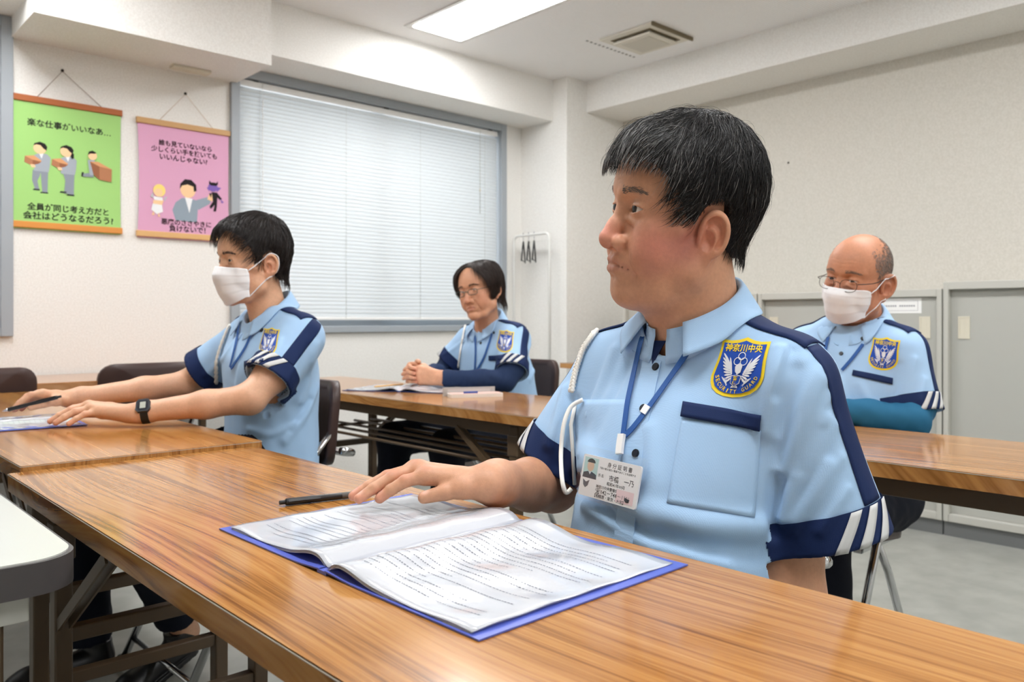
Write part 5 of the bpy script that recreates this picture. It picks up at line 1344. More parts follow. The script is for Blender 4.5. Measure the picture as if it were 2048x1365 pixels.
# ------------------------------------------------------------------ the man at the open clear file
def man_front():
    t = Thing('person', 'dark-haired maskless man in a light blue uniform shirt, hand resting on the open clear file', 'person', (1.06, 0.69, 0))
    H = Head((0.975, 0.7014, 1.109), 154, 0, -10, 1.028, 1.07, nose_w=1.25, nose_l=0.60, cheek=4, jaw=7, dchin=15, neck_r=67, lid=5.0, eye_w=17.5, mouth_x=3.5, ear=1.01, ear_at=(-4, -15), mouth_w=30, bags=2.3, nasolab=1.7, lips=0.98, chin=-8, neck_to=(1.025, 0.70, 0.90),
        lines=[([(96, 0, 52), (88, 28, 54), (74, 46, 50)], 0.7, 1.8), ([(96, 0, 60), (88, 28, 62), (74, 46, 58)], 0.6, 1.8), ([(75, 49, 14), (64, 58, 9)], 0.6, 1.4), ([(75, 49, 18), (64, 58, 19)], 0.6, 1.4), ([(84, 29, -60), (78, 31, -72), (72, 32, -82)], 0.7, 3.0), ([(74, 46, -22), (62, 52, -44), (52, 52, -62)], 0.9, 4.0), ([(94, 5, 30), (93, 6, 38)], 0.9, 1.6)])
    H.tint = [((56, 50, -26), (30, 24, 30), (196, 98, 100), 0.8), ((108, 0, -16), (20, 18, 20), (200, 116, 108), 0.65), ((20, 66, -20), (26, 20, 34), (176, 98, 98), 0.55), ((86, 30, 2), (14, 20, 8), (184, 134, 104), 0.5), ((-8, 80, -8), (26, 12, 34), (206, 128, 104), 0.6), ((90, 0, -72), (22, 40, 20), (176, 132, 108), 0.4)]
    H.lip = (178, 116, 102); SK_ = (202, 150, 118)
    T = Torso((1.045, 0.70), 179, [(0.49, 0.02, 0.165, 0.182), (0.53, 0.035, 0.172, 0.18), (0.64, 0.045, 0.165, 0.172), (0.76, 0.035, 0.150, 0.165), (0.85, 0.02, 0.130, 0.158), (0.91, 0.0, 0.105, 0.145), (0.95, 0.0, 0.08, 0.11), (0.98, 0.0, 0.065, 0.075)])
    sl, sr = np.array([1.005, 0.548, 0.882]), np.array([1.012, 0.852, 0.885]); hl, hr = np.array([1.032, 0.500, 0.682]), np.array([0.957, 0.925, 0.730])
    neck = np.array([1.005, 0.697, 0.958])
    S = Shirt(T, neck, (sl, sr), (hl, hr), 0.060, 0.076, neck_r=0.071, neck_ax=(-0.2, 0.0, 1), trap=0.047, wr=0.0014)
    V0, F0 = surfnet(S.f, *S.box(), 0.008, newton=1); bv0 = bvh_of(V0, F0)
    def fold(px, amp, w):
        P = [cast(bv0, *q)[0] for q in dense(px)]; P = [p for p in P if p is not None]
        if len(P) > 1: S.folds.append((np.array(P), amp, w))
    # drape of the near sleeve, chest and belly
    for px, amp, w in (([(1590, 740), (1575, 830), (1560, 950), (1548, 1060)], -0.006, 0.010), ([(1640, 760), (1610, 830), (1575, 900), (1560, 940)], 0.005, 0.010), ([(1650, 840), (1620, 900), (1580, 980), (1565, 1040)], 0.005, 0.009),
                       ([(1655, 930), (1630, 980), (1590, 1040)], 0.004, 0.008), ([(1640, 860), (1605, 940)], -0.003, 0.007), ([(1560, 700), (1540, 780), (1530, 860)], 0.004, 0.009), ([(1585, 700), (1555, 790)], -0.003, 0.007),
                       ([(1230, 700), (1210, 760), (1180, 830)], 0.004, 0.010), ([(1260, 720), (1220, 800), (1190, 870)], -0.003, 0.009), ([(1165, 900), (1250, 1010), (1400, 1050), (1520, 1055)], 0.006, 0.014), ([(1150, 960), (1260, 1060), (1400, 1100), (1520, 1110)], -0.004, 0.012),
                       ([(1170, 1010), (1300, 1090), (1450, 1130)], 0.004, 0.010), ([(1300, 860), (1310, 960), (1300, 1040)], 0.003, 0.012), ([(1130, 780), (1115, 840), (1100, 890)], 0.005, 0.009), ([(1150, 800), (1140, 880), (1120, 930)], -0.004, 0.008)): fold(px, amp * 1.9, w)
    for a, b in (((1640, 735), (1556, 880)), ((1656, 790), (1556, 965)), ((1668, 850), (1560, 1035)), ((1682, 915), (1590, 1060)), ((1694, 980), (1640, 1062))):
        fold([a, ((a[0] + b[0]) / 2 - 6, (a[1] + b[1]) / 2 + 10), b], 0.0042, 0.0065)
    V, F = surfnet(S.f, *S.box(), 0.0032); so = mesh_obj('shirt', V, F, m_shirt, t.o, t.base, True)
    # body: head and neck, arms and hands in one mesh
    lo, hi = H.box((-120, -100, -160), (132, 100, 140)); hv = surfnet(H.f, lo, hi, 0.0018, newton=1)
    up = np.array([0, 0, 1.0])
    wr = np.array([0.752, 0.862, 0.741]); el = np.array([0.968, 0.950, 0.695]); m = [np.array(a) for a in ((0.684, 0.918, 0.752), (0.690, 0.944, 0.757), (0.699, 0.966, 0.753), (0.711, 0.984, 0.744))]
    tips = [np.array(a) for a in ((0.628, 0.950, 0.7235), (0.606, 0.968, 0.7235), (0.612, 0.992, 0.7225), (0.640, 1.012, 0.718))]
    fr = [(0.0098, 0.0088, 0.0080, 0.0070)] * 3 + [(0.0088, 0.0078, 0.007, 0.0062)]
    HR = dict(wrist=wr, across=unit(m[0] - m[3]), fingers=[finger(a, b, up, 0.007, r) for a, b, r in zip(m, tips, fr)],
              thumb=([wr + np.array([-0.006, -0.012, -0.008]), np.array([0.712, 0.872, 0.738]), np.array([0.692, 0.885, 0.733]), np.array([0.668, 0.902, 0.7265])], [0.016, 0.0125, 0.0112, 0.0085]))
    fa = lambda P: smin(limb(P, [sr - np.array([0, 0, 0.05]), el], [0.052, 0.041]), smin(limb(P, [el, el * 0.62 + wr * 0.38, wr * 0.9 + el * 0.1, wr], [0.041, 0.0385, 0.0305, 0.0275], 0.02), hand_sdf(P, HR), 0.012), 0.02)
    allp = np.array([el, wr, sr] + tips); rv = surfnet(fa, allp.min(0) - 0.07, allp.max(0) + 0.06, 0.0018)
    ell_, wl = np.array([1.000, 0.548, 0.600]), np.array([0.845, 0.655, 0.575])
    ml = [wl + np.array([-0.085, 0.035 + 0.02 * i, -0.012 - 0.004 * i]) for i in range(4)]
    HL = dict(wrist=wl, across=unit(ml[0] - ml[3]), fingers=[finger(a, a + np.array([-0.05, 0.045, -0.03]), up, 0.008) for a in ml], thumb=([wl + np.array([-0.01, -0.015, 0.0]), wl + np.array([-0.045, -0.012, 0.005]), wl + np.array([-0.07, -0.002, 0.003]), wl + np.array([-0.09, 0.01, -0.002])], [0.016, 0.0125, 0.011, 0.0085]))
    fl = lambda P: smin(limb(P, [sl - np.array([0, 0, 0.05]), ell_], [0.050, 0.047]), smin(limb(P, [ell_, ell_ * 0.6 + wl * 0.4, wl], [0.047, 0.044, 0.026], 0.02), hand_sdf(P, HL), 0.012), 0.02)
    allp = np.array([ell_, wl, sl] + [f[0][-1] for f in HL['fingers']]); lv = surfnet(fl, allp.min(0) - 0.07, allp.max(0) + 0.06, 0.003)
    BV, BF = skin_mesh([hv, rv, lv, trunk(T, neck, (sl, sr))])
    TP, tr = HR['thumb']; nd = unit(TP[3] - TP[2])
    nails = [(TP[3] + np.array([0.0, -0.0025, 0.0078]), 0.0062, (226, 176, 156), 0.8)] + [(f[0][3] + unit(f[0][2] - f[0][3]) * 0.002 + up * 0.0072, 0.0052, (222, 172, 152), 0.7) for f in HR['fingers']]
    knuck = [(f[0][k] + up * 0.009, 0.012, (196, 124, 100), 0.4) for f in HR['fingers'] for k in (0, 1)] + [(f[0][3], 0.014, (214, 136, 116), 0.45) for f in HR['fingers']]
    bo = mesh_obj('body', BV, BF, m_skin, t.o, t.base, True, None, None, skin_cols(BV, SK_, H, knuck + nails))
    eyeball(t, H, bo, (1, 0.10, 0.06)); brows(t, H, bo, (112, 96, 86), 38, 260, 4.5, length=7)
    # hair
    def hcol(p, r):
        n = len(p); g = r.random(n); fr = np.clip((p[:, 0] - 0) / 80, 0, 1) * 0.42 + 0.04; gray = g < fr; base = np.array(lin((22, 20, 20))); C = np.tile(base, (n, 1)) * r.uniform(0.5, 1.5, (n, 1))
        C[gray] = np.array(lin((150, 148, 146))) * r.uniform(0.25, 1.0, (gray.sum(), 1)); return C
    def azim(p): return np.degrees(np.arctan2(np.abs(p[:, 1]), p[:, 0] + 6))
    hs = dict(len=lambda p, L: np.where((azim(p) > 76) & (azim(p) < 110), np.minimum(L, np.maximum((p[:, 2] - 26) * 1.0, 3)), np.where(p[:, 2] < 15, L * 0.55, np.where(azim(p) < 50, np.minimum(L, np.maximum(p[:, 2] - 58, 10) * 1.15), L))), crown=(-58, 0, 118),
              thick=lambda p: 10 + 5 * np.clip((p[:, 2] - 40) / 60, 0, 1) + 7 * np.clip((-p[:, 0] - 10) / 70, 0, 1) * np.clip((p[:, 2] + 30) / 60, 0, 1) + 4 * np.clip((p[:, 0] - 50) / 40, 0, 1) - 5 * np.clip((-p[:, 2]) / 50, 0, 1) + 1.6 * vnoise(p, 0.09, 5),
              line=[(0, 84), (20, 84), (36, 74), (48, 58), (58, 34), (65, 10), (73, 6), (80, 22), (92, 36), (103, 34), (109, 4), (120, -26), (145, -40), (180, -44)])
    roots, cv, cf = scalp_roots(H, hs, 11000)
    st = strand_mesh(H, roots, hs, 36, 0.36, hcol, 7, (0.3, 3.6), 2, None, 0.16, 0.45)
    fly = strand_mesh(H, roots[:500], hs, 44, 0.16, hcol, 8, (3, 9), 9, None, 0.45)
    cap = (H.w(cv), cf, np.tile(np.array(lin((18, 16, 16))), (len(cv), 1)))
    hair_obj('hair', [cap, st, fly], t.o, t.base)
    # uniform
    bv = uniform(t, S, V, F, so, [(0.0, -1, 0), (0.0, 1, 0)], stripe=(0.02, -0.3), bars=(-0.28, -0.9))
    CV = collar(t, S, np.array([1.002, 0.697, 0.0]), frame(172), 0.066, 0.067, 0.960, 1.034, 0.55, (0.056, 0.047), so)
    P, N = px_path(bv, [(1305, 722), (1290, 790), (1268, 900), (1252, 1040), (1244, 1120)], 0.0006, 34); t.part('placket', ribbon(P, N, 0.032, 0.0010), m_shirt, so, smooth=False)
    for u, v in ((1313, 735), (1288, 818), (1273, 908), (1258, 1000), (1399, 683)):
        p, n = cast(bv, u, v); t.part('button', disc(p + n * 0.0012, n, 0.0058, 0.0028), m_btn, so)
    A, Fq = px_quad(bv, (1364, 836), (1522, 862), (1509, 1036), (1334, 1007), 16, 16, 0.0007); o = mesh_obj('pocket', A, Fq, m_shirt, so, t.base, True); solidify(o, 0.0009, 1)
    A, Fq = px_quad(bv, (1368, 806), (1525, 831), (1522, 863), (1363, 835), 16, 4, 0.0030); o = mesh_obj('pocket_flap', A, Fq, m_navy, so, t.base, True); solidify(o, 0.0018, 1)
    A, Fq = px_quad(bv, (1150, 800), (1262, 800), (1240, 935), (1155, 945), 12, 12, 0.0006); o = mesh_obj('pocket', A, Fq, m_shirt, so, t.base, True); solidify(o, 0.0008, 1)
    p0, n0 = cast(bv, 1306, 730); n0 = unit(n0 * np.array([1, 1, 0])); lf_ = np.cross((0, 0, 1), n0); q0 = p0 + n0 * 0.0016
    g = G(); g.add([q0, q0 + lf_ * 0.015 - n0 * 0.012 + np.array([0, 0, 0.034]), q0 - lf_ * 0.010 - n0 * 0.010 + np.array([0, 0, 0.034])], [(0, 1, 2)]); solidify(t.part('neck_facing', g, m_navy, so), 0.001, 0)
    emblem(t, bv, (1481, 735.6), (54.5, 2.6), (16.1, -60.2), so)
    # shoulder cord
    P, N = px_path(bv, [(1195, 668), (1172, 700), (1158, 740), (1147, 785)], 0.006, 40)
    t2 = Thing('shoulder_cord', 'white braided cord hanging from the epaulette of the man at the clear file', 'cord', P[-1])
    for k in range(3):
        s = np.linspace(0, 1, len(P)); B = np.cross(np.gradient(P, axis=0), N); B /= np.linalg.norm(B, axis=1, keepdims=True) + 1e-9; ph = s * 2 * math.pi * 7 + k * 2.094
        g = G(); g.tube(P + B * (np.sin(ph) * 0.0035)[:, None] + N * (np.sin(2 * ph) * 0.0014)[:, None], 0.0030, 7); t2.part('braid_strand', g, m_rope, smooth=True)
    loop = []
    for (u, v), lf in (((1166, 800), 0.006), ((1140, 812), 0.016), ((1126, 850), 0.022), ((1121, 910), 0.022), ((1124, 965), 0.018), ((1131, 990), 0.014), ((1143, 978), 0.012)):
        p, n = cast(bv, u, v)
        if p is None: p = CAMP + rays(u, v) * 1.18; n = np.array([-0.6, -0.7, 0])
        loop.append(p + unit(CAMP - p) * lf)
    loop = np.array(loop); q = np.stack([np.interp(np.linspace(0, 6, 36), np.arange(7), loop[:, k]) for k in range(3)], 1)
    for _ in range(6): q[1:-1] = 0.5 * q[1:-1] + 0.25 * (q[:-2] + q[2:])
    g = G(); g.tube(q, 0.0034, 8); t2.part('loop', g, m_rope, smooth=True)
    loop = []
    for (u, v), lf in (((1150, 812), 0.004), ((1142, 850), 0.006), ((1146, 910), 0.006), ((1149, 970), 0.006)):
        p, n = cast(bv, u, v)
        if p is None: p = CAMP + rays(u, v) * 1.18
        loop.append(p + unit(CAMP - p) * lf)
    g = G(); g.tube(np.array(loop), 0.0030, 8); t2.part('loop', g, m_rope, smooth=True)
    # lanyard and card
    o, n = cast(bv, 1251, 885)
    t3 = Thing('id_badge', 'identity card in a clear sleeve on a blue neck lanyard', 'badge', o)
    for px in ([(1290, 662), (1275, 730), (1259, 800), (1250, 872)], [(1388, 690), (1352, 745), (1308, 808), (1270, 858), (1254, 873)]):
        P, N = px_path(bv, px, 0.0036, 26); t3.part('strap', ribbon(P, N, 0.0085, 0.0012), m_lany, smooth=False)
    P, N = px_path(bv, [(1300, 815), (1290, 830)], 0.0048, 4); t3.part('slider', ribbon(P, N, 0.011, 0.0016), m_white)
    m_card = mat('card_white', (250, 250, 249), 0.4); clip = G()
    P, N = px_path(bv, [(1252, 872), (1249, 890), (1247, 912)], 0.006, 8); cg = ribbon(P, N, 0.011, 0.005); t3.part('clip', cg, m_white)
    cor = [np.array(cast(bv, u, v)[0]) for u, v in ((1195.6, 913.4), (1294.6, 937.8), (1269.5, 1018), (1177, 986.6))]
    c0 = np.mean(cor, 0); ex = unit(cor[1] - cor[0] + cor[2] - cor[3]); ey = unit(cor[0] - cor[3] + cor[1] - cor[2]); en = unit(np.cross(ex, ey)); en = en if en @ (CAMP - c0) > 0 else -en
    nn = unit(CAMP - c0); en = unit(en + 0.25 * nn); ex = unit(ex - en * (ex @ en)); ey = np.cross(en, ex); ey = ey if ey[2] > 0 else -ey
    W_, H_ = np.linalg.norm(cor[1] - cor[0]) * 0.5 + np.linalg.norm(cor[2] - cor[3]) * 0.5, np.linalg.norm(cor[0] - cor[3]) * 0.5 + np.linalg.norm(cor[1] - cor[2]) * 0.5
    c0 = c0 + en * 0.014; fr_ = (c0, ex, ey, en)
    m_clear = mat('clear_vinyl', (240, 245, 248), 0.1)
    if not m_clear.get('done'): glassify(m_clear); m_clear['done'] = 1
    g = G(); g.prism(rrect(-W_ * 0.56, W_ * 0.56, -H_ * 0.58, H_ * 0.70, 0.003, 4), -0.0030, -0.0026, frame=fr_); g.prism(rrect(-W_ * 0.56, W_ * 0.56, -H_ * 0.58, H_ * 0.70, 0.003, 4), 0.0026, 0.0030, frame=fr_); t3.part('clear_sleeve', g, m_clear)
    g = G(); g.prism(rrect(-W_ / 2, W_ / 2, -H_ / 2, H_ / 2, 0.003, 4), -0.002, 0.0012, frame=fr_); cd = t3.part('card', g, m_card, label='white identity card with portrait and printed lines')
    def on_card(polys, name):
        g = G(); ms = []; ix = {}
        for i, (pl, colr) in enumerate(polys):
            if colr not in ix: ix[colr] = len(ms); ms.append(mat('card_%d_%d_%d' % colr, colr, 0.6))
            Vp, Fp = pl if isinstance(pl, tuple) else (np.array(pl), [tuple(range(len(pl)))])
            g.add([c0 + ex * (p[0] * W_) + ey * (p[1] * H_) + en * (0.0013 + 0.00002 * i) for p in Vp], Fp, ix[colr])
        return t3.part(name, g, ms, cd)
    on_card([([(-0.47, 0.44), (-0.22, 0.44), (-0.22, -0.06), (-0.47, -0.06)], (196, 226, 222)), ([(-0.47, -0.06), (-0.46, 0.06), (-0.39, 0.10), (-0.31, 0.10), (-0.23, 0.05), (-0.22, -0.06)], (62, 72, 84)), ([(-0.375, 0.10), (-0.325, 0.10), (-0.345, 0.03)], (226, 230, 234)),
             (ell(-0.348, 0.24, 0.062, 0.135), (226, 196, 170)), (ell(-0.345, 0.32, 0.072, 0.10, 14, 0.0, math.pi), (70, 72, 74)), ([(-0.45, -0.10), (-0.39, -0.16), (-0.33, -0.10), (-0.35, -0.24), (-0.39, -0.30), (-0.43, -0.24)], (104, 110, 118)),
             ([(0.16, -0.14), (0.45, -0.14), (0.45, -0.44), (0.16, -0.44)], (248, 222, 224))], 'portrait')
    def lab(s, x, y, w):
        Vt, Ft = text_mesh(s, 1.0, 'LEFT', 0.008, 1.0, 1); lo, hi = Vt.min(0), Vt.max(0); k = w / (hi[0] - lo[0]); return ((Vt - np.array([lo[0], (lo[1] + hi[1]) / 2])) * np.array([k, k * W_ / H_]) + np.array([x, y]), Ft), (64, 66, 72)
    on_card([lab('身 分 証 明 書', -0.06, 0.36, 0.42), lab('下記の者は当社の職員であることを証明する', -0.19, 0.25, 0.62), lab('氏 名', -0.19, 0.07, 0.09), lab('市橋　一乃', 0.0, 0.06, 0.42), lab('昭和41年09月', -0.02, -0.08, 0.30),
             lab('神奈川中央警備保障株式会社', -0.20, -0.20, 0.62), lab('☎042－748－1181', -0.20, -0.31, 0.58), lab('【相模原・東京・大宮】', -0.20, -0.42, 0.50)], 'print')
    legs(t, [(1.04, 0.59, 0.50), (1.04, 0.79, 0.50)], [(0.62, 0.55, 0.50), (0.62, 0.83, 0.50)], [(0.66, 0.55, 0.10), (0.66, 0.84, 0.10)])
    shoe(t, (0.70, 0.55, 0.0), (-1, 0)); shoe(t, (0.70, 0.84, 0.0), (-1, 0))
    return t
man_front()
# ------------------------------------------------------------------ the other three men
def seated(label, head, skin, torso, neck, sh, hem, elbow, wrist, hands, collar_c, collar_z, emb, band, lany, lany_label, r_sh=0.058, r_hem=0.068, cover=None, cord=None, cord_label=None, legs_=None, shoes=(), gaze=(1, 0, 0), brow=None, ankles=(), refs=((0, -1, 0.2), (0, 1, 0.2)), stripe=(0.0, 0.0), bars=(-0.4, -0.9), buttons=(), btn_r=0.0055, folds=(), col_len=(0.054, 0.045), gap=0.55, arm_r=(0.048, 0.040, 0.036, 0.024), watch=None):
    base = (torso.o[0], torso.o[1], 0)
    t = Thing('person', label, 'person', base); H = head
    S = Shirt(torso, neck, sh, hem, r_sh, r_hem, neck_r=0.062, neck_ax=(-0.2, 0, 1), trap=0.046, wr=0.0018)
    if folds:
        V0, F0 = surfnet(S.f, *S.box(), 0.009, newton=0); bv0 = bvh_of(V0, F0)
        for px, amp, w in folds:
            P = [cast(bv0, *q)[0] for q in dense(px, 10)]; P = [p for p in P if p is not None]
            if len(P) > 1: S.folds.append((np.array(P), amp, w))
    V, F = surfnet(S.f, *S.box(), 0.0040, newton=1); so = mesh_obj('shirt', V, F, m_shirt, t.o, t.base, True)
    lo, hi = H.box((-120, -100, -150), (132, 100, 140)); pieces = [surfnet(H.f, lo, hi, 0.0026, newton=1)]; spots = []
    for i in (0, 1):
        el, wr = np.asarray(elbow[i], float), np.asarray(wrist[i], float); s0 = np.asarray(sh[i], float); Hd = hands[i]
        hm = np.asarray(hem[i], float)
        def fa(P, el=el, wr=wr, s0=s0, Hd=Hd, hm=hm):
            d = smin(limb(P, [s0 * 0.8 + hm * 0.2, hm * 0.85 + s0 * 0.15, el], [arm_r[0], arm_r[0] - 0.002, arm_r[1]]), limb(P, [el, el * 0.62 + wr * 0.38, wr * 0.9 + el * 0.1, wr], [arm_r[1], arm_r[2], arm_r[3] + 0.002, arm_r[3] - 0.001], 0.02), 0.02)
            return smin(d, hand_sdf(P, Hd), 0.012)
        ap = np.array([el, wr, s0] + [f[0][-1] for f in Hd['fingers']]); pieces.append(surfnet(fa, ap.min(0) - 0.06, ap.max(0) + 0.06, 0.0024, newton=1))
        spots += [(f[0][3], 0.012, (214, 140, 118), 0.45) for f in Hd['fingers']] + [(f[0][k], 0.012, (200, 130, 104), 0.3) for f in Hd['fingers'] for k in (0, 1)]
        if cover is not None:
            ax = unit(wr - el)
            def fc(P, el=el, wr=wr, s0=s0, ax=ax, hm=hm):
                d = smin(limb(P, [hm * 0.6 + s0 * 0.4, hm * 0.85 + s0 * 0.15, el], [arm_r[0] + 0.004, arm_r[0] + 0.003, arm_r[1] + 0.004]), limb(P, [el, el * 0.62 + wr * 0.38, wr * 0.9 + el * 0.1, wr + ax * 0.04], [arm_r[1] + 0.002, arm_r[2] + 0.003, arm_r[3] + 0.005, arm_r[3] + 0.003], 0.02), 0.02)
                return np.maximum(d + 0.0012 * vnoise(P, 110, 31), (P - wr) @ ax)
            ap = np.array([el, wr, s0]); cv, cf = surfnet(fc, ap.min(0) - 0.06, ap.max(0) + 0.06, 0.0035, newton=1); mesh_obj('arm_cover', cv, cf, cover, t.o, t.base, True)
    for a, b in ankles:
        ap = np.array([a, b]); av, af = surfnet(lambda P, a=a, b=b: cone(P, a, b, 0.040, 0.036), ap.min(0) - 0.06, ap.max(0) + 0.06, 0.004, newton=0); mesh_obj('ankle', av, af, m_skin, t.o, t.base, True, None, None, skin_cols(av, skin))
    pieces.append(trunk(torso, np.asarray(neck, float), [np.asarray(q, float) for q in sh])); BV, BF = skin_mesh(pieces); bo = mesh_obj('body', BV, BF, m_skin, t.o, t.base, True, None, None, skin_cols(BV, skin, H, spots))
    eyeball(t, H, bo, gaze)
    if brow: brows(t, H, bo, *brow)
    bv = uniform(t, S, V, F, so, refs, stripe=stripe, bars=bars)
    collar(t, S, np.asarray(collar_c, float), torso.R, 0.060, 0.060, collar_z[0], collar_z[1], gap, col_len, so)
    emblem(t, bv, *emb, so, step=0.25)
    A, Fq = px_quad(bv, *band, 8, 3, 0.003); o = mesh_obj('pocket_flap', A, Fq, m_navy, so, t.base, True); solidify(o, 0.0018, 1)
    for u, v in buttons:
        p, n = cast(bv, u, v)
        if p is not None: t.part('button', disc(p + n * 0.0012, n, btn_r, 0.0028), m_btn, so)
    P0 = None; paths = []
    for px in lany:
        P, N = px_path(bv, px, 0.004, 16)
        if len(P) > 2: paths.append((P, N))
    if paths:
        t3 = Thing('neck_lanyard', lany_label, 'lanyard', paths[0][0][-1])
        for P, N in paths: t3.part('strap', ribbon(P, N, 0.0085, 0.0014), m_lany)
    if cord is not None:
        P, N = px_path(bv, cord, 0.006, 30)
        if len(P) > 4:
            t4 = Thing('shoulder_cord', cord_label, 'cord', P[-1])
            for k in range(2):
                s = np.linspace(0, 1, len(P)); B = np.cross(np.gradient(P, axis=0), N); B /= np.linalg.norm(B, axis=1, keepdims=True) + 1e-9; ph = s * 2 * math.pi * 6 + k * math.pi
                g = G(); g.tube(P + B * (np.sin(ph) * 0.003)[:, None], 0.0036, 7); t4.part('braid_strand', g, m_rope, smooth=True)
    if legs_: legs(t, *legs_[0], **legs_[1])
    for h, f, pt in shoes: shoe(t, h, f, pt)
    return t, S, bv
UP = np.array([0, 0, 1.0]); A_ = lambda *a: np.array(a, float)
def hand(wrist, mcp, tips, thumb, bulge=0.008, s=1.0):
    mcp = [A_(*a) for a in mcp]; tips = [A_(*a) for a in tips]; r = [(0.0096 * s, 0.0086 * s, 0.0078 * s, 0.0068 * s)] * 3 + [(0.0086 * s, 0.0076 * s, 0.0068 * s, 0.006 * s)]
    return dict(wrist=A_(*wrist), across=unit(mcp[0] - mcp[3]), fingers=[finger(a, b, UP, bulge, q) for a, b, q in zip(mcp, tips, r)], thumb=([A_(*a) for a in thumb], [0.0155, 0.0122, 0.0105, 0.0082]))
def plain_tint(k=0.5): return [((58, 48, -24), (28, 24, 30), (204, 128, 108), k), ((106, 0, -18), (18, 16, 20), (206, 132, 110), k), ((-8, 80, -8), (26, 12, 34), (210, 136, 110), 0.5)]
def azim_(p): return np.degrees(np.arctan2(np.abs(p[:, 1]), p[:, 0] + 6))

# -- masked man with the watch
H2 = Head((1.0, 2.1323, 1.1215), 180, -7, -2, 0.955, 1.04, nose_w=1.0, nose_l=0.72, jaw=0, neck_r=55, lid=3.6, ear=1.0, bags=1.4, neck_to=(1.05, 2.13, 0.95)); H2.tint = plain_tint(0.35); H2.lip = (180, 116, 100)
T2 = Torso((1.055, 2.13), 179, [(0.49, -0.005, 0.125, 0.155), (0.55, 0.005, 0.115, 0.148), (0.70, 0.005, 0.112, 0.15), (0.82, 0.01, 0.114, 0.158), (0.88, 0.01, 0.110, 0.160), (0.93, 0.0, 0.085, 0.14), (0.965, -0.005, 0.062, 0.10), (0.99, -0.01, 0.05, 0.07)])
hL = hand((0.665, 2.085, 0.742), [(0.602, 2.205, 0.757), (0.595, 2.184, 0.758), (0.597, 2.163, 0.753), (0.606, 2.143, 0.745)], [(0.530, 2.218, 0.728), (0.513, 2.196, 0.7255), (0.519, 2.170, 0.724), (0.541, 2.144, 0.722)], [(0.655, 2.10, 0.738), (0.620, 2.150, 0.742), (0.59, 2.20, 0.738), (0.575, 2.225, 0.733)])
hR = hand((0.622, 2.470, 0.754), [(0.552, 2.438, 0.773), (0.548, 2.460, 0.769), (0.553, 2.481, 0.760), (0.565, 2.499, 0.750)], [(0.492, 2.440, 0.7395), (0.490, 2.466, 0.733), (0.499, 2.489, 0.731), (0.518, 2.508, 0.729)], [(0.615, 2.455, 0.748), (0.580, 2.415, 0.755), (0.548, 2.402, 0.750), (0.520, 2.416, 0.741)], 0.014)
tm2, S2, bv2 = seated('black-haired masked man in a light blue uniform shirt, watch on wrist, holding a pen', H2, (214, 166, 134), T2, A_(1.042, 2.13, 0.975), (A_(1.062, 1.985, 0.920), A_(1.045, 2.275, 0.912)), (A_(0.952, 1.955, 0.812), A_(0.955, 2.385, 0.815)), (A_(0.902, 1.945, 0.772), A_(0.925, 2.41, 0.782)), (A_(0.665, 2.085, 0.742), A_(0.622, 2.470, 0.754)), (hL, hR),
    (1.036, 2.13, 0), (0.962, 1.052), ((539, 684), (18, 1.5), (6, -28)), ((491, 724), (530, 712), (529, 724), (491, 735)), [[(481, 652), (474, 690), (463, 735)], [(512, 652), (492, 700), (465, 738)]], 'blue neck lanyard on the masked man with the watch',
    cord=[(462, 652), (446, 690), (434, 730), (432, 765)], cord_label='white braided shoulder cord on the masked man with the watch', stripe=(0.15, 0.0), bars=(0.25, -0.9), refs=((0.1, -1, 0.25), (0.2, 1, 0.2)),
    legs_=(([A_(1.02, 2.04, 0.51), A_(1.02, 2.24, 0.51)], [A_(0.66, 2.10, 0.50), A_(0.62, 2.38, 0.50)], [A_(0.845, 2.275, 0.16), A_(0.66, 2.42, 0.10)]), dict(hem=0.0)),
    shoes=(((0.905, 2.32, 0.035), (-0.9, -0.35), 14), ((0.72, 2.44, 0.0), (-1, -0.1), 0)), ankles=((A_(0.82, 2.25, 0.2), A_(0.885, 2.315, 0.09)),), brow=((40, 32, 30), 36, 260, 4.5), gaze=(1, 0.1, -0.1), buttons=((524, 661),), arm_r=(0.045, 0.037, 0.033, 0.0225),
    folds=(([(610, 680), (590, 730), (560, 780)], 0.005, 0.010), ([(632, 690), (615, 760), (600, 800)], 0.006, 0.012), ([(640, 760), (610, 830), (570, 880)], 0.006, 0.012), ([(620, 800), (580, 860)], -0.005, 0.010), ([(560, 680), (535, 730), (515, 760)], 0.004, 0.008), ([(470, 680), (445, 720), (410, 750)], 0.004, 0.009), ([(480, 730), (470, 800)], 0.004, 0.01), ([(590, 850), (540, 870), (500, 860)], 0.005, 0.01)))
def col2(p, r):
    n = len(p); C = np.tile(np.array(lin((34, 27, 25))), (n, 1)) * r.uniform(0.5, 1.6, (n, 1)); return C
hs2 = dict(len=lambda p, L: np.where(azim_(p) < 46, np.minimum(L, np.maximum(p[:, 2] - 52, 10) * 1.1), 1.0 * np.where((azim_(p) > 76) & (azim_(p) < 110), np.minimum(L, np.maximum((p[:, 2] - 26) * 1.0, 3)), L)), crown=(-50, 10, 120), thick=lambda p: 9 + 5 * np.clip((p[:, 2] - 40) / 60, 0, 1) + 4 * np.clip((-p[:, 0] - 10) / 70, 0, 1) * np.clip((p[:, 2] + 30) / 60, 0, 1) + 6 * np.clip((p[:, 0] - 40) / 40, 0, 1) - 6 * np.clip((-p[:, 2]) / 50, 0, 1) + 2.2 * vnoise(p, 0.09, 6),
    line=[(0, 100), (20, 100), (36, 90), (50, 70), (60, 40), (66, 12), (74, 4), (80, 24), (92, 38), (103, 34), (109, 0), (120, -30), (145, -46), (180, -50)])
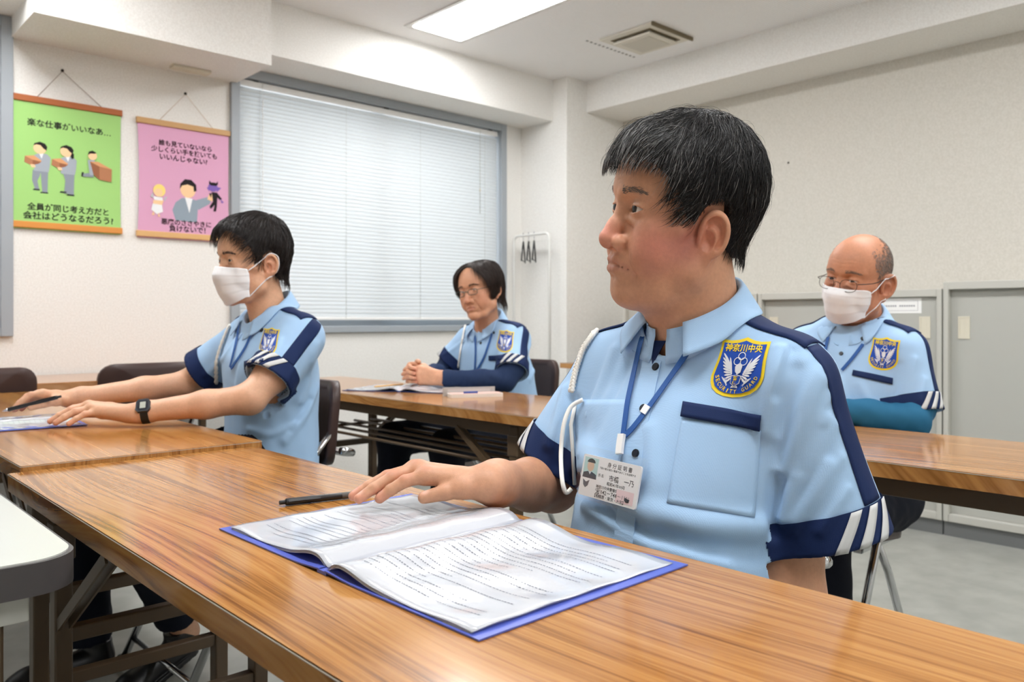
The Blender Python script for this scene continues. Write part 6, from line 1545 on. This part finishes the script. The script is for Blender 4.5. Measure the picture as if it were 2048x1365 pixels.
ro, cv, cf = scalp_roots(H2, hs2, 5000); hair_obj('hair', [(H2.w(cv), cf, np.tile(np.array(lin((26, 21, 20))), (len(cv), 1))), strand_mesh(H2, ro, hs2, 44, 0.55, col2, 6, (0.4, 5), 3, None, 0.22, 0.6)], tm2.o, tm2.base)
t = Thing('face_mask', 'white pleated face mask on the man with the watch', 'mask', H2.w((110, 0, -50))); face_mask(t, H2)
# watch
def wristwatch(c, ax, face_n):
    ax = unit(ax); n = unit(np.asarray(face_n) - ax * (np.asarray(face_n) @ ax)); b = np.cross(n, ax)
    t = Thing('wristwatch', 'black digital wristwatch with a grey square display on a wrist', 'watch', c); ra, rb = 0.0265, 0.0265
    g = G(); V = []; k = 40
    for i in range(k):
        a = 2 * math.pi * i / k; d = n * math.cos(a) + b * math.sin(a)
        for w, r in ((-0.009, 0.0245), (0.009, 0.0245), (0.0088, 0.0275), (-0.0088, 0.0275)): V.append(c + ax * w + d * r)
    g.add(V, [(i * 4 + q, i * 4 + (q + 1) % 4, ((i + 1) % k) * 4 + (q + 1) % 4, ((i + 1) % k) * 4 + q) for i in range(k) for q in range(4)]); t.part('strap', g, m_black, smooth=False)
    fr = (c + n * 0.0255, ax, b, n); oc = [(-0.016, -0.011), (-0.011, -0.018), (0.011, -0.018), (0.016, -0.011), (0.016, 0.011), (0.011, 0.018), (-0.011, 0.018), (-0.016, 0.011)]
    g = G(); g.prism(oc, 0, 0.0075, frame=fr); cs = t.part('case', g, mat('watch_case', (38, 42, 50), 0.4))
    g = G(); g.prism([(x * 0.78, y * 0.78) for x, y in oc], 0.0075, 0.0080, frame=fr); t.part('bezel', g, mat('watch_bezel', (18, 22, 34), 0.3), cs)
    g = G(); g.prism([(-0.0065, -0.009), (0.0065, -0.009), (0.0065, 0.009), (-0.0065, 0.009)], 0.0080, 0.0083, frame=fr); t.part('display', g, mat('lcd', (176, 180, 168), 0.3), cs)
    for s in (-1, 1):
        g = G(); g.tube([c + n * 0.030 + b * 0.0 + ax * s * 0.0165 + b * 0.007, c + n * 0.030 + ax * s * 0.0165 + b * 0.010], 0.0018, 6); t.part('push_button', g, m_chrome, cs)
wristwatch(A_(0.692, 2.066, 0.7435), A_(0.665, 2.085, 0.742) - A_(0.902, 1.945, 0.772), unit(A_(-0.45, -0.75, 0.75)))

# -- long-haired man with clasped hands
H3 = Head((2.2, 2.5769, 1.0815), 194, -8, 9, 0.97, 1.03, nose_w=1.12, nose_l=0.62, jaw=0, cheek=1, neck_r=54, lid=2.2, ear=0.86, bags=1.6, nasolab=2.4, mouth_w=25, lips=0.9, neck_to=(2.275, 2.62, 0.91)); H3.tint = plain_tint(0.5); H3.lip = (176, 110, 96)
T3 = Torso((2.35, 2.61), 180, [(0.50, -0.005, 0.145, 0.175), (0.6, 0.01, 0.14, 0.172), (0.75, 0.035, 0.13, 0.17), (0.84, 0.05, 0.112, 0.162), (0.895, 0.05, 0.082, 0.14), (0.925, 0.05, 0.06, 0.10), (0.95, 0.05, 0.05, 0.07)])
h3L = hand((1.945, 2.515, 0.744), [(1.882, 2.572, 0.781), (1.872, 2.570, 0.764), (1.871, 2.567, 0.746), (1.878, 2.562, 0.730)], [(1.868, 2.652, 0.772), (1.860, 2.652, 0.755), (1.862, 2.648, 0.738), (1.872, 2.640, 0.726)], [(1.935, 2.535, 0.754), (1.905, 2.575, 0.785), (1.895, 2.603, 0.795), (1.885, 2.628, 0.797)], 0.004)
h3R = hand((1.965, 2.675, 0.750), [(1.888, 2.640, 0.790), (1.876, 2.640, 0.773), (1.873, 2.638, 0.755), (1.878, 2.634, 0.737)], [(1.858, 2.566, 0.780), (1.850, 2.562, 0.763), (1.850, 2.560, 0.745), (1.858, 2.562, 0.729)], [(1.955, 2.655, 0.760), (1.915, 2.625, 0.786), (1.898, 2.605, 0.805), (1.888, 2.582, 0.806)], 0.0)
for hh, sg in ((h3L, -1), (h3R, -1)):
    for pts, r in hh['fingers']: pts[1] = pts[1] + A_(-0.012, 0, 0); pts[2] = pts[2] + A_(-0.010, 0, 0)
tm3, S3, bv3 = seated('long-haired man with glasses in a light blue uniform shirt, hands clasped on the table', H3, (208, 154, 122), T3, A_(2.280, 2.62, 0.938), (A_(2.290, 2.462, 0.888), A_(2.300, 2.768, 0.880)), (A_(2.205, 2.395, 0.760), A_(2.235, 2.835, 0.775)), (A_(2.175, 2.400, 0.728), A_(2.215, 2.85, 0.735)), (A_(1.945, 2.515, 0.744), A_(1.965, 2.675, 0.750)), (h3L, h3R),
    (2.272, 2.62, 0), (0.925, 1.018), ((1011, 683), (17, 2), (3.5, -22.5)), ((978, 712), (1009, 711), (1009, 721), (978, 722)), [[(950, 655), (953, 700), (951, 740)], [(985, 668), (970, 715), (954, 742)]], 'blue neck lanyard on the long-haired man with clasped hands',
    cover=pique('navy_arm_cover', (36, 52, 84), 0.8, 900, 0.1), cord=[(933, 648), (926, 685), (919, 735)], cord_label='white braided shoulder cord on the man with clasped hands', stripe=(0.1, 0.0), bars=(0.2, -0.7), refs=((0.1, -1, 0.25), (-0.3, 1, 0.2)),
    legs_=(([A_(2.32, 2.50, 0.50), A_(2.32, 2.72, 0.50)], [A_(1.90, 2.42, 0.49), A_(1.88, 2.74, 0.49)], [A_(1.90, 2.42, 0.10), A_(1.88, 2.76, 0.10)]), {}), shoes=(((1.95, 2.42, 0), (-1, 0), 0), ((1.93, 2.76, 0), (-1, 0), 0)), brow=((62, 48, 42), 36, 240, 4.5), gaze=(1, 0.0, -0.5), buttons=((962, 687), (988, 666)),
    folds=(([(1060, 690), (1045, 730), (1030, 760)], 0.005, 0.011), ([(1075, 720), (1060, 760)], 0.006, 0.012), ([(1020, 700), (1005, 735)], 0.004, 0.009), ([(930, 680), (905, 700), (880, 715)], 0.004, 0.009), ([(960, 720), (955, 760)], 0.003, 0.01)))
hs3 = dict(crown=(-20, 4, 128), nape=True, thick=lambda p: 5 + 15 * np.clip((np.abs(p[:, 1]) - 25) / 40, 0, 1) + 5 * np.clip((-p[:, 0]) / 60, 0, 1) + 1.5 * vnoise(p, 0.1, 9),
    line=[(0, 112), (18, 108), (30, 94), (42, 72), (52, 44), (60, 6), (68, -28), (85, -38), (105, -42), (130, -48), (180, -56)])
def col3(p, r):
    n = len(p); return np.tile(np.array(lin((50, 38, 33))), (n, 1)) * r.uniform(0.5, 1.5, (n, 1))
fl3 = lambda P: np.stack([-0.05 + 0 * P[:, 0], np.sign(P[:, 1]) * 0.8 * np.clip(1 - np.abs(P[:, 1]) / 60, 0, 1), -np.clip(0.15 + np.abs(P[:, 1]) / 50, 0, 1.2)], 1)
ro, cv, cf = scalp_roots(H3, hs3, 4200); hair_obj('hair', [(H3.w(cv), cf, np.tile(np.array(lin((42, 32, 29))), (len(cv), 1))), strand_mesh(H3, ro, hs3, 52, 0.5, col3, 6, (0.3, 3), 4, fl3, 0.08, 0.2)], tm3.o, tm3.base)
m_gf = mat('green_grey_metal', (74, 92, 88), 0.35, 0.6); m_gd = mat('dark_wire', (66, 58, 54), 0.35, 0.7)
t = Thing('eyeglasses', 'narrow green-grey glasses on the long-haired man', 'glasses', H3.w((100, 0, 10))); glasses(t, H3, 22, 11.5, 10, 103, m_gf, 3.2, rim=1.35)

# -- bald masked man
H4 = Head((2.2, 0.994, 1.0735), 173, -9, -11, 0.965, 1.03, nose_w=1.1, nose_l=0.66, jaw=1, cheek=1, neck_r=56, lid=3.4, ear=1.12, bags=2.0, nasolab=2.0, neck_to=(2.25, 1.0, 0.91), lines=[([(96, 0, 50), (88, 28, 53), (72, 48, 48)], 0.7, 1.8), ([(96, 0, 60), (88, 28, 63), (72, 48, 58)], 0.7, 1.8), ([(95, 0, 70), (86, 28, 72), (72, 46, 68)], 0.6, 1.8), ([(94, 5, 30), (93, 6, 38)], 0.9, 1.6)])
H4.tint = plain_tint(0.5) + [((-70, 45, 40), (48, 45, 42), (128, 108, 98), 0.75), ((-10, 72, 52), (34, 24, 26), (136, 116, 104), 0.6), ((-60, 0, 20), (40, 60, 50), (130, 112, 102), 0.6)]; H4.lip = (180, 116, 100)
T4 = Torso((2.24, 1.025), 177, [(0.52, 0.0, 0.145, 0.175), (0.58, 0.01, 0.15, 0.178), (0.70, 0.015, 0.145, 0.175), (0.80, 0.01, 0.135, 0.17), (0.88, 0.0, 0.110, 0.162), (0.925, 0.0, 0.08, 0.13), (0.95, 0.0, 0.06, 0.10), (0.97, 0.0, 0.05, 0.07)])
h4L = hand((2.085, 1.045, 0.730), [(2.055, 1.115, 0.748), (2.045, 1.110, 0.738), (2.040, 1.10, 0.726), (2.042, 1.09, 0.716)], [(2.05, 1.17, 0.735), (2.04, 1.17, 0.726), (2.035, 1.16, 0.718), (2.04, 1.145, 0.711)], [(2.08, 1.06, 0.74), (2.065, 1.095, 0.758), (2.06, 1.125, 0.762), (2.055, 1.15, 0.760)], 0.006)
h4R = hand((2.10, 1.185, 0.730), [(2.055, 1.125, 0.772), (2.042, 1.13, 0.764), (2.034, 1.135, 0.752), (2.034, 1.14, 0.74)], [(2.048, 1.07, 0.765), (2.032, 1.07, 0.757), (2.026, 1.075, 0.746), (2.028, 1.085, 0.735)], [(2.095, 1.17, 0.74), (2.075, 1.14, 0.766), (2.068, 1.11, 0.778), (2.06, 1.085, 0.778)], 0.004)
for hh in (h4L, h4R):
    sh_ = A_(-0.070, 0.015, 0.012); hh['wrist'] = hh['wrist'] + sh_; hh['thumb'] = ([q + sh_ for q in hh['thumb'][0]], hh['thumb'][1]); hh['fingers'] = [([q + sh_ for q in f[0]], f[1]) for f in hh['fingers']]
tm4, S4, bv4 = seated('balding grey-haired masked man with glasses in a light blue uniform shirt', H4, (196, 136, 104), T4, A_(2.235, 1.005, 0.955), (A_(2.205, 0.880, 0.883), A_(2.262, 1.172, 0.885)), (A_(2.186, 0.838, 0.728), A_(2.225, 1.235, 0.738)), (A_(2.140, 0.832, 0.712), A_(2.17, 1.28, 0.715)), (A_(2.015, 1.060, 0.742), A_(2.03, 1.20, 0.742)), (h4L, h4R),
    (2.232, 1.005, 0), (0.940, 1.022), ((1769, 708), (31, 3.5), (6, -33)), ((1707, 741), (1786, 757), (1785, 770), (1705, 752)), [[(1658, 676), (1652, 700), (1650, 720)], [(1727, 690), (1706, 718), (1685, 742)]], 'blue neck lanyard on the balding masked man',
    cover=pique('teal_arm_cover', (38, 98, 132), 0.8, 900, 0.1), stripe=(-0.1, 0.0), bars=(-0.3, -0.9), refs=((0, -1, 0), (0, 1, 0)),
    legs_=(([A_(2.22, 0.92, 0.50), A_(2.22, 1.14, 0.50)], [A_(1.80, 0.90, 0.49), A_(1.80, 1.16, 0.49)], [A_(1.82, 0.90, 0.10), A_(1.82, 1.17, 0.10)]), {}), shoes=(((1.87, 0.90, 0), (-1, 0), 0), ((1.87, 1.17, 0), (-1, 0), 0)), brow=((126, 104, 92), 38, 200, 4), gaze=(1, 0.15, -0.25), buttons=((1683, 708), (1726, 678)),
    folds=(([(1830, 720), (1815, 770), (1805, 810)], 0.005, 0.010), ([(1800, 730), (1790, 790)], -0.004, 0.009), ([(1850, 760), (1840, 800)], 0.004, 0.009), ([(1720, 770), (1740, 810), (1780, 820)], 0.004, 0.011), ([(1680, 760), (1700, 820)], 0.004, 0.010)))
hs4 = dict(crown=(-40, 0, 130), thick=lambda p: 0.3 + 0 * p[:, 0], line=[(0, 150), (42, 150), (54, 52), (66, 14), (76, 10), (82, 26), (96, 34), (106, 6), (120, -20), (150, -40), (180, -44)])
def col4(p, r):
    n = len(p); return np.tile(np.array(lin((140, 132, 126))), (n, 1)) * r.uniform(0.4, 1.5, (n, 1))
reg4 = lambda c: (np.random.default_rng(1).random(len(c)) < np.clip((112 - c[:, 2] + (-c[:, 0]) * 0.4) / 40, 0, 1))
ro, cv, cf = scalp_roots(H4, hs4, 9000, 5.0, 3, reg4); hair_obj('hair', [strand_mesh(H4, ro, hs4, 6, 0.32, col4, 3, (0.3, 2.0), 5, None, 0.3)], tm4.o, tm4.base)
t = Thing('face_mask', 'white pleated face mask on the balding man', 'mask', H4.w((110, 0, -50))); face_mask(t, H4, top=-2, half=58)
t = Thing('eyeglasses', 'thin dark wire glasses above the mask of the balding man', 'glasses', H4.w((100, 0, 10))); glasses(t, H4, 23.5, 16, 7, 107, m_gd, 2.4, tilt=-0.12, rim=0.8)
# ------------------------------------------------------------------ things on the tables
m_blue = mat('blue_pp', (84, 100, 190), 0.35); m_paper = mat('paper', (204, 206, 210), 0.6); m_film = mat('film_sheet', (200, 203, 209), 0.14, spec=0.6, coat=0.4); m_ink = mat('pencil_grey', (120, 124, 134), 0.7)
def page_height(x, y):
    """paper surface of the open file in its own frame: x across (spine at 0), y along the spine"""
    ax = np.abs(x); return 0.004 + 0.011 * np.exp(-((ax - 0.035) / 0.045) ** 2) * (1 - np.exp(-(ax / 0.012) ** 2)) + 0.0012 * np.sin(ax * 55 + y * 14) * np.clip(ax / 0.1, 0, 1) + 0.0006 * np.sin(y * 90 + ax * 40)
def open_file(o, yaw, w, h, label, cover_m, scale=1.0, text_rows=22, z_tilt=0.0, lines=True, group=None):
    c, s_ = math.cos(yaw), math.sin(yaw); ex, ey = np.array([c, s_, 0]), np.array([-s_, c, 0]); o = np.asarray(o, float)
    t = Thing('clear_file', label, 'folder', o, group); W = lambda x, y, z: o + ex * x + ey * y + np.array([0, 0, z])
    for sg in (-1, 1):
        g = G(); nx = 14
        for th in (0.0, 0.0016):
            V = [W(sg * (0.006 + (w - 0.006) * i / nx), yy, 0.0005 + th + 0.003 * math.exp(-((i / nx) / 0.12) ** 2)) for i in range(nx + 1) for yy in (-h / 2, h / 2)]
            F = [(2 * i, 2 * i + 2, 2 * i + 3, 2 * i + 1) for i in range(nx)]; g.add(V, F)
        V = [W(sg * (0.006 + (w - 0.006) * i / nx), yy, 0.0005 + th + 0.003 * math.exp(-((i / nx) / 0.12) ** 2)) for yy in (-h / 2, h / 2) for i in range(nx + 1) for th in (0.0, 0.0016)]
        n2 = 2 * (nx + 1); F = [(b * n2 + 2 * i, b * n2 + 2 * i + 1, b * n2 + 2 * i + 3, b * n2 + 2 * i + 2) for b in (0, 1) for i in range(nx)]; g.add(V, F)
        k = [W(sg * w, yy, 0.0005 + th) for yy in (-h / 2, h / 2) for th in (0, 0.0016)]; g.add(k, [(0, 1, 3, 2)])
        t.part('cover', g, cover_m)
    g = G(); g.prism([(-0.009, -h / 2), (0.009, -h / 2), (0.009, h / 2), (-0.009, h / 2)], 0.0004, 0.0042, frame=(o, ex, ey, np.array([0, 0, 1.0]))); t.part('spine', g, cover_m)
    for sg in (-1, 1):
        nx, ny = 40, 26; pw = w - 0.012; ph = h - 0.014
        def surf(u, v, lift): 
            x = 0.003 + (pw - 0.003) * u; y = (v - 0.5) * ph + (0.004 if sg < 0 else -0.002); return W(sg * x, y, float(page_height(np.array(x / scale), np.array(y / scale))) * scale + lift)
        def sheet(name, lift, m, uu=(0.0, 1.0), vv=(0.0, 1.0)):
            V = [surf(uu[0] + (uu[1] - uu[0]) * i / nx, vv[0] + (vv[1] - vv[0]) * j / ny, lift) for j in range(ny + 1) for i in range(nx + 1)]; F = grid_faces(nx, ny)
            if sg < 0: F = [f[::-1] for f in F]
            g = G(); g.add(V, F); o_ = t.part(name, g, m, smooth=True); solidify(o_, 0.0003, -1); return o_
        for k in range(5): sheet('page', -0.0028 + 0.0006 * k, m_film if k % 2 else m_paper, (0.0, 0.985 + 0.003 * k), (0.003 * k, 1 - 0.002 * k))
        top = sheet('top_page', 0.0004, m_film)
        if lines:
            r = random.Random(5 + sg); g = G()
            for row in range(text_rows):
                v = 0.90 - 0.80 * row / text_rows; u = 0.14 if sg > 0 else 0.10; end = 0.90 if r.random() < 0.7 else r.uniform(0.45, 0.8)
                if row % 7 == 3: end = 0.4
                while u < end:
                    l = r.uniform(0.006, 0.014); hgt = r.uniform(0.0035, 0.006)
                    q = [surf(a, b, 0.00075) for a, b in ((u, v), (u + l, v), (u + l, v + hgt), (u, v + hgt))]; g.add(q, [(0, 1, 2, 3) if sg > 0 else (3, 2, 1, 0)]); u += l + r.uniform(0.004, 0.010)
            o_ = t.part('handwriting', g, m_ink, top); o_['kind'] = 'stuff'
    return t
# open clear file in front of the maskless man: long side along the table, text rows readable from his seat
open_file((0.590, 0.775, ZT), math.radians(91), 0.252, 0.305, 'open blue clear file with handwritten sheets in glossy pockets', m_blue)
# pen beside it
def pen(a, b, label, cols, r=0.0052, nm='ballpoint_pen', clip=True):
    a = np.asarray(a, float); b = np.asarray(b, float); t = Thing(nm, label, 'pen', (a + b) / 2 - np.array([0, 0, r])); d = b - a; f = lambda q: a + d * q
    n = unit(np.cross(d, np.cross((0, 0, 1), d)))
    g = G(); g.tube([f(0), f(0.06), f(0.10)], [0.0009, r * 0.6, r * 0.85], 14); t.part('tip', g, cols[0], smooth=True)
    g = G(); g.tube([f(0.10), f(0.12), f(0.36), f(0.37)], [r * 0.85, r, r, r * 0.96], 14); t.part('grip', g, cols[1], auto=40)
    g = G(); g.tube([f(0.37), f(0.375), f(0.93), f(0.94)], [r * 0.9, r, r, r * 0.75], 14); t.part('barrel', g, cols[2], auto=40)
    g = G(); g.tube([f(0.94), f(0.945), f(0.995), f(1.0)], [r * 0.5, r * 0.62, r * 0.62, r * 0.4], 12); t.part('push_button', g, cols[2], auto=40)
    if clip:
        s = unit(np.cross(d, n)); sd = unit(n * 0.45 + s * (0.9 if s @ (CAMP - a) > 0 else -0.9)); g = G(); g.bar(f(0.60) + sd * (r + 0.0016), f(0.91) + sd * (r + 0.0016), 0.004, 0.0018, up=sd); g.bar(f(0.90) + sd * r * 0.6, f(0.90) + sd * (r + 0.002), 0.004, 0.006, up=unit(d)); t.part('clip', g, cols[2])
    return t
m_pgrip = mat('grey_rubber', (88, 84, 78), 0.6); m_pblk = mat('pen_black', (30, 30, 31), 0.35); m_silver = mat('pen_silver', (200, 202, 206), 0.25, 0.8)
pa = CAMP + rays(752, 985) * ((ZT + 0.0055 - CAM_H) / rays(752, 985)[2]); pb = CAMP + rays(551, 1007) * ((ZT + 0.0055 - CAM_H) / rays(551, 1007)[2])
pen(pa, pa + unit(pb - pa) * 0.147, 'black ballpoint pen with a grey grip lying beside the clear file', (m_silver, m_pgrip, m_pblk))
# pen in the hand and notebook of the man with the watch
pen(A_(0.463, 2.457, 0.732), A_(0.579, 2.366, 0.770), 'black pen with a silver tip held by the masked man with the watch', (m_silver, m_pblk, m_pblk))
t = open_file((0.512, 2.345, ZT + 0.010), math.radians(86), 0.155, 0.185, 'small open notebook with a blue cover under the writing hands', m_blue, 0.6, 12)
# folder, pen case, ruler and pencil in front of the man with clasped hands
t = open_file((1.868, 2.585, ZT), math.radians(120), 0.235, 0.285, 'open dark blue folder in front of the clasped hands', mat('dark_blue_pp', (40, 62, 120), 0.35), 1.0, 14)
t = Thing('pen_case', 'white pen case lying on the table behind the folder', 'pen case', (1.70, 2.02, ZT))
q = [CAMP + rays(u, v) * ((ZT - CAM_H) / rays(u, v)[2]) for u, v in ((902, 797), (1006, 794))]
d = unit(q[1] - q[0]); s_ = unit(np.cross((0, 0, 1), d)); s_ = s_ if s_[0] > 0 else -s_; L_ = 0.19
fr = (q[0] + s_ * 0.004, d, s_, np.array([0, 0, 1.0])); sgn = 1
def case_box(z0, z1, x0, x1, y0, y1, r, m, nm, par=None):
    g = G(); g.prism(rrect(x0, x1, y0, y1, r, 4), z0, z1, frame=fr); return t.part(nm, g, m, par, auto=40)
t.o.location = t.o.location
b0 = case_box(0.0, 0.012, 0.0, L_, 0.0, 0.065, 0.008, mat('case_white', (226, 222, 216), 0.3), 'tray'); case_box(0.012, 0.0135, 0.006, L_ - 0.006, 0.006, 0.059, 0.005, mat('case_pink', (220, 180, 168), 0.5), 'lining', b0)
case_box(0.0135, 0.020, 0.05, 0.10, 0.012, 0.022, 0.002, mat('eraser_blue', (60, 84, 160), 0.5), 'eraser', b0)
g = G(); g.prism([(-0.012, 0.070), (L_ - 0.012, 0.070), (L_ - 0.012, 0.078), (-0.012, 0.078)], 0.0, 0.030, frame=fr); lid = t.part('lid', g, mat('case_grey', (176, 172, 168), 0.35))
g = G(); g.prism([(0.004, 0.0694), (L_ - 0.03, 0.0694), (L_ - 0.03, 0.0699), (0.004, 0.0699)], 0.006, 0.024, frame=fr); t.part('lid_lining', g, mat('case_lid_lining', (196, 190, 186), 0.4), lid)
q = [CAMP + rays(u, v) * ((ZT + 0.0135 - CAM_H) / rays(u, v)[2]) for u, v in ((748, 774), (806, 769))]
g = G(); g.tube([q[0], q[0] + (q[1] - q[0]) * 0.06, q[1]], [0.001, 0.0036, 0.0036], 8); solo('pencil', g, mat('pencil_wood', (206, 164, 104), 0.5), 'yellow-brown pencil lying on the open dark blue folder', 'pencil', (q[0] + q[1]) / 2, smooth=True)
